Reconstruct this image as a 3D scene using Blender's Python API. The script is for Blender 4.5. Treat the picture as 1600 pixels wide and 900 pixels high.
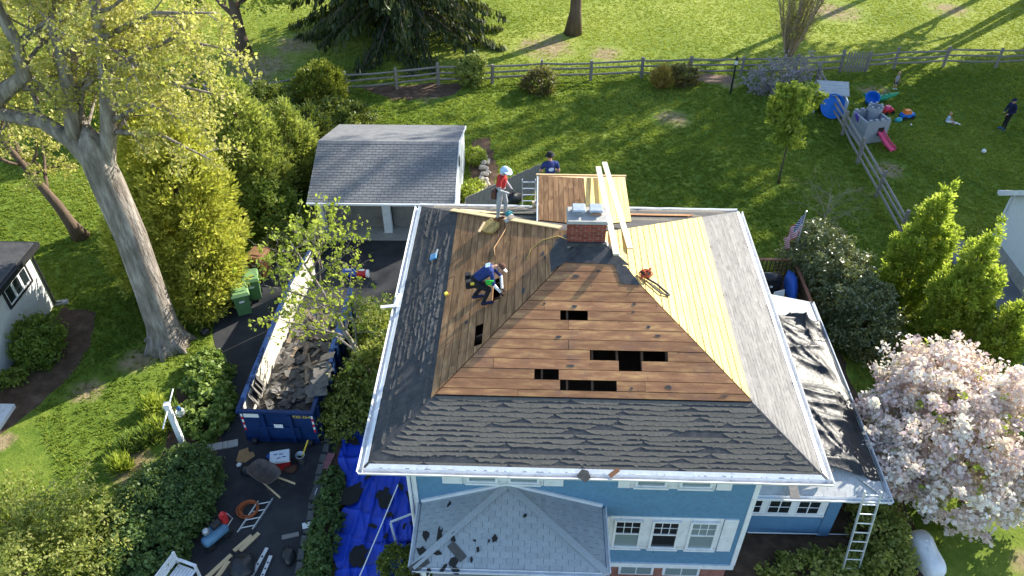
import bpy, math, random
import numpy as np
from mathutils import Vector, Matrix

for o in list(bpy.data.objects):
    bpy.data.objects.remove(o, do_unlink=True)
scene = bpy.context.scene
COL = scene.collection
RAD = math.radians
random.seed(7)

# ------------------------------------------------------------------ camera
CAM_H = 20.2
F_PX = 1233.0
PITCH = RAD(40.0)
cam_data = bpy.data.cameras.new("camera")
cam_data.sensor_width = 36.0
cam_data.lens = F_PX / 1600.0 * 36.0
cam_data.clip_start = 0.1
cam_data.clip_end = 6000.0
cam = bpy.data.objects.new("camera", cam_data)
COL.objects.link(cam)
cam.location = (0, 0, CAM_H)
cam.rotation_euler = (RAD(90) - PITCH, 0, 0)
scene.camera = cam
scene.render.resolution_x = 1024
scene.render.resolution_y = 576

# ------------------------------------------------------------------ sky and sun
SUN_AZ = RAD(40.0)      # from +X towards +Y
SUN_EL = RAD(27.0)
sun_dir = Vector((math.cos(SUN_AZ) * math.cos(SUN_EL), math.sin(SUN_AZ) * math.cos(SUN_EL), math.sin(SUN_EL)))
world = bpy.data.worlds.new("World")
scene.world = world
world.use_nodes = True
wn = world.node_tree.nodes
bg = wn["Background"]
sky = wn.new("ShaderNodeTexSky")
sky.sky_type = 'NISHITA'
sky.sun_disc = False
sky.sun_elevation = SUN_EL
sky.sun_rotation = RAD(90) - SUN_AZ
sky.air_density = 1.0
sky.dust_density = 0.6
world.node_tree.links.new(sky.outputs[0], bg.inputs[0])
bg.inputs[1].default_value = 0.15
sl = bpy.data.lights.new("sun", 'SUN')
sl.energy = 5.0
sl.angle = RAD(0.53)
sl.color = (1.0, 0.93, 0.80)
sun = bpy.data.objects.new("sun", sl)
COL.objects.link(sun)
sun.rotation_euler = (-sun_dir).to_track_quat('-Z', 'Y').to_euler()
sun.location = (30, 20, 40)
scene.view_settings.view_transform = 'Standard'
scene.view_settings.look = 'None'
scene.view_settings.gamma = 1.0
scene.view_settings.exposure = 1.3
scene.render.engine = 'CYCLES'
scene.cycles.max_bounces = 6
scene.cycles.transparent_max_bounces = 8

# ------------------------------------------------------------------ geometry helpers
def ray(px, py):
    u = (px - 800) / F_PX
    v = (450 - py) / F_PX
    return np.array([u, math.cos(PITCH) + v * math.sin(PITCH), -math.sin(PITCH) + v * math.cos(PITCH)])

def G(px, py, z=0.0):
    d = ray(px, py)
    t = (z - CAM_H) / d[2]
    return np.array([d[0] * t, d[1] * t, z])

def atY(px, py, Y):
    d = ray(px, py)
    t = Y / d[1]
    return np.array([d[0] * t, Y, CAM_H + d[2] * t])

def unit(v):
    v = np.asarray(v, float)
    return v / (np.linalg.norm(v) + 1e-12)

class MB:
    """collects faces for ONE mesh object"""
    def __init__(s):
        s.v = []
        s.f = []
        s.m = []
    def add(s, verts, faces, mi=0):
        o = len(s.v)
        s.v.extend([tuple(map(float, p)) for p in verts])
        s.f.extend([tuple(i + o for i in f) for f in faces])
        s.m.extend([mi] * len(faces))
        return s
    def box(s, c, size, rot=None, mi=0, taper=1.0):
        x, y, z = [d / 2 for d in size]
        t = taper
        vs = [(-x, -y, -z), (x, -y, -z), (x, y, -z), (-x, y, -z), (-x * t, -y * t, z), (x * t, -y * t, z), (x * t, y * t, z), (-x * t, y * t, z)]
        if rot is not None:
            R = rot if isinstance(rot, Matrix) else Matrix.Rotation(rot, 3, 'Z')
            vs = [R @ Vector(p) for p in vs]
        vs = [(p[0] + c[0], p[1] + c[1], p[2] + c[2]) for p in vs]
        return s.add(vs, [(0, 3, 2, 1), (4, 5, 6, 7), (0, 1, 5, 4), (1, 2, 6, 5), (2, 3, 7, 6), (3, 0, 4, 7)], mi)
    def span(s, x0, x1, y0, y1, z0, z1, mi=0):
        return s.box(((x0 + x1) / 2, (y0 + y1) / 2, (z0 + z1) / 2), (abs(x1 - x0), abs(y1 - y0), abs(z1 - z0)), None, mi)
    def bar(s, p, q, w, h, mi=0, up=(0, 0, 1)):
        p = np.array(p, float); q = np.array(q, float)
        d = unit(q - p)
        a = np.cross(up, d)
        if np.linalg.norm(a) < 1e-4:
            a = np.cross((0, 1, 0), d)
        a = unit(a) * w / 2
        b = unit(np.cross(d, a)) * h / 2
        vs = [p - a - b, p + a - b, p + a + b, p - a + b, q - a - b, q + a - b, q + a + b, q - a + b]
        return s.add(vs, [(0, 3, 2, 1), (4, 5, 6, 7), (0, 1, 5, 4), (1, 2, 6, 5), (2, 3, 7, 6), (3, 0, 4, 7)], mi)
    def tube(s, pts, radii, n=8, mi=0, cap=True):
        pts = [np.array(p, float) for p in pts]
        if np.isscalar(radii):
            radii = [radii] * len(pts)
        k = len(pts)
        prev = None
        vs = []
        for i in range(k):
            d = unit(pts[min(i + 1, k - 1)] - pts[max(i - 1, 0)])
            if prev is None:
                a = np.cross(d, (0, 0, 1) if abs(d[2]) < .9 else (1, 0, 0))
            else:
                a = prev - d * np.dot(prev, d)
            a = unit(a)
            prev = a
            b = np.cross(d, a)
            for j in range(n):
                t = 2 * math.pi * j / n
                vs.append(pts[i] + radii[i] * (a * math.cos(t) + b * math.sin(t)))
        fs = []
        for i in range(k - 1):
            for j in range(n):
                jj = (j + 1) % n
                fs.append((i * n + j, i * n + jj, (i + 1) * n + jj, (i + 1) * n + j))
        if cap:
            fs.append(tuple(range(n - 1, -1, -1)))
            fs.append(tuple((k - 1) * n + j for j in range(n)))
        return s.add(vs, fs, mi)
    def prism(s, poly, z0, z1, mi=0):
        n = len(poly)
        vs = [(p[0], p[1], z0) for p in poly] + [(p[0], p[1], z1) for p in poly]
        fs = [tuple(range(n - 1, -1, -1)), tuple(range(n, 2 * n))]
        for i in range(n):
            j = (i + 1) % n
            fs.append((i, j, n + j, n + i))
        return s.add(vs, fs, mi)
    def lathe(s, prof, n=16, c=(0, 0, 0), mi=0, squash=(1, 1)):
        vs = []
        for r, z in prof:
            for j in range(n):
                t = 2 * math.pi * j / n
                vs.append((c[0] + r * math.cos(t) * squash[0], c[1] + r * math.sin(t) * squash[1], c[2] + z))
        fs = []
        for i in range(len(prof) - 1):
            for j in range(n):
                jj = (j + 1) % n
                fs.append((i * n + j, i * n + jj, (i + 1) * n + jj, (i + 1) * n + j))
        fs.append(tuple(range(n - 1, -1, -1)))
        fs.append(tuple((len(prof) - 1) * n + j for j in range(n)))
        return s.add(vs, fs, mi)
    def ball(s, c, r, n=12, mi=0):
        if np.isscalar(r):
            r = (r, r, r)
        m = n // 2
        vs = [(c[0], c[1], c[2] - r[2])]
        for i in range(1, m):
            t = math.pi * i / m
            for j in range(n):
                p = 2 * math.pi * j / n
                vs.append((c[0] + r[0] * math.sin(t) * math.cos(p), c[1] + r[1] * math.sin(t) * math.sin(p), c[2] - r[2] * math.cos(t)))
        vs.append((c[0], c[1], c[2] + r[2]))
        fs = []
        for j in range(n):
            fs.append((0, 1 + (j + 1) % n, 1 + j))
        for i in range(m - 2):
            for j in range(n):
                jj = (j + 1) % n
                fs.append((1 + i * n + j, 1 + i * n + jj, 1 + (i + 1) * n + jj, 1 + (i + 1) * n + j))
        top = len(vs) - 1
        for j in range(n):
            fs.append((1 + (m - 2) * n + j, 1 + (m - 2) * n + (j + 1) % n, top))
        return s.add(vs, fs, mi)
    def build(s, name, mat, parent=None, smooth=False):
        me = bpy.data.meshes.new(name)
        me.from_pydata(s.v, [], s.f)
        mats = mat if isinstance(mat, (list, tuple)) else [mat]
        for m in mats:
            me.materials.append(m)
        if len(mats) > 1:
            me.polygons.foreach_set('material_index', s.m)
        if smooth:
            me.polygons.foreach_set('use_smooth', [True] * len(me.polygons))
        me.update()
        return link(name, me, parent)

def link(name, data, parent=None):
    o = bpy.data.objects.new(name, data)
    COL.objects.link(o)
    if parent is not None:
        o.parent = parent
    return o

def tag(o, label=None, cat=None, group=None, kind=None):
    if label: o["label"] = label
    if cat: o["category"] = cat
    if group: o["group"] = group
    if kind: o["kind"] = kind
    return o

def thing(name, label, cat, loc=(0, 0, 0), rz=0.0, group=None):
    o = bpy.data.objects.new(name, None)
    o.empty_display_size = .3
    COL.objects.link(o)
    o.location = [float(v) for v in loc]
    o.rotation_euler = (0, 0, rz)
    return tag(o, label, cat, group)

def copy_tree(o, parent=None):
    c = o.copy()
    COL.objects.link(c)
    c.parent = parent
    for ch in list(o.children):
        copy_tree(ch, c)
    return c

def smooth_by(o, on=True):
    o.data.polygons.foreach_set('use_smooth', [on] * len(o.data.polygons))
    return o

# ------------------------------------------------------------------ materials
def ramp(nt, fac, stops):
    r = nt.nodes.new("ShaderNodeValToRGB")
    e = r.color_ramp.elements
    while len(e) < len(stops):
        e.new(0.5)
    for el, (p, c) in zip(e, stops):
        el.position = p
        el.color = (c[0], c[1], c[2], 1)
    nt.links.new(fac, r.inputs[0])
    return r.outputs[0]

def noise(nt, vec, scale, detail=4, rough=.55, mapping=None):
    n = nt.nodes.new("ShaderNodeTexNoise")
    n.inputs['Scale'].default_value = scale
    n.inputs['Detail'].default_value = detail
    n.inputs['Roughness'].default_value = rough
    if mapping is not None:
        mp = nt.nodes.new("ShaderNodeMapping")
        mp.inputs['Scale'].default_value = mapping
        nt.links.new(vec, mp.inputs[0])
        vec = mp.outputs[0]
    nt.links.new(vec, n.inputs['Vector'])
    return n.outputs['Fac']

def mathn(nt, op, a, b=None, clamp=False):
    n = nt.nodes.new("ShaderNodeMath")
    n.operation = op
    n.use_clamp = clamp
    for i, x in enumerate((a, b)):
        if x is None: continue
        if isinstance(x, (int, float)): n.inputs[i].default_value = x
        else: nt.links.new(x, n.inputs[i])
    return n.outputs[0]

def mixc(nt, fac, a, b, blend='MIX'):
    n = nt.nodes.new("ShaderNodeMix")
    n.data_type = 'RGBA'
    n.blend_type = blend
    for idx, x in ((0, fac), (6, a), (7, b)):
        if isinstance(x, (int, float)): n.inputs[idx].default_value = x
        elif isinstance(x, (tuple, list)): n.inputs[idx].default_value = (x[0], x[1], x[2], 1)
        else: nt.links.new(x, n.inputs[idx])
    return n.outputs[2]

def sc(c, k):
    return tuple(min(1.0, max(0.0, v * k)) for v in c[:3])

def new_mat(name):
    m = bpy.data.materials.new(name)
    m.use_nodes = True
    nt = m.node_tree
    return m, nt, nt.nodes["Principled BSDF"]

def mat(name, col, rough=.7, var=.2, scale=4.0, detail=5, bump=.0, bscale=40.0, spec=.35, metal=0.0, rand=0.0,
        col2=None, stretch=None, world=False, dirt=None, stain=None):
    m, nt, b = new_mat(name)
    tc = nt.nodes.new("ShaderNodeTexCoord")
    vec = tc.outputs['Object']
    if world:
        ge = nt.nodes.new("ShaderNodeNewGeometry")
        vec = ge.outputs['Position']
    oi = None
    if rand or stretch:
        oi = nt.nodes.new("ShaderNodeObjectInfo")
        add = nt.nodes.new("ShaderNodeVectorMath")
        add.operation = 'ADD'
        nt.links.new(vec, add.inputs[0])
        comb = nt.nodes.new("ShaderNodeCombineXYZ")
        r10 = mathn(nt, 'MULTIPLY', oi.outputs['Random'], 37.0)
        for i in range(3): nt.links.new(r10, comb.inputs[i])
        nt.links.new(comb.outputs[0], add.inputs[1])
        vec = add.outputs[0]
    f = noise(nt, vec, scale, detail, .6, stretch)
    c2 = col2 if col2 else sc(col, 1 + var)
    out = ramp(nt, f, [(.3, sc(col, 1 - var)), (.5, col), (.72, c2)])
    if dirt:
        f2 = noise(nt, vec, dirt[1], 6, .65)
        k = mathn(nt, 'SMOOTHSTEP' if False else 'MULTIPLY', mathn(nt, 'SUBTRACT', f2, dirt[2]), 6.0, True)
        out = mixc(nt, k, out, dirt[0])
    if rand:
        k = mathn(nt, 'ADD', mathn(nt, 'MULTIPLY', oi.outputs['Random'], 2 * rand), 1 - rand)
        cc = nt.nodes.new("ShaderNodeCombineColor")
        for i in range(3): nt.links.new(k, cc.inputs[i])
        out = mixc(nt, 1.0, out, cc.outputs[0], 'MULTIPLY')
    if stain:
        ge2 = nt.nodes.new("ShaderNodeNewGeometry")
        f3 = noise(nt, ge2.outputs['Position'], stain[1], 8, .68)
        k3 = mathn(nt, 'MULTIPLY', mathn(nt, 'SUBTRACT', f3, stain[2]), stain[3], True)
        out = mixc(nt, k3, out, stain[0])
        f4 = noise(nt, ge2.outputs['Position'], 9.0, 3, .5)
        k4 = mathn(nt, 'MULTIPLY', mathn(nt, 'SUBTRACT', f4, .70), 14.0, True)
        out = mixc(nt, k4, out, sc(stain[0], .45))
    nt.links.new(out, b.inputs['Base Color'])
    b.inputs['Roughness'].default_value = rough
    b.inputs['Specular IOR Level'].default_value = spec
    b.inputs['Metallic'].default_value = metal
    if bump:
        bn = nt.nodes.new("ShaderNodeBump")
        bn.inputs['Strength'].default_value = 1.0
        bn.inputs['Distance'].default_value = bump
        nt.links.new(noise(nt, vec, bscale, 5, .6, stretch), bn.inputs['Height'])
        nt.links.new(bn.outputs[0], b.inputs['Normal'])
    return m

def leaf_mat(name, dark, mid, light, transl=.35, rough=.5, spec=.3):
    """tint attribute 0..1 (random per leaf and clump) picks the leaf colour"""
    m, nt, b = new_mat(name)
    at = nt.nodes.new("ShaderNodeAttribute")
    at.attribute_name = 'tint'
    c = ramp(nt, at.outputs['Fac'], [(.1, dark), (.5, mid), (.9, light)])
    nt.links.new(c, b.inputs['Base Color'])
    b.inputs['Roughness'].default_value = rough
    b.inputs['Specular IOR Level'].default_value = spec
    tr = nt.nodes.new("ShaderNodeBsdfTranslucent")
    nt.links.new(mixc(nt, .35, c, (.5, .6, .05)), tr.inputs[0])
    mx = nt.nodes.new("ShaderNodeMixShader")
    mx.inputs[0].default_value = transl
    nt.links.new(b.outputs[0], mx.inputs[1])
    nt.links.new(tr.outputs[0], mx.inputs[2])
    nt.links.new(mx.outputs[0], nt.nodes["Material Output"].inputs[0])
    return m

def glass_mat(name, col, rough=.06):
    m, nt, b = new_mat(name)
    b.inputs['Base Color'].default_value = (*col, 1)
    b.inputs['Roughness'].default_value = rough
    b.inputs['Specular IOR Level'].default_value = .7
    return m

MT = {}
MT['white_trim'] = mat('white_trim', (.72, .74, .76), .5, .10, 3, bump=.001, dirt=((.52, .53, .53), 5.0, .58))
MT['white_dirty'] = mat('white_dirty', (.70, .71, .72), .5, .12, 5, dirt=((.25, .24, .22), 6.0, .60))
MT['blue_wall'] = mat('blue_wall', (.105, .232, .365), .75, .12, 9, bump=.008, bscale=40, stain=((.09, .18, .27), 1.3, .55, 1.8))
MT['blue_siding'] = mat('blue_siding', (.085, .195, .325), .6, .08, 6, bump=.002, bscale=30)
MT['pane_dark'] = glass_mat('pane_dark', (.015, .02, .024))
MT['pane_blind'] = glass_mat('pane_blind', (.20, .26, .27), .25)
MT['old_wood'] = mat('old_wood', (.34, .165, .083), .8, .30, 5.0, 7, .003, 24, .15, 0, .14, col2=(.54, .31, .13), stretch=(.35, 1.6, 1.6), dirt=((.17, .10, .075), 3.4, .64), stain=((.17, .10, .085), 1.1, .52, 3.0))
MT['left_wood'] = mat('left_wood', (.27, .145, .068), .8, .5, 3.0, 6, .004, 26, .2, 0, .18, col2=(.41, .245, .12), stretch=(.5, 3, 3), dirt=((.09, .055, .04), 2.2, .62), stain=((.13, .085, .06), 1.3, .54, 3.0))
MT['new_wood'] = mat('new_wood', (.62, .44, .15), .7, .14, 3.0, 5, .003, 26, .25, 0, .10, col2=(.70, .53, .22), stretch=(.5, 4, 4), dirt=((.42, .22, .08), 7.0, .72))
MT['lumber'] = mat('lumber', (.60, .45, .26), .7, .14, 5, 5, .002, 30, .25, stretch=(.5, 5, 5))
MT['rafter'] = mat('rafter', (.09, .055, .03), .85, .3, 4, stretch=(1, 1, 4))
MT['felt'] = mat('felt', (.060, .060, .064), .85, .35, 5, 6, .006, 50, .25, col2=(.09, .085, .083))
MT['felt_right'] = mat('felt_right', (.165, .16, .155), .85, .25, 6, 6, .004, 50, .2)  # felt paled to go with the sunlit right slope
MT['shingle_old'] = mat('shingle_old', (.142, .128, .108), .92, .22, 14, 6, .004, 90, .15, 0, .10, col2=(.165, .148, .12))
MT['shingle_left'] = mat('shingle_left', (.085, .083, .08), .92, .3, 14, 6, .004, 90, .15, 0, .25)  # roof shingle darkened; the left slope's grazing sun is put into its colour
MT['shingle_right'] = mat('shingle_right', (.225, .215, .205), .92, .2, 10, 6, .003, 60, .15, 0, .10, stretch=(1, .3, 1))  # roof shingle paled; the right slope's sunlight is put into its colour
MT['shingle_blue'] = mat('shingle_blue', (.33, .365, .385), .9, .12, 20, 5, .003, 120, .2, 0, .06)
MT['shingle_grey'] = mat('shingle_grey', (.165, .17, .178), .9, .2, 20, 5, .003, 120, .2, 0, .12)
MT['shingle_pale'] = mat('shingle_pale', (.42, .43, .43), .9, .12, 20, 5, .003, 120, .2, 0, .08)
MT['brick'] = mat('brick', (.23, .062, .045), .9, .25, 12, 5, .003, 60, .2, 0, .22)
MT['mortar'] = mat('mortar', (.36, .34, .31), .95, .2, 20, 4, .003, 80)
MT['concrete'] = mat('concrete', (.36, .35, .33), .9, .18, 3, 6, .004, 50, world=True)
MT['metal_grey'] = mat('metal_grey', (.42, .45, .48), .4, .15, 8, metal=.6)
MT['alu'] = mat('alu', (.62, .65, .68), .38, .08, 10, metal=.55)
MT['asphalt'] = mat('asphalt', (.035, .036, .04), .9, .3, 1.2, 7, .006, 120, .3, world=True, col2=(.055, .055, .058))
MT['soil'] = mat('soil', (.10, .066, .045), .97, .35, 2.5, 8, .03, 25, .1, world=True, col2=(.17, .115, .08))
MT['stucco'] = mat('stucco', (.62, .63, .62), .9, .07, 3, 6, .006, 60, .2)
MT['black_paint'] = mat('black_paint', (.02, .02, .022), .6, .2, 8)
MT['bark_grey'] = mat('bark_grey', (.25, .215, .185), .95, .5, 6, 8, .16, 8, .1, stretch=(1, 1, .2), col2=(.44, .40, .36))
MT['bark_brown'] = mat('bark_brown', (.13, .095, .07), .95, .3, 6, 7, .03, 16, .1, stretch=(1, 1, .25))
MT['twig_grey'] = mat('twig_grey', (.30, .25, .20), .9, .2, 6)
MT['fence_wood'] = mat('fence_wood', (.24, .22, .20), .9, .25, 6, 5, .006, 30, .15, stretch=(1, 6, 6))

# ================================================================== ground
def in_poly(x, y, poly):
    inside = np.zeros(len(x), bool)
    n = len(poly)
    j = n - 1
    for i in range(n):
        xi, yi = poly[i][0], poly[i][1]
        xj, yj = poly[j][0], poly[j][1]
        c = ((yi > y) != (yj > y)) & (x < (xj - xi) * (y - yi) / (yj - yi + 1e-12) + xi)
        inside ^= c
        j = i
    return inside

def pix(*pp):
    return [tuple(G(*p)[:2]) for p in pp]

HC = np.array([2.0, 16.17])
HYAW = RAD(-1.75)
DRY = [(2.2, 47.6, 3.0), (5.8, 46.6, 1.7), (-15.2, 44.5, 3.6), (-13.5, 48.0, 2.5), (22, 53.5, 3.0), (30, 54, 2.2), (8.6, 38.2, 1.5), (12.4, 42.6, 1.2),
       (18.3, 33.0, 1.3), (-4.6, 41.2, 1.9), (-14.7, 18.6, 1.0), (-12.0, 15.4, 1.3), (-13.4, 20.0, 1.2), (-10.6, 20.6, .9), (17.0, 23.0, 1.6), (13.0, 25.5, 1.3), (20.6, 41.5, 1.4), (-16.5, 16.3, .7), (14.5, 12.0, .8)]

def ground_material():
    m, nt, b = new_mat('lawn')
    ge = nt.nodes.new("ShaderNodeNewGeometry")
    pos = ge.outputs['Position']
    big = noise(nt, pos, .16, 5, .6)
    fine = noise(nt, pos, 2.6, 8, .7)
    mixf = mathn(nt, 'ADD', mathn(nt, 'MULTIPLY', big, .55), mathn(nt, 'MULTIPLY', fine, .5))
    sep0 = nt.nodes.new("ShaderNodeSeparateXYZ")
    nt.links.new(pos, sep0.inputs[0])
    far = mathn(nt, 'MULTIPLY', mathn(nt, 'SUBTRACT', sep0.outputs[1], 43.0), .33, True)
    mixf = mathn(nt, 'ADD', mixf, mathn(nt, 'MULTIPLY', far, .11))
    c = ramp(nt, mixf, [(.36, (.06, .105, .014)), (.50, (.115, .175, .022)), (.62, (.20, .25, .038)), (.74, (.30, .33, .07))])
    sep = nt.nodes.new("ShaderNodeSeparateXYZ")
    nt.links.new(pos, sep.inputs[0])
    wob = noise(nt, pos, .9, 6, .7)
    tot = None
    for (x, y, r) in DRY:
        dx = mathn(nt, 'SUBTRACT', sep.outputs[0], x)
        dy = mathn(nt, 'SUBTRACT', sep.outputs[1], y)
        d = mathn(nt, 'SQRT', mathn(nt, 'ADD', mathn(nt, 'MULTIPLY', dx, dx), mathn(nt, 'MULTIPLY', dy, dy)))
        k = mathn(nt, 'SUBTRACT', 1.0, mathn(nt, 'DIVIDE', d, r), True)
        tot = k if tot is None else mathn(nt, 'MAXIMUM', tot, k)
    mask = mathn(nt, 'MULTIPLY', mathn(nt, 'SUBTRACT', mathn(nt, 'ADD', tot, mathn(nt, 'MULTIPLY', wob, 1.3)), .98), 2.6, True)
    straw = ramp(nt, fine, [(.3, (.16, .12, .06)), (.55, (.30, .235, .13)), (.75, (.42, .34, .21))])
    c = mixc(nt, mask, c, straw)
    nt.links.new(c, b.inputs['Base Color'])
    b.inputs['Roughness'].default_value = .95
    b.inputs['Specular IOR Level'].default_value = .15
    bn = nt.nodes.new("ShaderNodeBump")
    bn.inputs['Distance'].default_value = .06
    nt.links.new(noise(nt, pos, 9.0, 6, .75), bn.inputs['Height'])
    nt.links.new(bn.outputs[0], b.inputs['Normal'])
    return m

gm = MB()
S = 3000.0
gm.add([(-S, -S, 0), (S, -S, 0), (S, S, 0), (-S, S, 0)], [(0, 1, 2, 3)])
tag(gm.build('ground', ground_material()), kind='structure')

def sheet(name, poly, z, m, wob=0.0, seed=0):
    r = random.Random(seed)
    pts = []
    n = len(poly)
    for i in range(n):
        p = np.array(poly[i][:2], float)
        q = np.array(poly[(i + 1) % n][:2], float)
        k = max(1, int(np.linalg.norm(q - p) / .5)) if wob else 1
        for t in range(k):
            c = p + (q - p) * t / k
            if wob: c = c + np.array([r.uniform(-wob, wob), r.uniform(-wob, wob)])
            pts.append((c[0], c[1], z))
    mb = MB()
    mb.add(pts, [tuple(range(len(pts)))])
    o = mb.build(name, m)
    return tag(o, kind='structure')

DRIVE = [(-9.2, 4), (-5.9, 4), (-5.95, 15.2), (-5.4, 17), (-5.0, 21), (-3.4, 22.5), (-2.2, 27.4), (-8.9, 27.4), (-10.7, 25.8), (-11.4, 24.0), (-11.2, 21.5), (-10.2, 19.3), (-9.5, 17.2), (-9.25, 14.5)]
sheet('driveway', DRIVE, .008, MT['asphalt'], .04, 1)
APRON = [(-8.5, 27.25), (-2.25, 27.2), (-2.1, 28.3), (-8.4, 28.4)]
sheet('garage_apron', APRON, .014, MT['concrete'])
BED_L = pix((95, 478), (150, 488), (142, 540), (100, 598), (45, 648), (-30, 700), (-40, 600), (60, 540))
sheet('mulch_bed', BED_L, .006, MT['soil'], .12, 2)
BED_H = [(-11.0, 13.0), (-9.2, 12.6), (-9.35, 17.0), (-9.9, 19.2), (-10.9, 20.6), (-11.6, 18.8), (-11.2, 16.0)]
sheet('planting_bed', BED_H, .005, MT['soil'], .10, 3)
BED_S = [(-6.0, 4), (-2.4, 4), (-2.2, 21.5), (-3.4, 22.4), (-4.9, 21), (-5.35, 17), (-5.9, 15.2)]
sheet('side_bed', BED_S, .004, MT['soil'], .05, 4)
BED_A = [(-2.2, 4), (10.3, 4), (11.6, 11.0), (11.8, 13.2), (11.9, 20.5), (10.0, 21.0), (-2.2, 21.0)]
sheet('front_bed', BED_A, .003, MT['soil'], .1, 5)
BED_G = [(-2.0, 28.6), (-.9, 28.8), (-.7, 33.0), (-1.2, 36.2), (-2.0, 35.8)]
sheet('garage_bed', BED_G, .006, MT['soil'], .12, 6)
BED_F = [(-6.5, 40.3), (-3.2, 40.9), (-2.5, 42.6), (-9.0, 42.0)]
sheet('fence_bed', BED_F, .005, MT['soil'], .2, 7)
MULCH = [(10.4, 42.6), (12.6, 42.4), (13.0, 43.4), (11.6, 43.8), (10.2, 43.4)]
MT['woodchip'] = mat('woodchip', (.20, .14, .10), .95, .4, 9, 6, .03, 30, .1, world=True)
sheet('leaf_pile_patch', MULCH, .006, MT['woodchip'], .15, 8)
MT['asphalt_pale'] = mat('asphalt_pale', (.17, .175, .18), .92, .2, 1.4, 7, .006, 120, .3, world=True)
DRIVE_R = [(18.4, 27.6), (20.15, 26.9), (20.3, 10), (17.5, 10), (17.7, 19.6), (18.0, 23.5)]
sheet('neighbour_drive', DRIVE_R, .006, MT['asphalt_pale'], .04, 9)
EXCL = [DRIVE, APRON, BED_L, BED_H, BED_S, BED_A, BED_G, BED_F, MULCH, DRIVE_R]

# ------------------------------------------------------------------ grass blades (uncountable)
def grass():
    rng = np.random.default_rng(11)
    xs, ys = [], []
    for (y0, y1, n) in ((8, 20, 26000), (20, 32, 52000), (32, 45, 62000), (45, 62, 62000)):
        y = rng.uniform(y0, y1, n)
        hw = 3.0 + y * .74
        x = rng.uniform(-1, 1, n) * hw
        xs.append(x); ys.append(y)
    x = np.concatenate(xs); y = np.concatenate(ys)
    keep = np.ones(len(x), bool)
    for p in EXCL:
        keep &= ~in_poly(x, y, p)
    for (dx, dy, r) in DRY:
        d = np.hypot(x - dx, y - dy)
        keep &= ~((d < r * .8) & (rng.random(len(x)) < .75))
    x = x[keep]; y = y[keep]
    n = len(x)
    d = np.hypot(y, CAM_H)
    h = rng.uniform(.04, .085, n) * (1 + (rng.random(n) < .06) * .8)
    w = .010 + .0007 * d
    B = 4
    px = np.repeat(x, B) + rng.normal(0, .045, n * B)
    py = np.repeat(y, B) + rng.normal(0, .045, n * B)
    hh = np.repeat(h, B) * rng.uniform(.7, 1.2, n * B)
    hh *= 1 - .4 * np.clip((py - 43.0) / 3.0, 0, 1)
    ww = np.repeat(w, B)
    a = rng.uniform(0, 2 * np.pi, n * B)
    lean = rng.uniform(.3, 1.3, n * B) * hh
    la = a + rng.normal(np.pi / 2, .6, n * B)
    V = np.zeros((n * B, 3, 3))
    V[:, 0, 0] = px - np.cos(a) * ww; V[:, 0, 1] = py - np.sin(a) * ww
    V[:, 1, 0] = px + np.cos(a) * ww; V[:, 1, 1] = py + np.sin(a) * ww
    V[:, 2, 0] = px + np.cos(la) * lean; V[:, 2, 1] = py + np.sin(la) * lean; V[:, 2, 2] = hh
    t = np.repeat(rng.normal(.5, .11, n), B) + rng.normal(0, .07, n * B)
    # tint rises beyond the rear fence; then broad patches of fresher and paler turf
    t += .30 * np.clip((py - 43.0) / 3.0, 0, 1)
    t += .10 * np.sin(px * 1.3 + 2.0 * np.sin(py * .8)) * np.sin(py * 1.1 + .6 * px)
    t += .20 * np.sin(px * .43 + 1.7 * np.sin(py * .21)) * np.cos(py * .37 + px * .11)
    return fast_mesh('grass', V.reshape(-1, 3), 3, np.repeat(np.clip(t, 0, 1), 3),
                     leaf_mat('grass_blade', (.075, .13, .018), (.16, .225, .03), (.34, .37, .07), .45, .7, .15))

def fast_mesh(name, verts, k, tint, m, parent=None, smooth=False):
    """verts laid out face by face, k corners each"""
    me = bpy.data.meshes.new(name)
    nv = len(verts); nf = nv // k
    me.vertices.add(nv)
    me.vertices.foreach_set('co', np.ascontiguousarray(verts, dtype=np.float32).ravel())
    me.loops.add(nv)
    me.loops.foreach_set('vertex_index', np.arange(nv, dtype=np.int32))
    me.polygons.add(nf)
    me.polygons.foreach_set('loop_start', np.arange(nf, dtype=np.int32) * k)
    me.polygons.foreach_set('loop_total', np.full(nf, k, dtype=np.int32))
    at = me.attributes.new('tint', 'FLOAT', 'POINT')
    at.data.foreach_set('value', np.ascontiguousarray(tint, dtype=np.float32))
    me.materials.append(m)
    me.update(calc_edges=True)
    return link(name, me, parent)

tag(grass(), 'short mown lawn grass with fresh and straw coloured patches', 'grass', kind='stuff')

# ================================================================== the blue house
house = thing('blue_house', 'two storey blue house with stripped hip roof and white gutters', 'house', (HC[0], HC[1], 0), HYAW)
A, B_, ZE, RISE = 5.2, 5.27, 5.6, 2.8
WX0, WX1, WY0, WY1 = -4.25, 4.05, -4.6, 4.6
LA = math.hypot(A, RISE); LB = math.hypot(B_, RISE)
SLOPES = {
    'f': (np.array([0, -B_, ZE]), np.array([1., 0, 0]), np.array([0, B_, RISE]) / LB, A, LB),
    'r': (np.array([A, 0, ZE]), np.array([0, 1., 0]), np.array([-A, 0, RISE]) / LA, B_, LA),
    'l': (np.array([-A, 0, ZE]), np.array([0, -1., 0]), np.array([A, 0, RISE]) / LA, B_, LA),
    'b': (np.array([0, B_, ZE]), np.array([-1., 0, 0]), np.array([0, -B_, RISE]) / LB, A, LB)}
def frame(sl):
    o, s, u = sl[:3]
    n = np.cross(s, u)
    return o, s, u, n
def on_slope(key, s_, d_, h=0.0):
    o, s, u, n = frame(SLOPES[key])
    return o + s * s_ + u * d_ + n * h
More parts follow.
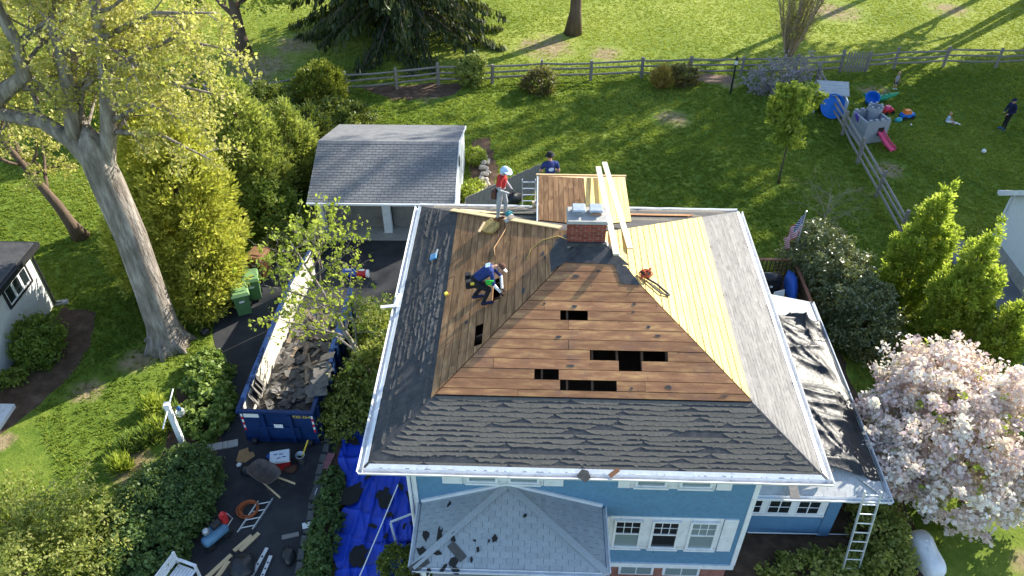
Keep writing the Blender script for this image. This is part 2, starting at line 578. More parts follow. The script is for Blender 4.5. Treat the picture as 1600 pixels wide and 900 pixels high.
def slab(name, sl, poly, h0, h1, m, parent, jig=0.0, rr=None):
    """a flat piece on a slope: poly in (s, d); own origin, x along the eave"""
    o, s, u, n = frame(sl)
    c = np.mean(np.array(poly), axis=0)
    mb = MB()
    mb.prism([(p[0] - c[0], p[1] - c[1]) for p in poly], 0, h1 - h0)
    ob = mb.build(name, m, parent)
    base = o + s * c[0] + u * c[1] + n * h0
    M4 = Matrix(((s[0], u[0], n[0], base[0]), (s[1], u[1], n[1], base[1]), (s[2], u[2], n[2], base[2]), (0, 0, 0, 1)))
    if jig and rr:
        M4 = M4 @ Matrix.Rotation(rr.uniform(-jig, jig), 4, 'X')
    ob.matrix_local = M4
    return ob

roof = None
# ---- walls
def house_walls():
    mb = MB()
    t = .15
    mb.span(WX0, WX1, WY0, WY0 + t, .78, ZE - .08)
    mb.span(WX0, WX1, WY1 - t, WY1, .78, ZE - .08)
    mb.span(WX0, WX0 + t, WY0 + t, WY1 - t, .78, ZE - .08)
    mb.span(WX1 - t, WX1, WY0 + t, WY1 - t, .78, ZE - .08)
    mb.build('wall', MT['blue_wall'], house)
    f = MB()
    f.span(WX0 + .1, WX1 - .1, WY0 + .08, WY1 - .08, 0, .76)
    f.build('foundation', mat('foundation', (.30, .13, .10), .9, .3, 8, bump=.01, bscale=20), house)
    k = MB()
    for (x0, x1, y0, y1) in ((WX0 - .04, WX1 + .04, WY0 - .05, WY0 - .002), (WX0 - .05, WX0 - .002, WY0, WY1), (WX1 + .002, WX1 + .05, WY0, WY1)):
        k.span(x0, x1, y0, y1, .72, .90)
    k.build('skirt_board', MT['white_trim'], house)
    for x in (WX0, WX1):
        for y in (WY0,):
            c = MB()
            c.span(x - .06, x + .06, y - .035, y + .05, .905, ZE - .10)
            c.build('corner_board', MT['white_trim'], house)
    fl = MB()
    fl.span(WX0 + .2, WX1 - .2, WY0 + .2, WY1 - .2, ZE - .25, ZE - .15)
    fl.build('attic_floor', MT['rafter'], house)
house_walls()

def sash_window(parent, x0, x1, z0, z1, y, blind=False, rows=(2, 3), ny=-1):
    """double hung window on a wall facing -y: frame, two panes, muntins"""
    w = MB(); d = .045; t = .06
    yf = y + ny * .02
    w.span(x0, x1, yf - d, yf + d * .3, z1 - t, z1)
    w.span(x0, x1, yf - d, yf + d * .3, z0, z0 + t * .8)
    w.span(x0, x0 + t, yf - d, yf + d * .3, z0 + t * .8, z1 - t)
    w.span(x1 - t, x1, yf - d, yf + d * .3, z0 + t * .8, z1 - t)
    zm = (z0 + z1) / 2
    w.span(x0 + t, x1 - t, yf - d * .7, yf + d * .2, zm - .025, zm + .025)
    o = w.build('window', MT['white_trim'], parent)
    for (a, b, k) in ((z0 + t * .8, zm - .025, 0), (zm + .025, z1 - t, 1)):
        p = MB()
        p.span(x0 + t, x1 - t, yf - .008, yf + .006, a, b)
        p.build('pane', MT['pane_blind'] if (blind and k == 0) or blind == 2 else MT['pane_dark'], o)
    mu = MB()
    xm = [x0 + t + (x1 - x0 - 2 * t) * i / rows[1] for i in range(1, rows[1])]
    for x in xm:
        mu.span(x - .009, x + .009, yf - .022, yf - .009, zm + .03, z1 - t)
    zz = zm + .03 + (z1 - t - zm - .03) / 2
    mu.span(x0 + t, x1 - t, yf - .020, yf - .0095, zz - .009, zz + .009)
    mu.build('muntin', MT['white_trim'], o)
    s = MB()
    s.span(x0 - .04, x1 + .04, yf - .085, yf - d - .002, z0 - .05, z0 + .01)
    s.build('sill', MT['white_trim'], o)
    return o

def window_group(x0, x1, z0, z1, wins, shutters, blinds):
    y = WY0
    c = MB()
    ws = sorted(wins)
    xs = [ws[0][0] - .10] + [ws[-1][1] + .10]
    c.span(xs[0], xs[1], y - .018, y - .001, z0, z1)
    c.build('window_casing', MT['white_trim'], house)
    for (a, b), bl in zip(ws, blinds):
        sash_window(house, a, b, z0 + .14, z1 - .10, y - .02, bl)
    for (a, b) in shutters:
        s = MB()
        s.span(a, b, y - .045, y - .003, z0 + .02, z1)
        sh = s.build('shutter', MT['white_trim'], house)
        for (u, v) in ((z0 + .09, (z0 + z1) / 2 - .04), ((z0 + z1) / 2 + .04, z1 - .08)):
            q = MB()
            q.span(a + .06, b - .06, y - .056, y - .0455, u, v)
            q.build('raised_panel', MT['white_trim'], sh)
window_group(.7, 3.42, 4.22, 5.42, [(1.10, 1.86), (2.16, 2.94)], [(.70, .99), (3.06, 3.42)], [1, 1])
window_group(-3.55, -.95, 4.22, 5.42, [(-2.95, -2.2), (-1.95, -1.2)], [(-3.55, -3.06), (-1.09, -.62)], [1, 1])
window_group(.45, 3.83, 1.58, 3.02, [(.74, 1.46), (1.70, 2.42), (2.66, 3.38)], [(.40, .63), (3.5, 3.85)], [1, 0, 2])
# basement windows under the skirt
for (a, b) in ((1.10, 1.95), (2.3, 3.2)):
    bw = MB()
    bw.span(a - .05, b + .05, WY0 + .02, WY0 + .078, .24, .70)
    o = bw.build('basement_window', MT['white_trim'], house)
    for k in range(2):
        xm = (a + b) / 2
        p = MB()
        p.span(a + .02 if k == 0 else xm + .02, xm - .02 if k == 0 else b - .02, WY0 + .006, WY0 + .0195, .30, .64)
        p.build('pane', MT['pane_blind'], o)

# ---- roof: lower decks, soffit, rafters
def build_roof():
    global roof
    mb = MB()
    DECK = 1.72
    for key in 'frl':
        o, s, u, n = frame(SLOPES[key]); hw, L = SLOPES[key][3:]
        w0, w1 = hw, hw * (1 - DECK / L)
        for k in (0,):
            P = [o + s * a + u * d for (a, d) in ((-w0, 0), (w0, 0), (w1, DECK), (-w1, DECK))]
            Q = [p - np.array([0, 0, .05]) for p in P]
            mb.add(P + Q, [(0, 1, 2, 3), (7, 6, 5, 4), (0, 4, 5, 1), (2, 6, 7, 3)], 1 if key == 'r' else 0)
    o, s, u, n = frame(SLOPES['r']); hw, L = SLOPES['r'][3:]
    P = [o + s * a + u * d - n * .004 for (a, d) in ((-hw * (1 - 1.73 / L), 1.73), (hw * (1 - 1.73 / L), 1.73), (0, L))]
    mb.add(P + [p - np.array([0, 0, .012]) for p in P], [(0, 1, 2), (5, 4, 3)], 0)  # dark sheet added under the right boards; keeps sun out of the attic
    o, s, u, n = frame(SLOPES['b']); hw, L = SLOPES['b'][3:]
    P = [o + s * a + u * d for (a, d) in ((-hw, 0), (hw, 0), (0, L))]
    Q = [p - np.array([0, 0, .05]) for p in P]
    mb.add(P + Q, [(0, 1, 2), (5, 4, 3), (0, 3, 4, 1)])
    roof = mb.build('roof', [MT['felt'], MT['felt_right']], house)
    sf = MB()
    z = ZE - .12
    for (x0, x1, y0, y1) in ((-A, A, -B_, WY0), (-A, A, WY1, B_), (-A, WX0, WY0, WY1), (WX1, A, WY0, WY1)):
        sf.span(x0 + .02, x1 - .02, y0 + .02, y1 - .02, z - .02, z)
    sf.build('soffit', MT['white_trim'], roof)
    rf = MB()
    for key in 'frlb':
        o, s, u, n = frame(SLOPES[key]); hw, L = SLOPES[key][3:]
        a = -hw + .3 if key != 'f' else .59 - 9 * .595
        while a < hw - .2:
            top = L * (1 - abs(a) / hw) - .1
            if top > .5:
                p = o + s * a + u * .1 - n * .13; q = o + s * a + u * top - n * .13
                rf.bar(p, q, .05, .15, up=tuple(n))
            a += .595
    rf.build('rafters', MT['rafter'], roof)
build_roof()

# ---- sheathing boards
rb = random.Random(3)
def lim(sl, d):
    return sl[3] * (1 - d / sl[4])
def board_rows(key, edges, holes, m, parent, seed, joint=(2.2, 3.8), name='sheathing_board', sl=None, trim=.012, swap=None, gap=.007):
    r = random.Random(seed)
    sl = sl or SLOPES[key]
    for i in range(len(edges) - 1):
        d0, d1 = edges[i] + gap, edges[i + 1] - gap
        l0, l1 = lim(sl, d0) - trim, max(.02, lim(sl, d1) - trim)
        hs = sorted([h for h in holes if h[2] < (d0 + d1) / 2 < h[3]])
        # solid intervals
        iv = []
        cur = -1e9
        for h in hs:
            iv.append((cur, h[0])); cur = h[1]
        iv.append((cur, 1e9))
        for (a, b) in iv:
            cuts = []
            x = max(a, -l0) + r.uniform(.7, joint[1])
            while x < min(b, l0) - .5:
                cuts.append(round(x / .595) * .595 + .03); x += r.uniform(*joint)
            seg = [a] + cuts + [b]
            for j in range(len(seg) - 1):
                p, q = seg[j] + .004, seg[j + 1] - .004
                P = [(max(p, -l0), d0), (min(q, l0), d0), (min(q, l1), d1), (max(p, -l1), d1)]
                if P[1][0] - P[0][0] < .08 or P[2][0] - P[3][0] < .03:
                    continue
                h = r.uniform(0, .006)
                mm = swap(r, i) if swap else m
                slab(name, sl, P, .001 + h, .022 + h, mm, parent, .006, r)

F_EDGES = [1.735, 1.905, 2.155, 2.405, 2.655, 2.90, 3.15, 3.405, 3.65, 3.895, 4.135, 4.40, 4.655, 4.93, 5.16, 5.42, 5.66]
F_HOLES = [(-.767, -.106, 3.65, 3.895), (-.058, .56, 2.655, 2.90), (.619, 1.156, 2.405, 2.90), (1.213, 1.783, 2.655, 2.90), (-1.37, -.80, 2.155, 2.405), (-.765, -.10, 1.905, 2.155), (-.044, .556, 1.905, 2.155)]
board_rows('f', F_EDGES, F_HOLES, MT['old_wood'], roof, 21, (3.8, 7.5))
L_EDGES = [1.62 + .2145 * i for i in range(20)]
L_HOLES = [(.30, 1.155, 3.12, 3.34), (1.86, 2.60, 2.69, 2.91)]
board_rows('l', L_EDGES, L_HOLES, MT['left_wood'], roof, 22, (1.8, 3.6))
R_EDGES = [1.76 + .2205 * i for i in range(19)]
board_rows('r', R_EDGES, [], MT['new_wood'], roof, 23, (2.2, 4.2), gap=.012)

# ---- torn shingle courses
def ragged(key, d_top, expo, m, parent, r, keep=.85, tear=.9, s_lim=None, h=.012, seg=.055, name='shingle_course', lift=.012, solid=0.0):
    """straight upper edge, torn lower edge, missing stretches"""
    sl = SLOPES[key]
    o, s, u, n = frame(sl)
    w = lim(sl, d_top) - .03
    a, b = -w, w
    if s_lim: a, b = max(a, s_lim[0]), min(b, s_lim[1])
    mb = MB()
    x = a
    on = r.random() < keep
    run = tot = r.uniform(.8, 4.0)
    dep = r.uniform(.3, .9)
    row = []
    def flush(row):
        if len(row) < 3: return
        vs = []
        for (x, dp, lf) in row:
            top = o + s * x + u * d_top + n * .004
            mid = o + s * x + u * (d_top - expo * dp * .5) + n * (h * .8 + lf * .3)
            low = o + s * x + u * (d_top - expo * dp) + n * (h + lf)
            foot = o + s * x + u * (d_top - expo * dp) + n * .002
            vs += [top, mid, low, foot]
        fs = []
        for i in range(len(row) - 1):
            k = i * 4
            for j in range(3):
                fs.append((k + j, k + j + 1, k + 5 + j, k + 4 + j))
        fs.append((0, 3, 2, 1)); e = (len(row) - 1) * 4
        fs.append((e, e + 1, e + 2, e + 3))
        mb = MB(); mb.add([tuple(v) for v in vs], fs); mb.build(name, m, parent)
    while x < b:
        if on:
            dep += r.gauss(0, .19)
            dep = min(1.0, max(.18, dep)) if r.random() > .06 else r.uniform(.2, 1.0)
            dd = 1.0 if r.random() < solid else dep * tear + (1 - tear)
            edge = min(1.0, (tot - run + .05) / .22, (run + .04) / .22)
            dd *= max(.12, edge)
            row.append((x, dd, r.uniform(0, lift)))
        st = seg * r.uniform(.6, 1.4)
        x += st; run -= st
        if run < 0:
            flush(row); row = []
            on = r.random() < keep
            run = tot = r.uniform(1.0, 5.0) if on else r.uniform(.12, .8)
    flush(row)

rs = random.Random(5)
d = 1.70
i = 0
while d > .16:
    keep = .93 if i not in (5, 6, 10) else .62
    ragged('f', d, .116, MT['shingle_old'], roof, rs, keep, .58, solid=.05, h=.006, lift=.004, seg=.045)
    d -= .118; i += 1
ragged('f', .10, .10, MT['felt'], roof, rs, 1.0, .0)
d = 1.60
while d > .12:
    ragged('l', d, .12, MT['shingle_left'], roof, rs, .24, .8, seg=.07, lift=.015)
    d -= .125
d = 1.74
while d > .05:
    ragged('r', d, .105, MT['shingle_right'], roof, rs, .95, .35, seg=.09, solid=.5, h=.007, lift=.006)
    d -= .112
for k in range(3):
    ragged('b', .5 + k * 1.2, .5, MT['shingle_old'], roof, rs, .95, .3)
# exposed board strip low on the rear-right slope and dark felt in front of the chimney
slab('roof_patch', SLOPES['f'], [(-.75, 5.18), (.95, 5.12), (.30, 5.75), (-.30, 5.75)], .030, .036, MT['felt'], roof)
slab('roof_patch', SLOPES['f'], [(.72, 4.62), (1.20, 4.60), (.86, 5.10), (.55, 5.16), (.66, 4.85)], .030, .0375, MT['felt'], roof)
slab('roof_patch', SLOPES['l'], [(.15, 4.75), (.92, 4.78), (.62, 5.45), (.1, 5.85), (-.45, 5.35), (-.3, 4.95)], .030, .036, MT['felt'], roof)  # dark patch on the left slope beside the chimney
slab('roof_patch', SLOPES['r'], [(-.78, 5.02), (-.25, 5.1), (.1, 5.7), (-.20, 5.72)], .030, .036, mat('flashing', (.33, .33, .33), .6, .2, 8), roof)
slab('sheathing_board', SLOPES['b'], [(-3.45, 1.6), (-1.4, 1.55), (-1.4, 1.95), (-3.2, 1.95)], .03, .052, MT['old_wood'], roof)
slab('sheathing_board', SLOPES['b'], [(1.45, 1.7), (3.4, 1.72), (3.15, 2.05), (1.45, 2.02)], .03, .052, MT['lumber'], roof)
slab('plywood_offcut', SLOPES['b'], [(2.9, 1.75), (3.75, 1.35), (3.55, 1.9), (3.0, 2.1)], .055, .08, MT['lumber'], roof)
for k in range(22):
    q = random.Random(900 + k)
    key = 'f' if k < 15 else 'l'
    dd = q.uniform(1.85, 5.0); ss = q.uniform(-.92, .92) * (lim(SLOPES[key], dd) - .25)
    w_, h_ = q.uniform(.03, .12), q.uniform(.02, .06)
    if any(h[0] - .15 < ss < h[1] + .15 and h[2] - .08 < dd < h[3] + .08 for h in (F_HOLES if key == 'f' else L_HOLES)): continue
    n_ = 7
    slab('felt_scrap', SLOPES[key], [(ss + w_ * q.uniform(.5, 1.2) * math.cos(6.283 * j / n_), dd + h_ * q.uniform(.5, 1.2) * math.sin(6.283 * j / n_)) for j in range(n_)], .030, .034, MT['felt'], roof)
# hip boards left on the rear left hip
def hip_board(key_from, p, q, m):
    b = MB(); b.bar(p, q, .16, .03); b.build('hip_board', m, roof)
hip_board('l', (-4.0, 4.06, ZE + .70), (-.75, .82, 8.02), MT['lumber'])

# ---- gutters and fascia
def gutter(name, p, q, out, parent, m, w=.13, h=.11):
    """open K-style trough: back, floor, front lip"""
    p = np.array(p, float); q = np.array(q, float); out = np.array(out, float)
    prof = [(.0, .02), (.0, -h), (w * .75, -h), (w, -.01), (w + .012, .0), (w - .012, -.004), (w * .72, -h + .012), (.012, -h + .012), (.012, .02)]
    n = 24; vs = []
    rg = random.Random(len(name) + int(p[0] * 10))
    for i in range(n + 1):
        c = p + (q - p) * i / n + np.array([0, 0, rg.uniform(-.008, .008)])
        for (a, b) in prof:
            vs.append(c + out * a + np.array([0, 0, b]))
    k = len(prof); fs = []
    for i in range(n):
        for j in range(k - 1):
            fs.append((i * k + j, (i + 1) * k + j, (i + 1) * k + j + 1, i * k + j + 1))
    mb = MB(); mb.add(vs, fs)
    return mb.build(name, m, parent)
zt = ZE + .0
e = .01
for (p, q, out) in (((-A - .11, -B_ - e, zt), (A + .11, -B_ - e, zt), (0, -1, 0)), ((A + e, -B_ - .11, zt), (A + e, B_, zt), (1, 0, 0)), ((-A - e, -B_ - .11, zt), (-A - e, B_, zt), (-1, 0, 0)), ((-A, B_ + e, zt), (A, B_ + e, zt), (0, 1, 0))):
    gutter('gutter', p, q, out, roof, MT['white_dirty'])
fa = MB()
fa.span(-A, A, -B_ - .008, -B_ + .02, ZE - .16, ZE - .015)
fa.span(-A, A, B_ - .02, B_ + .008, ZE - .16, ZE - .015)
fa.span(-A - .008, -A + .02, -B_ + .02, B_ - .02, ZE - .16, ZE - .015)
fa.span(A - .02, A + .008, -B_ + .02, B_ - .02, ZE - .16, ZE - .015)
fa.build('fascia', MT['white_trim'], roof)
# white drip edge along right and left eaves
for key in 'rlf':
    sl = SLOPES[key]
    slab('drip_edge', sl, [(-sl[3] + .02, -.03), (sl[3] - .02, -.03), (sl[3] - .13, .10), (-sl[3] + .13, .10)], .016, .020, MT['white_dirty'], roof)
# downspout at the left front corner
ds = MB()
ds.tube([(-5.15, -5.2, ZE - .1), (-4.5, -4.75, ZE - .55), (-4.36, -4.68, ZE - .8), (-4.36, -4.68, .1)], .045, 8)
ds.build('downspout', MT['white_trim'], house)
# bent gutter bracket sticking out on the left eave
gb = MB()
q0 = on_slope('l', -.25, -.05, .03)
gb.bar(q0 + np.array([-.42, -.05, .02]), q0 + np.array([.05, .02, .03]), .10, .03)
gb.bar(q0 + np.array([-.02, .0, .04]), q0 + np.array([.05, .5, .05]), .09, .03)
gb.build('bent_flashing', MT['white_dirty'], roof)

# ---- chimney
def chimney():
    c = MB()
    x0, x1, y0, y1, z0, z1 = -.60, .345, -.25, .36, 7.9, 8.91
    c.span(x0 + .012, x1 - .012, y0 + .012, y1 - .012, z0, z1)
    ch = c.build('chimney', MT['mortar'], house)
    bl, bh, bd = .205, .064, .05
    me = None
    def brick(cx, cy, cz, rz, L):
        nonlocal me
        if me is None:
            b = MB(); b.box((0, 0, 0), (bl, bd, bh))
            ob = b.build('brick', MT['brick'], ch); me = ob.data
        else:
            ob = link('brick', me, ch)
        ob.location = (cx, cy, cz); ob.rotation_euler = (0, 0, rz); ob.scale = (L / bl, 1, 1)
    z = z0 + .30; row = 0
    rg = random.Random(9)
    while z < z1 - .03:
        for (a0, a1, fix, ax, sg) in ((x0, x1, y0, 0, 1), (y0, y1, x0, 1, 1), (y0, y1, x1, 1, -1)):
            t = a0 - (bl / 2 if row % 2 else 0)
            while t < a1 - .01:
                s0, s1 = max(t, a0), min(t + bl, a1)
                if s1 - s0 > .05:
                    cc = (s0 + s1) / 2; off = fix + sg * (bd / 2) + sg * rg.uniform(-.002, .004)
                    if ax == 0: brick(cc, off, z + bh / 2, 0, s1 - s0 - .002)
                    elif s0 > y0 + .055: brick(off, cc, z + bh / 2, math.pi / 2, s1 - s0 - .002)
                t += bl + .012
        z += bh + .012; row += 1
    cap = MB()
    cap.box(((x0 + x1) / 2, (y0 + y1) / 2, z1 + .035), (x1 - x0 + .08, y1 - y0 + .08, .07), taper=.93)
    cap.build('cap', MT['concrete'], ch)
    for (x, m, s) in ((-.34, MT['metal_grey'], 0), (.09, mat('clay_flue', (.32, .20, .14), .9, .2, 8), 1)):
        f = MB()
        w = .27
        f.span(x - w / 2, x + w / 2, .0, .28, z1 + .06, z1 + .13)
        fl = f.build('flue', m, ch)
        h = MB()
        for (a, b) in ((-.12, .02), (.12, .02), (-.12, .26), (.12, .26)):
            h.span(x + a - .012, x + a + .012, b - .012, b + .012, z1 + .13, z1 + .19)
        h.build('hood_leg', MT['metal_grey'], fl)
        t = MB()
        t.box((x, .14, z1 + .21), (.34, .36, .04), taper=.85)
        t.build('hood', MT['metal_grey'], fl)
    fl = MB()
    for (p, q) in (((x0 - .04, y0 - .03, 8.30), (x1 + .04, y0 - .03, 8.30)),):
        fl.bar(p, q, .10, .09)
    fl.build('base_flashing', MT['felt'], ch)
chimney()

# ---- rear dormer
def dormer():
    ez, rz_, hw, yf, yr = 7.2, 7.64, 1.32, 4.65, 3.85
    w = MB()
    w.add([(-1.1, 2.3, ez - .1), (-1.1, 4.4, ez - .1), (-1.1, 4.4, 6.0), (1.1, 2.3, ez - .1), (1.1, 4.4, ez - .1), (1.1, 4.4, 6.0)], [(0, 2, 1), (3, 4, 5), (1, 2, 5, 4)])
    d = w.build('dormer', MT['blue_siding'], house)
    pitch = (rz_ - ez)
    Ls = math.hypot(hw, pitch)
    r = random.Random(31)
    nb = 9
    for side in (-1, 1):
        o = np.array([side * hw, 0, ez]); s = np.array([0, float(side), 0]); u = np.array([-side * hw, 0, pitch]) / Ls
        sl = (o, s, u, 1, Ls)
        for i in range(nb):
            d0, d1 = Ls * i / nb + .005, Ls * (i + 1) / nb - .005
            def near(dd): return (8.4 - (ez + pitch * dd / Ls)) / RISE * B_ + .03
            def far(dd): return yf - (yf - yr) * dd / Ls
            cut = r.uniform(near(d0) + .8, far(d1) - .5)
            for (a0, a1, b0, b1) in ((near(d0), near(d1), cut - .004, cut - .004), (cut + .004, cut + .004, far(d0), far(d1))):
                h = r.uniform(0, .005)
                P = [(a0, d0), (b0, d0), (b1, d1), (a1, d1)]
                if side < 0: P = [(-b0, d0), (-a0, d0), (-a1, d1), (-b1, d1)]
                slab('sheathing_board', sl, P, h, .022 + h, MT['new_wood'] if side > 0 else MT['left_wood'], d)  # sunlit side yellow, shaded side brown: the light is put into the board colour
    # rear hip end
    P = [(-hw, yf, ez + .01), (hw, yf, ez + .01), (0, yr, rz_ + .01)]
    h = MB(); h.add(P + [(p[0], p[1], p[2] - .05) for p in P], [(1, 0, 2), (3, 4, 5), (0, 1, 4, 3)])
    h.build('hip_end', MT['lumber'], d)
    g = MB()
    g.bar((-hw - .03, 2.1, ez - .02), (-hw - .03, yf + .02, ez - .02), .04, .08)
    g.build('gutter', MT['alu'], d)
    g = MB()
    g.bar((-hw - .08, yf + .03, ez + .0), (hw + .05, yf + .03, ez + .0), .05, .12)
    g.build('fascia', MT['lumber'], d)
dormer()

# ---- front porch roof, every shingle tab a piece
def porch():
    AP = np.array([-1.97, WY0 - .01, 4.20]); z = 3.42
    c = {'bl': np.array([-4.12, WY0 - .01, z]), 'br': np.array([.38, WY0 - .01, z]), 'fl': np.array([-4.12, -6.42, z]), 'fr': np.array([.38, -6.42, z])}
    base = MB()
    dn = np.array([0, 0, .06])
    tri = [(c['fl'], c['fr'], AP), (c['fr'], c['br'], AP), (c['bl'], c['fl'], AP)]
    for t in tri:
        base.add([*t] + [p - dn for p in t], [(0, 1, 2), (5, 4, 3), (0, 3, 4, 1)])
    base.span(-3.95, .22, -6.2, WY0 - .05, 2.95, z - .07)
    pr = base.build('porch_roof', MT['felt'], house)
    me = None
    r = random.Random(41)
    for t in tri:
        p0, p1, ap = t
        s = unit(p1 - p0); W = np.linalg.norm(p1 - p0)
        foot = p0 + s * np.dot(ap - p0, s)
        u = unit(ap - foot); L = np.linalg.norm(ap - foot); xa = np.dot(ap - p0, s)
        n = np.cross(s, u)
        ex, tw = .135, .29
        k = int(L / ex) + 1
        for i in range(k):
            d0, d1 = i * ex, min((i + 1) * ex + .012, L - .005)
            if d1 - d0 < .03: continue
            def rng_(d):
                return xa * d / L, W - (W - xa) * d / L
            x = -tw * ((i % 2) * .5) - r.uniform(0, .02)
            while x < W:
                a0, b0 = rng_(d0); a1, b1 = rng_(d1)
                p, q = x + .004, x + tw - .004
                P = [(max(p, a0), d0), (min(q, b0), d0), (min(q, b1), d1), (max(p, a1), d1)]
                x += tw
                if P[1][0] - P[0][0] < .02: continue
                if P[2][0] < P[3][0]:
                    m_ = (P[2][0] + P[3][0]) / 2
                    P[2] = (m_ + .005, P[2][1]); P[3] = (m_ - .005, P[3][1])
                mb = MB()
                cc = np.mean(np.array(P), axis=0)
                lo, hi = .014, .004
                vs = []
                for (a, b), h in zip(P, (lo, lo, hi, hi)):
                    vs.append(s * (a - cc[0]) + u * (b - cc[1]) + n * h)
                for (a, b) in P:
                    vs.append(s * (a - cc[0]) + u * (b - cc[1]) + n * .001)
                mb.add(vs, [(0, 1, 2, 3), (7, 6, 5, 4), (0, 4, 5, 1), (1, 5, 6, 2), (2, 6, 7, 3), (3, 7, 4, 0)])
                ob = mb.build('shingle', MT['shingle_blue'], pr)
                ob.location = p0 + s * cc[0] + u * cc[1]
    for q in ('fl', 'fr'):
        h = MB(); h.bar(c[q] + np.array([0, 0, .022]), AP + np.array([0, 0, .022]), .17, .012)
        h.build('hip_cap', MT['shingle_blue'], pr)
    for (p, q) in ((c['bl'], AP), (AP, c['br'])):
        f = MB(); f.bar(p + np.array([0, -.02, .05]), q + np.array([0, -.02, .05]), .05, .10)
        f.build('wall_flashing', MT['white_trim'], pr)
    for (p, q, out) in ((c['fl'], c['fr'], (0, -1, 0)), (c['bl'], c['fl'], (-1, 0, 0)), (c['br'], c['fr'], (1, 0, 0))):
        gutter('gutter', p + np.array([0, 0, .005]), q + np.array([0, 0, .005]), out, pr, MT['white_trim'], .10, .10)
    for x in (-3.9, .15):
        po = MB(); po.span(x - .08, x + .08, -6.2, -6.04, .02, 2.95)
        po.build('porch_post', MT['white_trim'], house)
    fl = MB(); fl.span(-4.0, .25, -6.3, WY0 + .05, .0, .55); fl.build('porch_floor', MT['concrete'], house)
porch()

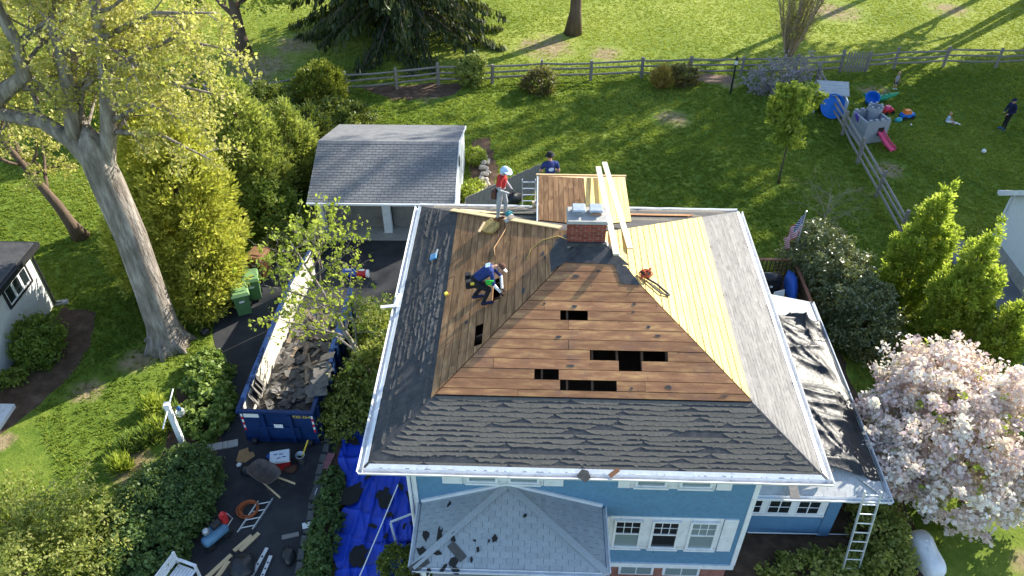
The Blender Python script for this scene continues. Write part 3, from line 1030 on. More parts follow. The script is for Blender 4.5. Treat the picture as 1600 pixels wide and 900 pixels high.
# ---- low side wing on the right
def side_wing():
    x0, x1, y0, y1, zt = 4.13, 7.15, -3.10, 4.1, 2.14
    w = MB()
    w.span(x0, x1, y0, y0 + .12, .12, zt)
    w.span(x1 - .12, x1, y0 + .12, y1, .12, zt)
    w.span(x0, x1 - .12, y1 - .12, y1, .12, zt)
    sw = w.build('side_wing', MT['blue_siding'], house)
    for k in range(7):
        b = MB(); z = .16 + k * .125
        b.add([(x0, y0 - .016, z), (x1, y0 - .016, z), (x1, y0 - .004, z + .118), (x0, y0 - .004, z + .118), (x0, y0 + .01, z), (x1, y0 + .01, z), (x1, y0 + .01, z + .118), (x0, y0 + .01, z + .118)],
              [(0, 1, 2, 3), (0, 4, 5, 1), (3, 2, 6, 7), (0, 3, 7, 4), (1, 5, 6, 2)])
        b.build('clapboard', MT['blue_siding'], sw)
    c = MB(); c.span(x1 - .30, x1 + .03, y0 - .05, y0 - .018, .13, zt); c.build('corner_board', MT['blue_siding'], sw)
    c = MB(); c.span(x0, x1 - .32, y0 - .05, y0 - .003, 1.05, 1.14); c.build('sill_board', MT['white_trim'], sw)
    c = MB(); c.span(x0, x1 - .32, y0 - .022, y0 - .003, 1.142, 2.13); c.build('window_casing', MT['white_trim'], sw)
    for i in range(3):
        a = 4.42 + i * .80
        f = MB()
        f.span(a, a + .60, y0 - .034, y0 - .024, 1.20, 2.04)
        f.build('window_pane', MT['pane_dark'], sw)
        g = MB()
        for x in (a, a + .30, a + .60):
            g.span(x - .014, x + .014, y0 - .046, y0 - .035, 1.20, 2.04)
        for z in (1.20, 1.48, 1.76, 2.04):
            g.span(a + .015, a + .285, y0 - .045, y0 - .0355, z - .012, z + .012)
            g.span(a + .315, a + .585, y0 - .045, y0 - .0355, z - .012, z + .012)
        g.build('window_muntins', MT['white_trim'], sw)
    # hipped low roof
    ex0, ex1, ey0, ey1, ez, tz = 4.06, 8.15, -3.37, 4.65, 2.32, 3.12
    hx = .95
    top_f = (4.06, -3.0, tz); top_b = (4.06, ey1, tz)
    P = {'a': (ex0, ey0, ez), 'b': (ex1, ey0, ez), 'c': (ex1, ey1, ez), 'd': top_f, 'e': top_b, 'h': (6.2, -3.0, tz - .40)}
    rr = MB()
    hip = np.array([7.05, -2.27, 2.558])
    rr.add([(ex0, ey0, ez), (ex1, ey0, ez), tuple(hip), (4.06, -2.27, 2.558)], [(0, 1, 2, 3)])
    rr.add([(ex1, ey0, ez), (ex1, ey1, ez), (4.06, ey1, 3.21), (4.06, -2.27, 3.21), tuple(hip)], [(0, 1, 2, 3, 4)])
    rr.add([(4.06, -2.27, 2.558), tuple(hip), (4.06, -2.27, 3.21)], [(0, 1, 2)])
    rr.add([(ex0, ey0, ez - .03), (ex1, ey0, ez - .03), (ex1, ey1, ez - .03), (ex0, ey1, ez - .03)], [(3, 2, 1, 0)])
    wr = rr.build('wing_roof', MT['shingle_pale'], house)
    r = random.Random(51)
    # shingle tabs on the front slope and along the right edge
    s = np.array([1., 0, 0]); u = unit(np.array([0, 1.10, .238])); n = np.cross(s, u)
    L = 1.125; ex, tw = .145, .30
    for i in range(8):
        d0, d1 = i * ex, min((i + 1) * ex + .01, L)
        x = 4.06 - tw * .5 * (i % 2)
        xr0 = ex1 - (ex1 - hip[0]) * d0 / L; xr1 = ex1 - (ex1 - hip[0]) * d1 / L
        while x < ex1:
            P = [(max(x + .004, 4.07), d0), (min(x + tw - .004, xr0), d0), (min(x + tw - .004, xr1), d1), (max(x + .004, 4.07), d1)]
            x += tw
            if P[1][0] - P[0][0] < .03 or P[2][0] - P[3][0] < .01: continue
            sl = (np.array([0, ey0, ez]), s, u, 1, L)
            ob = slab('shingle', sl, P, .003, .009, MT['shingle_pale'], wr, .012, r)
    hc = MB(); hc.bar((ex1, ey0, ez + .03), tuple(hip + np.array([0, 0, .03])), .20, .014); hc.build('hip_cap', MT['shingle_pale'], wr)
    gutter('gutter', (ex0, ey0 - .01, ez + .01), (ex1 + .12, ey0 - .01, ez + .01), (0, -1, 0), wr, MT['white_trim'], .12, .12)
    gutter('gutter', (ex1 + .01, ey0 - .12, ez + .01), (ex1 + .01, ey1, ez + .01), (1, 0, 0), wr, MT['white_trim'], .12, .12)
    sf = MB(); sf.span(ex0, ex1 - .01, ey0 + .01, ey1 - .01, 2.17, 2.27); sf.build('soffit', MT['white_trim'], wr)
side_wing()

def house_pt(p):
    c, s = math.cos(HYAW), math.sin(HYAW)
    return np.array([HC[0] + c * p[0] - s * p[1], HC[1] + s * p[0] + c * p[1], p[2]])

# ---- black tarp over the wing roof
def creases(rng, X, Y, n, hs, ws, ang, lens):
    """sharp straight-ish folds with limited length"""
    Z = np.zeros_like(X)
    for k in range(n):
        cx = rng.uniform(X.min(), X.max()); cy = rng.uniform(Y.min(), Y.max())
        a = rng.uniform(*ang) + (math.pi / 2 if rng.random() < .2 else 0)
        dx, dy = X - cx, Y - cy
        u = dx * math.cos(a) + dy * math.sin(a); v = -dx * math.sin(a) + dy * math.cos(a)
        L = rng.uniform(*lens); w = rng.uniform(*ws); h = rng.uniform(*hs)
        v = v + .10 * np.sin(u * rng.uniform(.8, 2.0) + k)
        w1 = np.where(v > 0, w, w * rng.uniform(.4, 1.0))
        Z = np.maximum(Z, 0) + h * np.exp(-np.abs(v) / w1) * np.exp(-(u / L) ** 4)
    return Z

def wing_tarp():
    nx, ny = 110, 170
    xs = np.linspace(4.2, 8.42, nx); ys = np.linspace(-2.75, 3.15, ny)
    X, Y = np.meshgrid(xs, ys)
    Y = Y + .10 * np.sin(X * 3.0) * (np.abs(Y) > 2.4) + np.clip((Y - 1.5), 0, 9) * (X - 6.6) * .22
    base = np.where(X < 8.2, 2.32 + (8.15 - X) * .22, 2.31 - (X - 8.2) * 1.6)
    rng = np.random.default_rng(4)
    Z = creases(rng, X, Y, 52, (.02, .15), (.04, .24), (-.6, .6), (.7, 2.4)) + .035
    Z += rng.normal(0, .004, Z.shape)
    Z *= np.clip((8.1 - X) / .5, .15, 1)
    V = np.stack([X, Y, base + Z], -1).reshape(-1, 3)
    W = np.array([house_pt(p) for p in V])
    fs = []
    for j in range(ny - 1):
        for i in range(nx - 1):
            k = j * nx + i
            fs.append((k, k + 1, k + nx + 1, k + nx))
    mb = MB(); mb.add(W, fs)
    o = mb.build('black_tarp', mat('black_plastic', (.026, .026, .028), .50, .3, 6, bump=.010, bscale=12, spec=.4), None, True)
    sm = o.modifiers.new('thick', 'SOLIDIFY'); sm.thickness = .006
    tag(o, 'wrinkled black plastic sheet spread over the low side roof', 'tarp')
wing_tarp()

# ================================================================== garage
def garage():
    g = thing('garage', 'low garage with grey shingled gable roof and white end wall', 'garage', (-5.35, 27.9, 0), RAD(-1.0))
    hx = 2.95
    ye, yr, yb = -1.0, 2.1, 6.0      # front eave, ridge, rear eave
    zE, zR, zB = 2.17, 3.23, 1.92
    w = MB()
    # end walls as gable pentagons
    for x0, x1 in ((hx - .12, hx), (-hx, -hx + .12)):
        poly = [(.15, 0), (5.85, 0), (5.85, zB - .02), (yr, zR - .08), (.15, zE + .30)]
        vs = [(x0, y, z) for y, z in poly] + [(x1, y, z) for y, z in poly]
        n = 5
        w.add(vs, [tuple(range(n)), tuple(range(2 * n - 1, n - 1, -1))] + [(i, n + i, n + (i + 1) % n, (i + 1) % n) for i in range(n)])
    w.span(-hx + .12, hx - .12, 5.73, 5.85, 0, zB - .05)
    w.span(-hx + .12, hx - .12, .15, .27, 2.1, 2.42)
    w.build('wall', MT['white_trim'], g)
    gd = MT['garage_door'] = mat('garage_door', (.23, .21, .185), .6, .15, 2, bump=.003)
    for (a, b) in ((-hx + .15, -.18), (.18, hx - .15)):
        d = MB(); d.span(a, b, .30, .34, .02, 2.1)
        do = d.build('garage_door', gd, g)
        for r in range(4):
            for c in range(4):
                p = MB(); wd = (b - a) / 4
                p.span(a + c * wd + .07, a + (c + 1) * wd - .07, .285, .299, .08 + r * .51, .50 + r * .51)
                p.build('door_panel', gd, do)
    for (x, wd) in ((0, .34), (-hx + .15, .26), (hx - .15, .26)):
        p = MB(); p.span(x - wd / 2, x + wd / 2, -.12, .145, 0, 2.12); p.build('pier', MT['white_trim'], g)
    oc = MB()
    oc.lathe([(.26, 0), (.26, .03)], 8)
    oc.v = [(hx + z_, 2.6 + x_, 2.0 + y_) for (x_, y_, z_) in [(v[0], v[1], v[2] + .004) for v in oc.v]]
    oc.build('vent_window', MT['pane_dark'], g)
    r = MB()
    t = .07
    P = [(ye, zE), (yr, zR), (yb, zB)]
    X0, X1 = -hx - .08, hx + .08
    for (p, q) in ((P[0], P[1]), (P[1], P[2])):
        r.add([(X0, p[0], p[1]), (X1, p[0], p[1]), (X1, q[0], q[1]), (X0, q[0], q[1]), (X0, p[0], p[1] - t), (X1, p[0], p[1] - t), (X1, q[0], q[1] - t), (X0, q[0], q[1] - t)],
              [(0, 1, 2, 3), (7, 6, 5, 4), (0, 4, 5, 1), (1, 5, 6, 2), (3, 7, 4, 0)])
    ro = r.build('roof', MT['felt'], g)
    # shingle tabs too small to pick apart: real geometry joined
    rg = random.Random(61)
    for name, (p, q) in (('front_shingles', (P[0], P[1])), ('rear_shingles', (P[2], P[1]))):
        rear = name[0] == 'r'
        L = math.hypot(q[0] - p[0], q[1] - p[1]); uy, uz = (q[0] - p[0]) / L, (q[1] - p[1]) / L
        ny, nz = (-uz, uy) if not rear else (uz, -uy)
        mb = MB(); ex = .142; tw = .30
        k = int(L / ex)
        for i in range(k + 1):
            d0, d1 = i * ex, min(L, (i + 1) * ex + .01)
            x = X0 - tw * ((i % 2) * .5)
            while x < X1:
                a, b = max(X0, x + .007), min(X1, x + tw - .007)
                x += tw
                if b - a < .03: continue
                h = .012 + rg.uniform(0, .004)
                def pt(xx, dd, hh): return (xx, p[0] + uy * dd + ny * hh, p[1] + uz * dd + nz * hh)
                mb.add([pt(a, d0, h), pt(b, d0, h), pt(b, d1, .003), pt(a, d1, .003), pt(a, d0, .001), pt(b, d0, .001)], [(0, 1, 2, 3), (0, 4, 5, 1)], 0 if rg.random() < .55 else (1 if rg.random() < .6 else 2))
        ob = mb.build(name, [MT['shingle_grey'], mat(name + '_b', (.145, .15, .16), .9, .2, 20), mat(name + '_c', (.185, .19, .197), .9, .2, 20)], ro)
        tag(ob, kind='stuff')
    rc = MB()
    n = 22
    for i in range(n):
        a = X0 + (X1 - X0) * i / n
        rc.add([(a + .005, yr - .16, zR - .032), (a + .27, yr - .16, zR - .035), (a + .27, yr, zR + .024), (a + .005, yr, zR + .03), (a + .27, yr + .15, zR - .024), (a + .005, yr + .15, zR - .02)], [(0, 1, 2, 3), (3, 2, 4, 5)])
    rc.build('ridge_cap', MT['shingle_grey'], ro)
    f = MB()
    f.span(X0, X1, ye - .09, ye - .01, zE - .10, zE - .01)
    f.build('gutter', MT['white_trim'], ro)
    rk = MB()
    for (p, q) in ((P[0], P[1]), (P[1], P[2])):
        rk.bar((X1 + .012, p[0], p[1] - .06), (X1 + .012, q[0], q[1] - .06), .022, .14)
    rk.build('rake_board', MT['white_trim'], ro)
garage()

# ================================================================== neighbours
def neighbour_left():
    n = thing('stucco_outbuilding', 'white stucco outbuilding with black roof edge and three pane window', 'outbuilding', (-17.75, 23.0, 0), RAD(-1.5))
    w = MB(); w.span(-4.5, 0, -6.4, 0, 0, 2.62); w.build('wall', MT['stucco'], n)
    r = MB(); r.span(-4.8, .34, -6.8, .32, 2.66, 2.86); ro = r.build('roof', MT['black_paint'], n)
    f = MB(); f.span(-4.7, .22, -6.7, .20, 2.862, 2.90); f.build('roofing', MT['felt'], ro)
    d = MB(); d.tube([(.05, .05, 2.6), (.05, .05, .12), (.30, .12, .08)], .045, 8); d.build('downspout', MT['black_paint'], n)
    y0, y1, z0, z1 = -2.05, -.45, 1.62, 2.50
    fr = MB()
    for (a, b, c, e) in ((y0, y1, z1 - .09, z1), (y0, y1, z0, z0 + .09), (y0, y0 + .09, z0 + .09, z1 - .09), (y1 - .09, y1, z0 + .09, z1 - .09)):
        fr.span(.004, .06, a, b, c, e)
    wi = fr.build('window', MT['black_paint'], n)
    wd = (y1 - y0 - .18) / 3
    for i in range(3):
        a = y0 + .09 + i * wd
        s = MB()
        for (p, q, c, e) in ((a + .01, a + wd - .01, z1 - .14, z1 - .092), (a + .01, a + wd - .01, z0 + .092, z0 + .14), (a + .01, a + .05, z0 + .14, z1 - .14), (a + wd - .05, a + wd - .01, z0 + .14, z1 - .14)):
            s.span(.004, .045, p, q, c, e)
        s.build('sash', MT['white_trim'], wi)
        g = MB(); g.span(.003, .02, a + .05, a + wd - .05, z0 + .14, z1 - .14); g.build('pane', MT['pane_dark'], wi)
    sp = MB(); sp.box((.25, .15, .06), (.5, .22, .10), .3, taper=.8); sp.build('splash_block', MT['concrete'], n)
    st = MB(); st.span(.003, 1.15, -6.5, -5.15, .0, .16); so = st.build('step', MT['white_trim'], n)
    lv = MB(); lv.span(.003, .75, -6.3, -5.6, .162, .95); lo = lv.build('louvre_box', MT['metal_grey'], n)
    for i in range(7):
        s = MB(); s.span(.752, .775, -6.25, -5.65, .22 + i * .10, .28 + i * .10); s.build('slat', MT['metal_grey'], lo)
neighbour_left()

def neighbour_right():
    n = thing('white_house', 'white clapboard house on a concrete foundation beside a paved drive', 'house', (20.2, 26.8, 0), RAD(-1.5))
    L = 8.0; pk = 5.4; ev = 2.72
    f = MB(); f.span(0, 7, -L, 0, 0, .55); f.build('foundation', MT['concrete'], n)
    def zt(y): return ev + (pk - ev) * (1 - abs(y + L / 2) / (L / 2))
    w = MB()
    poly = [(0, .55), (0, ev), (-L / 2, pk), (-L, ev), (-L, .55)]
    vs = [(.06, y, z) for y, z in poly] + [(7, y, z) for y, z in poly]
    w.add(vs, [(0, 1, 2, 3, 4), (9, 8, 7, 6, 5)] + [(i, 5 + i, 5 + (i + 1) % 5, (i + 1) % 5) for i in range(5)])
    wo = w.build('wall', mat('white_siding', (.70, .73, .75), .55, .05, 5), n)
    k = 0
    while .57 + k * .125 < pk - .3:
        z = .57 + k * .125; k += 1
        ya = -.03 if z + .12 < ev else -L / 2 + (pk - z - .12) / (pk - ev) * L / 2
        yb = -L - ya
        b = MB()
        b.add([(.03, yb, z), (.03, ya, z), (.052, ya, z + .118), (.052, yb, z + .118), (.06, yb, z), (.06, ya, z), (.059, ya, z + .118), (.059, yb, z + .118)], [(3, 2, 1, 0), (0, 1, 5, 4), (2, 3, 7, 6)])
        b.build('clapboard', wo.data.materials[0], wo)
    c = MB(); c.span(-.01, .12, -.12, .01, .55, 2.72); c.build('corner_board', MT['white_trim'], n)
    d = MB(); d.tube([(-.06, -.08, 2.6), (-.06, -.08, .1)], .045, 8); d.build('downspout', MT['white_trim'], n)
    r = MB()
    sl = (pk - ev) / (L / 2)
    P = [(.45, ev - .45 * sl + .06), (-L / 2, pk + .06), (-L - .45, ev - .45 * sl + .06)]
    for (p, q) in ((P[0], P[1]), (P[1], P[2])):
        r.add([(-.25, p[0], p[1]), (7.3, p[0], p[1]), (7.3, q[0], q[1]), (-.25, q[0], q[1]), (-.25, p[0], p[1] - .14), (7.3, p[0], p[1] - .14), (7.3, q[0], q[1] - .14), (-.25, q[0], q[1] - .14)],
              [(0, 1, 2, 3), (7, 6, 5, 4), (0, 4, 5, 1), (2, 6, 7, 3)])
    ro = r.build('roof', mat('tan_shingle', (.42, .36, .28), .9, .15, 10), n)
    for (p, q) in ((P[0], P[1]), (P[1], P[2])):
        g = MB(); g.bar((-.27, p[0], p[1] - .08), (-.27, q[0], q[1] - .08), .03, .20); g.build('rake_board', MT['white_trim'], ro)
    g = MB(); g.span(-.28, 7.3, .452, .56, P[0][1] - .14, P[0][1]); g.build('gutter', MT['white_trim'], ro)
neighbour_right()

# ================================================================== fences
def rail_fence(name, label, posts, group=None, h=1.25, rails=(.38, .72, 1.06), seed=0, skip=()):
    r = random.Random(seed)
    f = thing(name, label, 'fence', (posts[0][0], posts[0][1], 0), 0, group)
    o = np.array([posts[0][0], posts[0][1], 0])
    for p in posts:
        q = np.array([p[0], p[1], 0]) - o
        b = MB(); lean = (r.uniform(-.05, .05), r.uniform(-.05, .05))
        hh = h + r.uniform(-.06, .12)
        b.bar(q, q + np.array([lean[0], lean[1], hh]), .13, .15)
        b.build('post', MT['fence_wood'], f)
    for i in range(len(posts) - 1):
        if i in skip: continue
        p = np.array([posts[i][0], posts[i][1], 0]) - o; q = np.array([posts[i + 1][0], posts[i + 1][1], 0]) - o
        d = unit(q - p)
        for z in rails:
            b = MB()
            a = p - d * .10 + np.array([0, .0, z + r.uniform(-.05, .05)]); e = q + d * .10 + np.array([0, 0, z + r.uniform(-.05, .05)])
            m = (a + e) / 2 + np.array([0, 0, r.uniform(-.06, .01)])
            b.tube([a, m, e], [.05, .065, .05], 5)
            b.build('rail', MT['fence_wood'], f)
    return f
def gp(*pp): return [G(*p)[:2] for p in pp]
rail_fence('split_rail_fence', 'grey split rail fence along the back of the lawn', gp((330, 168), (400, 160), (466, 152), (543, 145), (620, 139), (685, 133), (769, 131), (846, 126), (923, 125), (1002, 122), (1077, 119), (1157, 119), (1240, 118), (1312, 113)), seed=1)
rail_fence('split_rail_fence', 'grey split rail fence running on from the picket gate behind the playing children', gp((1352, 112), (1396, 108), (1473, 105), (1555, 106), (1640, 102)), seed=2)
rail_fence('split_rail_fence', 'grey split rail fence between the lawn and the toy strewn yard', [(17.35, 42.0), (17.2, 39.2), (17.1, 36.4), (16.95, 33.6), (16.8, 30.6), (16.65, 27.4)], seed=3, h=1.35)

def picket_gate():
    a = G(1314, 113)[:2]; b = G(1352, 113)[:2]
    g = thing('picket_gate', 'weathered grey picket gate in the rear fence', 'gate', (a[0], a[1], 0))
    L = b[0] - a[0]
    n = 9
    for i in range(n):
        x = .08 + (L - .16) * i / (n - 1)
        p = MB(); p.prism([(x - .045, 0), (x + .045, 0), (x + .045, 1.15), (x, 1.25), (x - .045, 1.15)], -.012, .012)
        p.v = [(v[0] + .06, -.10 + v[2], .08 + v[1]) for v in p.v]
        p.build('picket', MT['fence_wood'], g)
    for z in (.35, .95):
        p = MB(); p.bar((.05, -.07, z), (L, -.07, z), .03, .09); p.build('gate_rail', MT['fence_wood'], g)
picket_gate()

def picket_fence():
    a = np.array([-2.0, 28.35]); b = np.array([1.35, 31.2])
    f = thing('picket_fence', 'grey board fence between the garage and the house', 'fence', (a[0], a[1], 0), math.atan2(b[1] - a[1], b[0] - a[0]))
    L = np.linalg.norm(b - a)
    r = random.Random(12)
    n = int(L / .155)
    for i in range(n):
        x = i * .155
        h = 1.45 + r.uniform(-.02, .02)
        p = MB(); p.span(x, x + .14, -.012, .012, .06, h); p.build('picket', MT['fence_wood'], f)
    for z in (.4, 1.15):
        p = MB(); p.span(0, L, .014, .06, z - .045, z + .045); p.build('fence_rail', MT['fence_wood'], f)
picket_fence()

# ================================================================== roll-off dumpster
def text_mesh(name, body, size, m, parent, loc, rot, ext=.002):
    cu = bpy.data.curves.new(name, 'FONT')
    cu.body = body; cu.size = size; cu.extrude = ext
    tmp = bpy.data.objects.new(name, cu)
    COL.objects.link(tmp)
    bpy.context.view_layer.update()
    me = bpy.data.meshes.new_from_object(tmp.evaluated_get(bpy.context.evaluated_depsgraph_get()))
    bpy.data.objects.remove(tmp, do_unlink=True)
    me.materials.clear(); me.materials.append(m)
    o = link(name, me, parent)
    o.location = loc; o.rotation_euler = rot
    return o

MT['bin_blue'] = mat('dumpster_blue', (.008, .030, .11), .45, .25, 3, bump=.002, bscale=20, dirt=((.05, .05, .06), 5, .62))
MT['bin_inside'] = mat('dumpster_inside', (.62, .57, .47), .7, .22, 3, 6, .003, 30, col2=(.72, .68, .60), dirt=((.13, .10, .07), 3.5, .60))
MT['label_white'] = mat('label_white', (.75, .76, .74), .5, .05, 3)
MT['reflect_red'] = mat('reflect_red', (.55, .03, .03), .4, .1, 3)
MT['yellow_paint'] = mat('yellow_paint', (.75, .55, .06), .5, .05, 3)
def dumpster():
    d = thing('dumpster', 'long dark blue open roll off dumpster filled with torn roofing', 'dumpster', (-8.52, 16.32, 0), RAD(-2.5))
    W, L, H0, H1 = 2.36, 6.0, .18, 1.52
    t = .06
    b = MB(); b.span(0, W, 0, L, .08, H0 + .06); b.build('floor', MT['bin_blue'], d)
    for name, (x0, x1, y0, y1) in (('front_panel', (0, W, 0, t)), ('side_panel', (0, t, t, L)), ('side_panel', (W - t, W, t, L))):
        b = MB(); b.span(x0, x1, y0, y1, H0, H1)
        o = b.build(name, MT['bin_blue'], d)
    for (x0, x1) in ((t + .002, t + .012), (W - t - .012, W - t - .002)):
        b = MB(); b.span(x0, x1, t + .02, L - .03, H0 + .08, H1 - .10); b.build('liner', MT['bin_inside'], d)
    # top rails, ribs
    for (p, q) in (((-.03, -.03, H1 + .04), (W + .03, -.03, H1 + .04)), ((.02, .03, H1 + .045), (.02, L, H1 + .045)), ((W - .02, .03, H1 + .045), (W - .02, L, H1 + .045))):
        b = MB(); b.bar(p, q, .12, .10); b.build('top_rail', MT['bin_blue'], d)
    for i in range(9):
        y = .3 + i * .67
        for x in (-.05, W + .05):
            b = MB(); b.box((x, y, .82), (.09, .10, 1.36)); b.build('rib', MT['bin_blue'], d)
    for x in (.75, W - .75):
        b = MB(); b.box((x, -.05, .82), (.10, .09, 1.30)); b.build('rib', MT['bin_blue'], d)
    b = MB(); b.box((W / 2, -.03, .60), (1.30, .05, .55)); b.build('hook_plate', MT['bin_blue'], d)
    for x in (.28, W - .28):
        b = MB(); b.tube([(x - .07, -.02, .13), (x + .07, -.02, .13)], .12, 12); b.build('roller', MT['black_paint'], d)
    b = MB(); b.span(.14, .62, -.012, -.002, 1.25, 1.42); b.build('label_plate', MT['label_white'], d)
    b = MB(); b.span(1.05, 1.33, -.068, -.060, .86, 1.02); b.build('label_plate', MT['label_white'], d)
    text_mesh('number_marking', '930-354', .17, MT['yellow_paint'], d, (1.68, -.006, 1.28), (math.pi / 2, 0, 0))
    for x in (.07, W - .07):
        for k in range(6):
            b = MB(); b.span(x - .03, x + .03, -.008, -.001, .62 + k * .13, .745 + k * .13)
            b.build('reflector', MT['label_white'] if k % 2 else MT['reflect_red'], d)
    # rear door swung round in line with the left side
    dm = MB(); dm.span(-.06, .0, 0, 2.28, H0, H1 + .05); do = dm.build('rear_door', MT['bin_blue'], d)
    do.location = (.02, L + .05, 0); do.rotation_euler = (0, 0, RAD(-7))
    li = MB(); li.span(.002, .012, .08, 2.2, H0 + .08, H1 - .05); li.build('liner', MT['bin_inside'], do)
    return d
dumpster()

def debris():
    """loose roofing in the dumpster: each slab of torn shingle a piece of one heap"""
    r = random.Random(77)
    c, s = math.cos(RAD(-2.5)), math.sin(RAD(-2.5))
    def W(x, y): return (-8.52 + c * x - s * y, 16.32 + s * x + c * y)
    wood = MT['debris_wood'] = mat('debris_wood', (.25, .19, .135), .85, .35, 5, rand=.25)
    tar = MT['debris_tar'] = mat('debris_tar', (.12, .112, .104), .9, .35, 8, rand=.45)
    heap = thing('debris_heap', 'heap of torn grey shingles and old boards inside the dumpster', 'debris', (*W(1.18, 3.0), .25))
    base = MB()
    nx, ny = 14, 34
    vs = []
    for j in range(ny):
        for i in range(nx):
            x = .09 + (2.18) * i / (nx - 1); y = .10 + 5.75 * j / (ny - 1)
            z = .26 + .14 * math.exp(-((y - 1.6) / 1.7) ** 2) + .12 * math.sin(x * 4 + y * 2.1) * .5 + r.uniform(0, .10)
            wx, wy = W(x, y); p = heap.location
            vs.append((wx - p[0], wy - p[1], z - .25))
    base.add(vs, [(j * nx + i, j * nx + i + 1, (j + 1) * nx + i + 1, (j + 1) * nx + i) for j in range(ny - 1) for i in range(nx - 1)])
    base.build('loose_fill', tar, heap)
    p = heap.location
    for k in range(210):
        x = r.uniform(.3, 2.05); y = r.uniform(.25, 5.7)
        z = .38 + .18 * math.exp(-((y - 1.6) / 1.7) ** 2) + r.uniform(0, .12)
        bend, bend2 = r.uniform(-1.2, 1.6), r.uniform(-1.5, 1.5)
        wd = r.random() < (.4 if y > 2.6 else .08)
        mb = MB()
        if wd: mb.box((0, 0, 0), (r.uniform(.3, .9), r.uniform(.06, .20), .02))
        else:
            m = [(-.22 + r.uniform(-.06, .06), -.12), (.05, -.15 + r.uniform(-.05, .05)), (.24, -.10), (.20 + r.uniform(-.08, .06), .13), (-.05, .16 + r.uniform(-.06, .04)), (-.25, .10)]
            mb.prism(m, -.006, .006)
            mb.v = [(v[0], v[1], v[2] + bend * v[0] * v[0] + bend2 * v[0] * v[1]) for v in mb.v]
        o = mb.build('old_board' if wd else 'shingle_scrap', wood if wd else tar, heap)
        wx, wy = W(x, y)
        o.location = (wx - p[0], wy - p[1], z - .25)
        o.rotation_euler = (r.uniform(-.4, .4), r.uniform(-.4, .4), r.uniform(0, 6.3))
        if not wd: o.scale = (r.uniform(.45, 1.15),) * 2 + (1,)
    # scraps hanging over the walls
    for k in range(16):
        mb = MB(); mb.prism([(-.2, -.14), (.18, -.17), (.22, .12), (-.02, .18), (-.21, .13)], -.006, .006)
        o = mb.build('shingle_scrap', tar, heap)
        left = k % 3 == 0
        x = .17 if left else 2.30; y = r.uniform(.7, 1.6) if left else r.uniform(.7, 2.8)
        wx, wy = W(x, y)
        o.location = (wx - p[0], wy - p[1], r.uniform(.95, 1.3) - .25 if left else 1.66 - .25)
        o.rotation_euler = (r.uniform(-.3, .3), (1.2 if left else r.uniform(-.5, .5)), r.uniform(0, .8))
        o.scale = (r.uniform(.9, 1.6),) * 3
debris()

# ================================================================== wheelie bins
def wheelie_bin(label, loc, rz, col, lidcol=None, s=1.0, group=None):
    nm = 'bin_' + str(int(col[0] * 999)) + str(int(col[1] * 999))
    m = mat(nm, col, .5, .12, 4); ml = mat(nm + '_lid', lidcol or col, .45, .1, 4)
    b = thing('wheelie_bin', label, 'bin', loc, rz, group)
    k = MB()
    k.box((0, 0, .53), (.52 * .92, .60 * .92, .90), taper=1.16); bo = k.build('body', m, b)
    k = MB(); k.span(-.31, .31, -.36, .36, .965, 1.0); k.build('rim', m, bo)
    k = MB()
    k.add([(-.32, -.38, 1.003), (.32, -.38, 1.003), (.32, .34, 1.003), (-.32, .34, 1.003), (-.27, -.30, 1.09), (.27, -.30, 1.09), (.27, .28, 1.12), (-.27, .28, 1.12)],
          [(0, 1, 5, 4), (1, 2, 6, 5), (2, 3, 7, 6), (3, 0, 4, 7), (4, 5, 6, 7), (3, 2, 1, 0)])
    li = k.build('lid', ml, b)
    k = MB(); k.span(-.20, .20, -.18, .16, 1.11, 1.125); k.build('lid_panel', ml, li)
    k = MB(); k.tube([(-.24, .35, .99), (-.24, .43, 1.0), (.24, .43, 1.0), (.24, .35, .99)], .018, 6); k.build('handle', m, b)
    for x in (-.27, .27):
        k = MB(); k.tube([(x - .03, .28, .12), (x + .03, .28, .12)], .12, 12); k.build('wheel', MT['black_paint'], b)
    k = MB(); k.span(-.09, .09, -.345, -.338, .70, .78); k.build('emblem', MT['label_white'], b)
    b.scale = (s, s, s)
    return b
wheelie_bin('green wheeled bin with its front to the drive', (*G(383, 487)[:2], 0), RAD(22), (.10, .20, .08), (.17, .29, .12), 1.05)
wheelie_bin('green wheeled bin pushed against the hedge behind another green bin', (*(G(383, 487)[:2] + np.array([.18, .85])), 0), RAD(18), (.105, .21, .085), (.16, .28, .115), 1.05)
wheelie_bin('blue wheeled recycling bin tucked beside the brown bin', (*(G(383, 441)[:2] + np.array([-.15, .1])), 0), RAD(10), (.02, .10, .33), None, .95)
wheelie_bin('brown wheeled bin standing at the edge of the drive', (*G(411, 432)[:2], 0), RAD(-16), (.21, .085, .035), (.34, .17, .085), 1.12)

# ================================================================== vegetation
def rand_dirs(rng, n):
    v = rng.normal(size=(n, 3))
    return v / np.linalg.norm(v, axis=1, keepdims=True)

def leaf_quads(rng, C, axis, nrm, length, width, fold=.0):
    """rhombic leaves: centre C, long axis, rough normal"""
    n = len(C)
    a = axis / (np.linalg.norm(axis, axis=1, keepdims=True) + 1e-9)
    b = np.cross(nrm, a)
    b /= (np.linalg.norm(b, axis=1, keepdims=True) + 1e-9)
    k = rng.uniform(.5, 1.45, n)
    L = (length * k * rng.uniform(.85, 1.15, n))[:, None]
    W = (width * k * rng.uniform(.8, 1.2, n))[:, None]
    V = np.empty((n, 4, 3))
    V[:, 0] = C - a * L * .5
    V[:, 1] = C + b * W * .5 + a * L * .08
    V[:, 2] = C + a * L * .5
    V[:, 3] = C - b * W * .5 + a * L * .08
    return V.reshape(-1, 3)

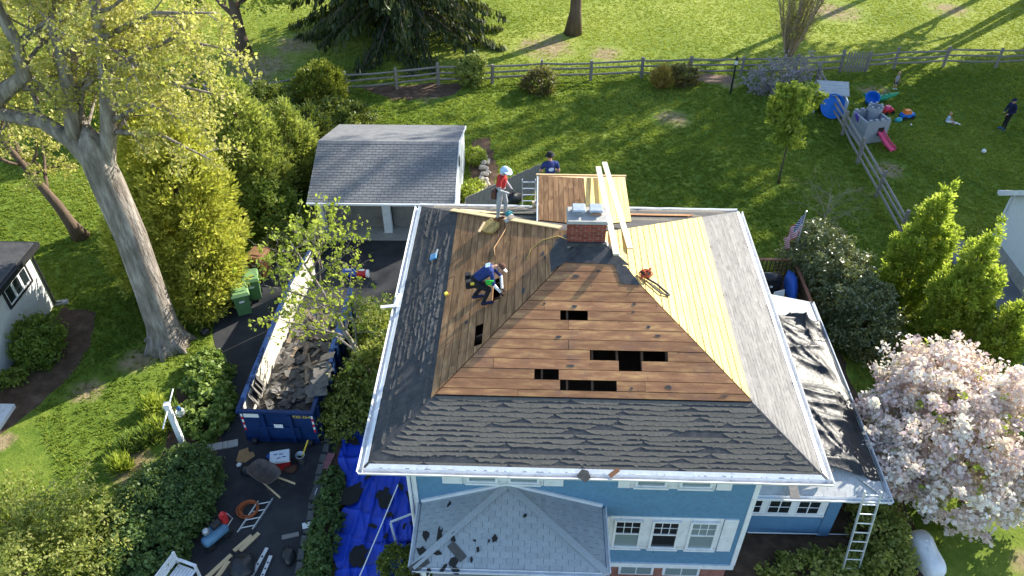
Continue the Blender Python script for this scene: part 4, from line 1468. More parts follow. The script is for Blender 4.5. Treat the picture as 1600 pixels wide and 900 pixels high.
def clumps(rng, lumps, n, shell=.30, rough=.16):
    """clump centres spread over lumpy ellipsoids, with outward normals"""
    L = np.array([l[:6] for l in lumps], float)
    area = (L[:, 3] * L[:, 4] + L[:, 3] * L[:, 5] + L[:, 4] * L[:, 5])
    idx = rng.choice(len(L), n * 2, p=area / area.sum())
    d = rand_dirs(rng, n * 2)
    rr = 1 - shell * rng.random(n * 2) ** 1.6
    rr *= 1 + rough * (np.sin(d[:, 0] * 5.1 + idx) * np.cos(d[:, 1] * 4.3 + d[:, 2] * 3.7 + idx * 1.3) + rng.normal(0, .35, n * 2))
    P = L[idx, :3] + d * L[idx, 3:6] * rr[:, None]
    N = d / L[idx, 3:6]
    N /= np.linalg.norm(N, axis=1, keepdims=True)
    keep = P[:, 2] > .03
    for j in range(len(L)):
        q = (P - L[j, :3]) / L[j, 3:6]
        keep &= ~((np.linalg.norm(q, axis=1) < .62) & (idx != j))
    P, N = P[keep][:n], N[keep][:n]
    return P, N

def foliage(name, lumps, n, cr, per, ll, lw, m, parent, seed=0, mode='leaf', shell=.3, rough=.16, flat=.8, mean=.5, drop=0.0):
    rng = np.random.default_rng(seed)
    P, N = clumps(rng, lumps, n, shell, rough)
    n = len(P)
    crs = cr * rng.uniform(.6, 1.35, n)
    C = np.repeat(P, per, 0); NN = np.repeat(N, per, 0); R = np.repeat(crs, per)
    k = len(C)
    D = rand_dirs(rng, k)
    if mode == 'leaf':
        D = D + NN * .35
        off = D * (R * rng.random(k) ** .45)[:, None]
        off[:, 2] *= flat
        pos = C + off
        axis = rand_dirs(rng, k) + D * .5 + np.array([0, 0, -drop])
        nrm = NN * .7 + rand_dirs(rng, k) * .9 + np.array([0, 0, .45])
    elif mode == 'spray':     # upright fan sprays of cypress
        up = np.array([0, 0, 1.0])
        ax = NN * .75 + up * .8 + D * .55
        ax /= np.linalg.norm(ax, axis=1, keepdims=True)
        pos = C + ax * (R * rng.uniform(-.4, 1.0, k))[:, None] + D * (R * .42)[:, None]
        axis = ax + D * .35
        nrm = NN + rand_dirs(rng, k) * .8
    elif mode == 'blade':
        pos = C + D * (R * .8)[:, None]
        pos[:, 2] = np.abs(pos[:, 2])
        axis = D * .8 + np.array([0, 0, .9])
        nrm = rand_dirs(rng, k) + np.array([0, 0, .3])
    pos[:, 2] = np.maximum(pos[:, 2], .02)
    ct = rng.normal(mean, .15, n)
    t = np.repeat(ct, per) + rng.normal(0, .14, k)
    V = leaf_quads(rng, pos, axis, nrm, ll, lw)
    V[:, 2] = np.maximum(V[:, 2], .008)
    return fast_mesh(name, V, 4, np.repeat(np.clip(t, 0, 1), 4), m, parent)

def bush(name, label, cat, base, lumps, n, cr, per, ll, lw, m, seed=0, group=None, stem=True, extra=False, **kw):
    t = thing(name, label, cat, (base[0], base[1], 0), 0, group)
    foliage('foliage', lumps, n, cr, per, ll, lw, m, t, seed, **kw)
    if extra:
        foliage('leaves', [(l[0], l[1], l[2], l[3] * .95, l[4] * .95, l[5] * .95) for l in lumps], 110, .17, 14, .11, .06, LM['spring'], t, seed + 1, shell=.5)
    if stem:
        r = random.Random(seed)
        s = MB()
        for l in lumps[:6]:
            for k in range(3):
                e = (l[0] + r.uniform(-.5, .5) * l[3], l[1] + r.uniform(-.5, .5) * l[4], max(.15, l[2] + r.uniform(-.1, .4) * l[5]))
                b0 = (l[0] * .35 + r.uniform(-.08, .08), l[1] * .35 + r.uniform(-.08, .08), 0)
                mid = [(b0[i] + e[i]) / 2 + r.uniform(-.06, .06) for i in range(3)]
                s.tube([b0, mid, e], [.035, .025, .008], 5)
        s.build('stem', MT['bark_brown'], t)
    return t

# ---- branching
def bent(r, p, d, L, n=5, wob=.18, up=0.0):
    pts = [np.array(p, float)]
    d = unit(d)
    for i in range(n):
        d = unit(d + np.array([r.gauss(0, wob), r.gauss(0, wob), r.gauss(0, wob) + up]))
        pts.append(pts[-1] + d * L / n)
    return pts

def branch_out(r, paths, parent_pts, r0, r1, count, lens, ang, t0=.3, up=.05, wob=.16, n=5, bias=None):
    """children along a parent path"""
    out = []
    m = len(parent_pts) - 1
    for c in range(count):
        t = t0 + (1 - t0) * (c + r.random()) / count
        i = min(int(t * m), m - 1); f = t * m - i
        p = parent_pts[i] * (1 - f) + parent_pts[i + 1] * f
        tan = unit(parent_pts[i + 1] - parent_pts[i])
        rv = unit(np.array([r.gauss(0, 1), r.gauss(0, 1), r.gauss(0, .6)]))
        if bias is not None: rv = unit(rv + np.array(bias))
        side = unit(rv - tan * np.dot(rv, tan))
        a = RAD(r.uniform(*ang))
        d = tan * math.cos(a) + side * math.sin(a)
        L = r.uniform(*lens) * (1.15 - .5 * t)
        pts = bent(r, p, d, L, n, wob, up)
        ra = (r0 + (r1 - r0) * t)
        rad = [ra * (1 - .8 * k / n) for k in range(n + 1)]
        paths.append((pts, rad))
        out.append((pts, ra))
    return out

def leaves_on(rng, tips, per, spread, ll, lw, m, parent, name='crown', mean=.5, drop=.2, t0=.35, clump=4):
    C = []
    tin = []
    for pts in tips:
        P = np.array(pts)
        k = max(1, per // clump)
        seg = t0 + (1 - t0) * rng.random(k)
        idx = seg * (len(P) - 1)
        i = np.minimum(idx.astype(int), len(P) - 2); f = (idx - i)[:, None]
        base = P[i] * (1 - f) + P[i + 1] * f + rng.normal(0, spread * .6, (k, 3))
        b = np.repeat(base, clump, 0) + rng.normal(0, spread * .35, (k * clump, 3))
        C.append(b)
        tin.append(np.repeat(rng.normal(mean, .16, k), clump))
    C = np.concatenate(C); t = np.concatenate(tin)
    k = len(C)
    axis = rand_dirs(rng, k) + np.array([0, 0, -drop])
    nrm = rand_dirs(rng, k) + np.array([.2, 0, .6])
    V = leaf_quads(rng, C, axis, nrm, ll, lw)
    t = np.clip(t + rng.normal(0, .12, k), 0, 1)
    return fast_mesh(name, V, 4, np.repeat(t, 4), m, parent)

def tubes(paths, name, m, parent, sides=6):
    mb = MB()
    for pts, rad in paths:
        mb.tube(pts, rad, sides if max(rad) < .12 else 14, cap=max(rad) > .02)
    return mb.build(name, m, parent, True)

LM = {
    'maple': leaf_mat('maple_leaf', (.27, .26, .05), (.46, .43, .11), (.62, .56, .22), .5),
    'gold': leaf_mat('golden_cypress', (.21, .225, .03), (.43, .425, .065), (.62, .59, .14), .4),
    'cypress': leaf_mat('green_cypress', (.12, .17, .035), (.27, .31, .07), (.43, .45, .12), .38),
    'yew': leaf_mat('yew_leaf', (.06, .095, .018), (.17, .20, .03), (.34, .34, .06), .3),
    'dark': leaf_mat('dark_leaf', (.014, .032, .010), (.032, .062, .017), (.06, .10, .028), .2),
    'spruce': leaf_mat('spruce_needle', (.014, .026, .010), (.030, .050, .016), (.06, .085, .026), .15),
    'fresh': leaf_mat('fresh_leaf', (.09, .15, .02), (.19, .26, .04), (.33, .37, .08), .42),
    'spring': leaf_mat('spring_leaf', (.19, .25, .03), (.35, .42, .06), (.50, .54, .13), .55),
    'column': leaf_mat('column_leaf', (.20, .28, .035), (.37, .46, .06), (.52, .56, .13), .55),
    'holly': leaf_mat('holly_leaf', (.045, .065, .022), (.12, .14, .05), (.28, .29, .13), .2, .3, .6),
    'hosta': leaf_mat('hosta_leaf', (.08, .14, .025), (.16, .24, .045), (.28, .34, .08), .3),
    'hedge': leaf_mat('hedge_leaf', (.045, .09, .028), (.085, .145, .04), (.15, .22, .065), .3),
    'mixed': leaf_mat('mixed_shrub', (.11, .145, .03), (.25, .28, .06), (.42, .42, .14), .45),
    'blossom': leaf_mat('blossom', (.62, .42, .45), (.86, .72, .70), (.95, .91, .87), .35, .6),
    'wisteria': leaf_mat('wisteria_flower', (.17, .15, .16), (.27, .25, .31), (.38, .34, .46), .3),
    'rust': leaf_mat('rust_shrub', (.09, .06, .025), (.16, .12, .04), (.17, .19, .05), .3),
    'straw': leaf_mat('straw_grass', (.22, .15, .04), (.38, .26, .06), (.45, .34, .12), .3),
}

# ---- the big maple by the drive
def big_maple():
    r = random.Random(101); rng = np.random.default_rng(101)
    t = thing('maple_tree', 'huge grey barked maple with thin yellow green spring leaves', 'tree', (-12.6, 20.9, 0))
    o = np.array([-12.6, 20.9, 0])
    def w(px, py, Y): return atY(px, py, Y) - o
    paths = []
    tr = [np.array([0, 0, -.05]), np.array([0, 0, .35]), np.array([.02, 0, 1.0]), w(235, 455, 20.9), w(205, 370, 20.95), w(170, 290, 21.0), w(152, 250, 21.0), w(140, 215, 21.0), w(134, 195, 21.1)]
    paths.append((tr, [.84, .66, .55, .51, .50, .50, .47, .32, .10]))
    top = tr[-1]
    # root flares
    for k in range(7):
        a = k * .9 + .3
        paths.append(([np.array([.32 * math.cos(a), .32 * math.sin(a), .70]), np.array([.60 * math.cos(a), .60 * math.sin(a), .22]), np.array([.95 * math.cos(a), .95 * math.sin(a), -.04])], [.25, .19, .06]))
    right = [w(176, 305, 21.0), w(166, 255, 21.0), w(170, 200, 21.1), w(167, 133, 21.2), w(160, 67, 21.2), w(147, 0, 21.2), w(140, -70, 21.4), w(150, -150, 21.6)]
    left = [w(172, 300, 21.0), w(146, 256, 21.0), w(112, 220, 20.9), w(67, 190, 20.9), w(0, 178, 20.9), w(-70, 150, 20.8), w(-150, 90, 20.6)]
    mid = [w(115, 222, 20.95), w(112, 187, 21.0), w(103, 117, 21.1), w(90, 67, 21.2), w(63, 0, 21.3), w(50, -90, 21.4)]
    lft2 = [w(-60, 160, 20.6), w(0, 150, 20.6), w(38, 118, 20.6), w(22, 60, 20.7), w(-8, 5, 20.8), w(-30, -80, 20.9)]
    back = [w(150, 250, 21.0), w(110, 150, 22.0), w(118, 60, 23.0), w(125, -30, 24.0)]
    mains = []
    for pts, r0, r1 in ((right, .30, .09), (left, .32, .12), (mid, .25, .08), (lft2, .27, .10), (back, .20, .07)):
        n = len(pts); paths.append((pts, [r0 + (r1 - r0) * i / (n - 1) for i in range(n)])); mains.append((pts, r1))
    second = []
    for i, (pts, ra) in enumerate(mains):
        second += branch_out(r, paths, pts, .09, .05, 9, (2.4, 4.4), (35, 75), .2, .03, .15, 6, bias=((.9, .55, .0) if i in (0, 2) else (.3, .9, .1)))
    # long limbs reaching over the hedge to the right
    for (a, b, c, Y) in (((168, 150), (260, 130), (350, 150), 20.6), ((166, 110), (270, 60), (370, 80), 20.6), ((172, 205), (250, 210), (330, 250), 20.4), ((160, 60), (240, 20), (340, 20), 20.8), ((172, 190), (230, 160), (290, 190), 20.0), ((165, 100), (215, 100), (265, 130), 19.6)):
        pts = [w(*a, 21.1), w(*b, (21.1 + Y) / 2), w(*c, Y)]
        paths.append((pts, [.10, .06, .02])); second.append((pts, .06))
    tips = []
    for pts, ra in second:
        for q, rb_ in branch_out(r, paths, pts, .03, .016, 6, (.9, 2.0), (25, 70), .15, .0, .2, 5):
            tips.append(q)
            for q2, _ in branch_out(r, paths, q, .012, .007, 4, (.4, .9), (25, 70), .2, -.02, .22, 4):
                tips.append(q2)
    tubes(paths, 'trunk', MT['bark_grey'], t)
    leaves_on(rng, tips, 30, .21, .105, .08, LM['maple'], t, mean=.55, drop=.3)
big_maple()

def tree(name, label, base, h, trunk_r, crown_z, crown_r, m, seed, bark='bark_brown', limbs=7, per=36, ll=.14, lw=.10, lean=(0, 0), group=None, sub=5, tw=4, cat='tree', up=.10, spread=.18, fork=None, lens=1.0, mean=.5, trunk_name='trunk', tk=1.0):
    r = random.Random(seed); rng = np.random.default_rng(seed)
    t = thing(name, label, cat, (base[0], base[1], 0), 0, group)
    paths = []
    n = 7
    tr = [np.array([lean[0] * (i / n) ** 1.2 + r.uniform(-.02, .02) * h * .25, lean[1] * i / n, -.04 + h * .85 * i / n]) for i in range(n + 1)]
    paths.append((tr, [trunk_r * (1.45 if i == 0 else 1.0 - .78 * i / n) for i in range(n + 1)]))
    t0 = max(.12, crown_z / (h * .85))
    L1 = branch_out(r, paths, tr, trunk_r * .5, trunk_r * .22, limbs, (crown_r * .75 * lens, crown_r * 1.15 * lens), (35, 75), t0, up, .12, 6)
    tips = []
    for pts, ra in L1:
        for q, rb_ in branch_out(r, paths, pts, ra * .5 * tk, ra * .25 * tk, sub, (crown_r * .3, crown_r * .6), (25, 65), .2, up * .5, .18, 5):
            tips.append(q)
            for q2, _ in branch_out(r, paths, q, max(.006, rb_ * .4) * tk, .005 * tk, tw, (crown_r * .14, crown_r * .3), (25, 70), .2, .0, .2, 4):
                tips.append(q2)
    tubes(paths, trunk_name, MT[bark], t, 5)
    if per:
        leaves_on(rng, tips, per, spread, ll, lw, m, t, mean=mean)
    return t

tree('leaning_tree', 'small forked tree with leaning brown trunk on the lawn behind the stucco building', (-18.6, 27.5), 7.0, .26, 2.2, 3.6, LM['maple'], 111, limbs=9, per=30, lean=(-1.6, -.3), up=.12)
tree('shade_tree', 'dark trunked leafy tree standing beyond the fence left of the spruce', (-16.4, 46.3), 11, .38, 2.2, 4.0, LM['fresh'], 112, limbs=16, per=26, ll=.20, lw=.15, spread=.26, up=.02)
tree('shade_tree', 'leafy tree with stout dark trunk in the sunlit lawn beyond the fence', (4.0, 49.7), 12, .42, 2.3, 3.6, LM['fresh'], 113, limbs=15, per=22, ll=.20, lw=.15, spread=.26, up=.0)
def vase_tree():
    r = random.Random(114); rng = np.random.default_rng(114)
    t = thing('bare_tree', 'tan twiggy multi stemmed tree just coming into leaf by the fence', 'tree', (16.7, 45.6, 0))
    paths = []; tips = []
    for k in range(20):
        a = k * 2.4 + r.uniform(-.3, .3); ti = r.uniform(.04, .42)
        st = bent(r, (.12 * math.cos(a), .12 * math.sin(a), -.03), (ti * math.cos(a), ti * math.sin(a), 1), r.uniform(4.5, 7.5), 9, .05, .03)
        paths.append((st, [.075 * (1 - .8 * i / 9) for i in range(10)]))
        for q, rb_ in branch_out(r, paths, st, .022, .012, 15, (.8, 1.7), (18, 45), .12, .16, .10, 5):
            tips.append(q)
            for q2, _ in branch_out(r, paths, q, .012, .008, 5, (.35, .8), (18, 45), .2, .14, .12, 3): tips.append(q2)
    tubes(paths, 'trunk', MT['twig_tan'], t, 4)
    leaves_on(rng, tips, 4, .10, .09, .05, LM['maple'], t, mean=.4)
MT['twig_tan'] = mat('twig_tan', (.34, .255, .165), .9, .2, 6)
vase_tree()
tree('young_tree', 'slender young tree with airy lime green leaves on the shaded lawn', (12.6, 31.8), 5.0, .05, 1.9, 1.55, LM['spring'], 115, limbs=16, per=30, ll=.15, lw=.08, up=.10, spread=.12, mean=.4)
tree('driveway_tree', 'thin pale stemmed tree with fresh leaves leaning over the dumpster', (-4.75, 18.7), 7.2, .11, 1.6, 2.5, LM['spring'], 116, 'bark_grey', limbs=15, per=9, sub=5, tw=4, lean=(-1.9, .3), ll=.12, lw=.085, up=.06, spread=.13, mean=.45, lens=1.05)
tree('bare_shrub', 'bare grey shrub of curling thin twigs beside the glossy evergreens', (13.6, 28.2), 2.0, .04, .1, 1.8, None, 117, 'twig_grey', limbs=14, per=0, sub=4, tw=4, up=-.02, tk=.7, cat='shrub', trunk_name='twigs')

# trees beyond the frame whose shadows reach the lawn
for i, (x, y, h, cr, s) in enumerate(((34, 47.5, 12, 4.6, 1), (34.5, 44.5, 15, 4.8, 2), (37, 51, 13, 5.0, 3), (37.8, 56.8, 26, 6.0, 4), (36.8, 55.2, 28, 6.0, 5), (36.8, 46.5, 20, 5.5, 6), (30.5, 60.5, 30, 6.0, 7), (38.5, 60.5, 28, 6.0, 8), (33.5, 38, 11, 4.2, 9))):
    tree('yard_tree', ['tall leafy tree beyond the toy yard shading the lawn', 'broad leafy tree beyond the toy yard shading the lawn'][i % 2] + (' at ' + ('the corner', 'the fence end', 'the far edge', 'the ridge', 'the drive', 'the hollow', 'the white house', 'the hilltop', 'the boundary')[i]), (x, y), h, .3, h * .22, cr, LM['fresh'], 130 + s, limbs=15, per=(30 if h < 20 else 11), sub=5, tw=3, ll=.46, lw=.36, spread=.6)

# ---- conifers
def golden_cypress():
    b = (-12.0, 23.9)
    t = thing('golden_cypress', 'massive golden green cypress behind the maple trunk', 'conifer', (*b, 0))
    lum = [(-.3, 0, 2.2, 2.0, 2.0, 2.4), (-.1, .1, 4.3, 1.75, 1.75, 2.2), (-.4, .4, 6.4, 1.4, 1.4, 2.4), (.5, -.7, 2.0, 1.3, 1.2, 1.9), (-1.5, .3, 2.4, 1.3, 1.4, 2.2), (.4, .4, 5.2, 1.0, 1.0, 1.6), (-.1, -.9, 3.2, 1.4, 1.0, 1.8), (-2.3, .2, 1.9, 1.1, 1.2, 1.9), (.35, -1.55, 1.3, 1.0, .9, 1.4)]
    foliage('foliage', lum, 2700, .30, 26, .20, .075, LM['gold'], t, 141, 'spray', .35, .14)
    s = MB(); s.tube([(0, 0, -.02), (0, 0, 4.5), (0, .2, 6.8)], [.28, .16, .04], 8); s.build('trunk', MT['bark_brown'], t)
golden_cypress()
def conifer(label, b, h, rad, m, seed, n, name='cypress', cr=.26, ll=.18, lw=.07, per=22, group=None):
    t = thing(name, label, 'conifer', (*b, 0), 0, group)
    lum = [(0, 0, h * .28, rad, rad, h * .30), (.1, .0, h * .55, rad * .72, rad * .72, h * .30), (0, 0, h * .78, rad * .42, rad * .42, h * .22), (rad * .35, -rad * .3, h * .25, rad * .7, rad * .7, h * .25)]
    foliage('foliage', lum, n, cr, per, ll, lw, m, t, seed, 'spray', .35, .15)
    s = MB(); s.tube([(0, 0, -.02), (0, 0, h * .5), (0, 0, h * .92)], [.14, .09, .02], 7); s.build('trunk', MT['bark_brown'], t)
conifer('soft green cypress behind the golden one beside the garage', (-11.5, 29.8), 6.2, 1.75, LM['cypress'], 142, 1100)
conifer('shorter soft green cypress close to the garage corner', (-10.1, 31.6), 4.2, 1.35, LM['cypress'], 143, 650)
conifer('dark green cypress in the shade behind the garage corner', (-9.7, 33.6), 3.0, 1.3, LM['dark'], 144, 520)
conifer('tall olive cypress standing behind the golden one', (-14.6, 28.6), 6.8, 1.6, LM['cypress'], 145, 850)
# columnar trees on the right
def column_tree(label, b, h, rad, seed, n):
    t = thing('columnar_tree', label, 'tree', (*b, 0), 0, 'upright lime green trees by the drive')
    rng = np.random.default_rng(seed); r = random.Random(seed)
    lum = []
    k = 9
    for i in range(k):
        z = h * (.10 + .84 * i / (k - 1)); f = i / (k - 1)
        ra = rad * (.80 + .35 * f if f < .3 else 1.0 - .95 * ((f - .3) / .7) ** 1.0)
        a = i * 2.4
        lum.append((.16 * rad * math.cos(a), .16 * rad * math.sin(a), z, ra, ra, h * .13))
        if f < .85: lum.append((.5 * ra * math.cos(a + 2), .5 * ra * math.sin(a + 2), z + h * .05, ra * .62, ra * .62, h * .12))
    foliage('crown', lum, n, .17, 30, .115, .062, LM['column'], t, seed, 'spray', .30, .22)
    s = MB(); s.tube([(0, 0, -.02), (0, 0, h * .5), (0, 0, h * .9)], [.08, .05, .012], 7)
    for q in range(14):
        a = r.uniform(0, 6.28); z = h * r.uniform(.1, .7); L = rad * r.uniform(.5, .85)
        s.tube([(0, 0, z), (L * .5 * math.cos(a), L * .5 * math.sin(a), z + L * .6), (L * math.cos(a), L * math.sin(a), z + L * 1.3)], [.02, .013, .005], 5)
    s.build('trunk', MT['bark_brown'], t)
column_tree('tallest upright lime green tree at the corner of the paved drive', (15.0, 23.0), 5.6, 1.08, 151, 1400)
column_tree('broad upright lime green tree between a tall one and a short one', (15.6, 20.7), 5.4, 1.10, 152, 1400)
column_tree('shortest upright lime green tree beside the pink blossom', (16.4, 19.1), 3.7, .80, 153, 750)

def spruce():
    t = thing('weeping_spruce', 'enormous dark spruce with drooping branches beyond the fence', 'conifer', (-7.2, 50.0, 0))
    rng = np.random.default_rng(161); r = random.Random(161)
    h = 19.0
    paths = [([np.array([0, 0, -.05]), np.array([0, 0, 6]), np.array([.1, 0, 12]), np.array([0, 0, h])], [.50, .38, .22, .03])]
    C = []; AX = []; NR = []; T = []
    k = 0
    for lev in range(44):
        z = .9 + (h - 1.5) * (lev / 44) ** 1.05
        L0 = 7.0 * (1 - z / h) ** .8 + .5
        for j in range(5):
            a = k * 2.399 + r.uniform(-.25, .25); k += 1
            L = L0 * r.uniform(.72, 1.08)
            pts = []
            for i in range(8):
                q = i / 7
                dz = .35 * L * q * .28 - .62 * L * q * q * .55 + (.10 * L * max(0, q - .75))
                pts.append(np.array([math.cos(a) * L * q, math.sin(a) * L * q, max(.12, z + dz)]))
            paths.append((pts, [.07 * (1 - .85 * i / 7) for i in range(8)]))
            P = np.array(pts)
            m = int(70 + 190 * L / 6)
            s = rng.uniform(.12, 1.0, m)
            idx = s * 7; i = np.minimum(idx.astype(int), 6); f = (idx - i)[:, None]
            base = P[i] * (1 - f) + P[i + 1] * f
            side = np.array([-math.sin(a), math.cos(a), 0])
            w = rng.normal(0, .30, m) * (1.15 - s * .7) * L * .22
            base = base + side * w[:, None]
            base[:, 2] -= np.abs(w) * .35 + rng.uniform(0, .45, m)
            out = np.array([math.cos(a), math.sin(a), 0])
            ax = np.array([0, 0, -1.0]) + out * rng.uniform(.0, .7, m)[:, None] + side * rng.normal(0, .35, m)[:, None]
            C.append(base); AX.append(ax); NR.append(rand_dirs(rng, m) + out * .6)
            T.append(np.clip(np.full(m, r.gauss(.45, .14)) + rng.normal(0, .14, m), 0, 1))
    C = np.concatenate(C); AX = np.concatenate(AX); NR = np.concatenate(NR); T = np.concatenate(T)
    C[:, 2] = np.maximum(C[:, 2], .12)
    V = leaf_quads(rng, C, AX, NR, .46, .15)
    V[:, 2] = np.maximum(V[:, 2], .02)
    tubes(paths, 'trunk', MT['bark_brown'], t, 5)
    fast_mesh('needles', V, 4, np.repeat(T, 4), LM['spruce'], t)
spruce()

# ---- shrubs
bush('round_yew', 'rounded golden topped yew bush beside the rear fence', 'shrub', (-10.3, 39.3), [(0, 0, 1.15, 1.4, 1.25, 1.2), (.15, 0, 1.7, 1.0, 1.0, .8)], 520, .20, 26, .17, .06, LM['yew'], 171, mode='spray', rough=.05, shell=.15)
bush('dark_shrub', 'dark green shrub in front of the round yew', 'shrub', (-9.2, 36.8), [(0, 0, .8, 1.5, 1.1, .9), (1.2, -.3, .7, 1.0, .9, .8)], 420, .22, 26, .13, .08, LM['yew'], 172, mean=.3)
bush('dark_shrub', 'dark green shrub left of the round yew', 'shrub', (-12.4, 38.0), [(0, 0, .9, 1.3, 1.1, 1.0), (-1.0, .2, .9, 1.1, 1.0, .9)], 420, .22, 26, .13, .08, LM['yew'], 173, mean=.35)
bush('leafy_shrub', 'bright green leafy shrub between cypress and garage door', 'shrub', (-10.2, 28.0), [(0, 0, 1.1, 1.1, 1.0, 1.1), (.7, -.5, .8, .8, .7, .8), (-.6, .4, 1.5, .8, .8, .9)], 420, .24, 26, .13, .09, LM['fresh'], 174)
bush('leafy_shrub', 'low green shrub behind the brown bin', 'shrub', (-9.4, 26.3), [(0, 0, .5, .9, .6, .6), (.9, .3, .4, .6, .5, .5)], 200, .22, 26, .12, .08, LM['mixed'], 175)
bush('fence_shrub', 'pale green rounded shrub against the rear fence', 'shrub', (-2.35, 42.3), [(0, 0, .75, .75, .7, .8), (.3, .1, 1.2, .5, .5, .5)], 260, .18, 26, .14, .07, LM['cypress'], 176)
bush('fence_shrub', 'reddish green loose shrub against the rear fence', 'shrub', (1.55, 41.4), [(0, 0, .6, .95, .8, .65)], 180, .22, 22, .14, .08, LM['rust'], 177)
bush('ornamental_grass', 'straw coloured clump of dry grass by the rear fence', 'grass clump', (8.5, 41.9), [(0, 0, .55, .55, .45, .6)], 110, .22, 26, .34, .035, LM['straw'], 178, stem=False, mode='blade')
bush('fence_shrub', 'rusty brown low shrub beside the dry grass clump', 'shrub', (9.7, 42.3), [(0, 0, .5, .95, .6, .6)], 170, .2, 22, .14, .07, LM['rust'], 179)
bush('wisteria_mound', 'grey twiggy mound with pale purple flowers at the fence corner', 'shrub', (15.0, 41.2), [(0, 0, .8, 1.7, 1.1, 1.0), (1.2, .5, 1.1, 1.0, 1.0, .9), (-1.0, .2, .6, .9, .8, .7)], 330, .28, 12, .13, .07, LM['wisteria'], 180, rough=.3, shell=.6)
bush('evergreen_shrub', 'glossy dark evergreen shrub row beside the deck', 'shrub', (12.3, 22.7), [(-.5, 1.7, 1.3, 1.15, 1.1, 1.5), (-.1, .4, 1.25, 1.2, 1.2, 1.45), (.3, -.9, 1.1, 1.25, 1.2, 1.35), (.5, -2.0, .85, 1.1, 1.0, 1.1)], 1300, .24, 30, .13, .055, LM['holly'], 181)
bush('pink_blossom_tree', 'wide pink and white blossoming tree beside the side roof', 'tree', (12.9, 14.4), [(0, 0, 2.6, 2.2, 2.1, 1.6), (-1.6, .8, 2.4, 1.1, 1.2, 1.1), (1.3, .4, 2.8, 1.6, 1.5, 1.4), (.2, -1.1, 1.7, 1.7, 1.1, 1.1), (-.5, 1.7, 3.1, 1.4, 1.2, 1.1), (1.8, -.9, 1.9, 1.4, 1.1, 1.1), (.4, 2.2, 2.9, 1.0, .9, .8), (-1.7, -.5, 1.9, 1.1, 1.1, 1.1)], 1050, .25, 46, .12, .10, LM['blossom'], 182, rough=.34, shell=.5, extra=True)
bush('corner_shrub', 'leafy green shrub at the foot of the tall ladder', 'shrub', (10.7, 12.7), [(-.25, 0, .5, .65, .8, .6), (-.35, -.9, .45, .6, .7, .5), (-.6, -1.6, .4, .6, .6, .5), (-.1, 1.0, .55, .6, .7, .6)], 380, .2, 26, .11, .07, LM['mixed'], 184)
bush('groundcover', 'low green plants in the dark bed below the side wing', 'plants', (8.3, 11.7), [(0, 0, .2, 1.2, .5, .3), (1.2, .1, .25, .6, .5, .35)], 240, .18, 20, .11, .07, LM['mixed'], 185, stem=False)
bush('loose_shrub', 'large loose pale green shrub in the corner of the lawn', 'shrub', (-12.7, 12.2), [(-1.6, .8, .75, 1.4, 1.3, .9), (.2, .7, .8, 1.4, 1.2, .95), (-.8, -.8, .9, 1.7, 1.3, 1.0), (1.2, -.7, .7, 1.1, 1.3, .85), (-2.6, -.4, .8, 1.3, 1.5, .9)], 900, .30, 22, .11, .06, LM['mixed'], 186, rough=.38, shell=.75)
bush('clipped_hedge', 'dense dark green hedge along the drive beside the lamp post', 'hedge', (-10.0, 13.4), [(.0, 1.3, .4, 1.0, 1.1, .5), (.1, .1, .45, 1.15, 1.2, .5), (-.2, -1.2, .45, 1.15, 1.1, .5), (-.8, .3, .4, .9, 1.4, .45), (.5, .9, .4, .7, 1.0, .45)], 1300, .16, 28, .10, .07, LM['hedge'], 187, stem=False, rough=.06)
bush('hosta_patch', 'lush patch of broad leaved plants between maple and drive', 'plants', (-10.3, 18.0), [(.3, -.4, .25, .7, .9, .35), (-.2, .8, .25, .7, .8, .35), (.3, -1.2, .25, .6, .5, .3), (-.5, 1.6, .2, .6, .6, .3)], 480, .16, 24, .15, .11, LM['hosta'], 188, stem=False)
for i, (px, py) in enumerate(((228, 690), (250, 672), (205, 700), (240, 640), (270, 655), (190, 730))):
    bush('daylily_clump', 'arching clump of strap leaves beside the lamp post', 'plant', G(px, py)[:2], [(0, 0, .18, .32, .30, .25)], 40, .16, 16, .36, .035, LM['spring'] if i % 2 else LM['hosta'], 190 + i, 'daylily clumps by the lamp post', stem=False, mode='blade')
bush('corner_bush', 'rounded green bush against the stucco wall', 'shrub', (-17.0, 20.4), [(0, 0, .65, .85, .9, .75), (.1, -.5, .4, .6, .6, .5)], 300, .2, 26, .12, .07, LM['fresh'], 198, mean=.3)
bush('corner_bush', 'tiny green sapling in the mulch below the stucco wall', 'shrub', (-17.3, 18.9), [(0, 0, .25, .35, .35, .3)], 40, .16, 16, .12, .07, LM['fresh'], 199)
bush('boxwood', 'small clipped dark boxwood at the edge of blue tarp', 'shrub', (-3.15, 11.75), [(0, 0, .45, .48, .46, .5)], 260, .10, 28, .06, .04, LM['yew'], 200, rough=.04, shell=.12, mean=.3)
bush('ivy_strip', 'strip of low ivy along the drive edge beside blue tarp', 'plants', (-5.45, 12.8), [(0, -1.6, .15, .45, 1.0, .3), (.05, 0, .15, .42, 1.1, .3), (-.05, 1.5, .12, .35, .9, .25)], 420, .14, 22, .09, .07, LM['hedge'], 201, stem=False)
bush('twiggy_shrub', 'dark leafy shrub between dumpster and house wall', 'shrub', (-4.6, 18.6), [(0, 0, .8, .9, 1.4, 1.0), (-.2, 1.6, .9, .8, 1.0, 1.0), (.3, -1.4, .7, .8, .9, .9), (-.5, 2.9, .6, .7, .9, .8)], 620, .24, 24, .12, .075, LM['mixed'], 202, mean=.3, rough=.25, shell=.55)
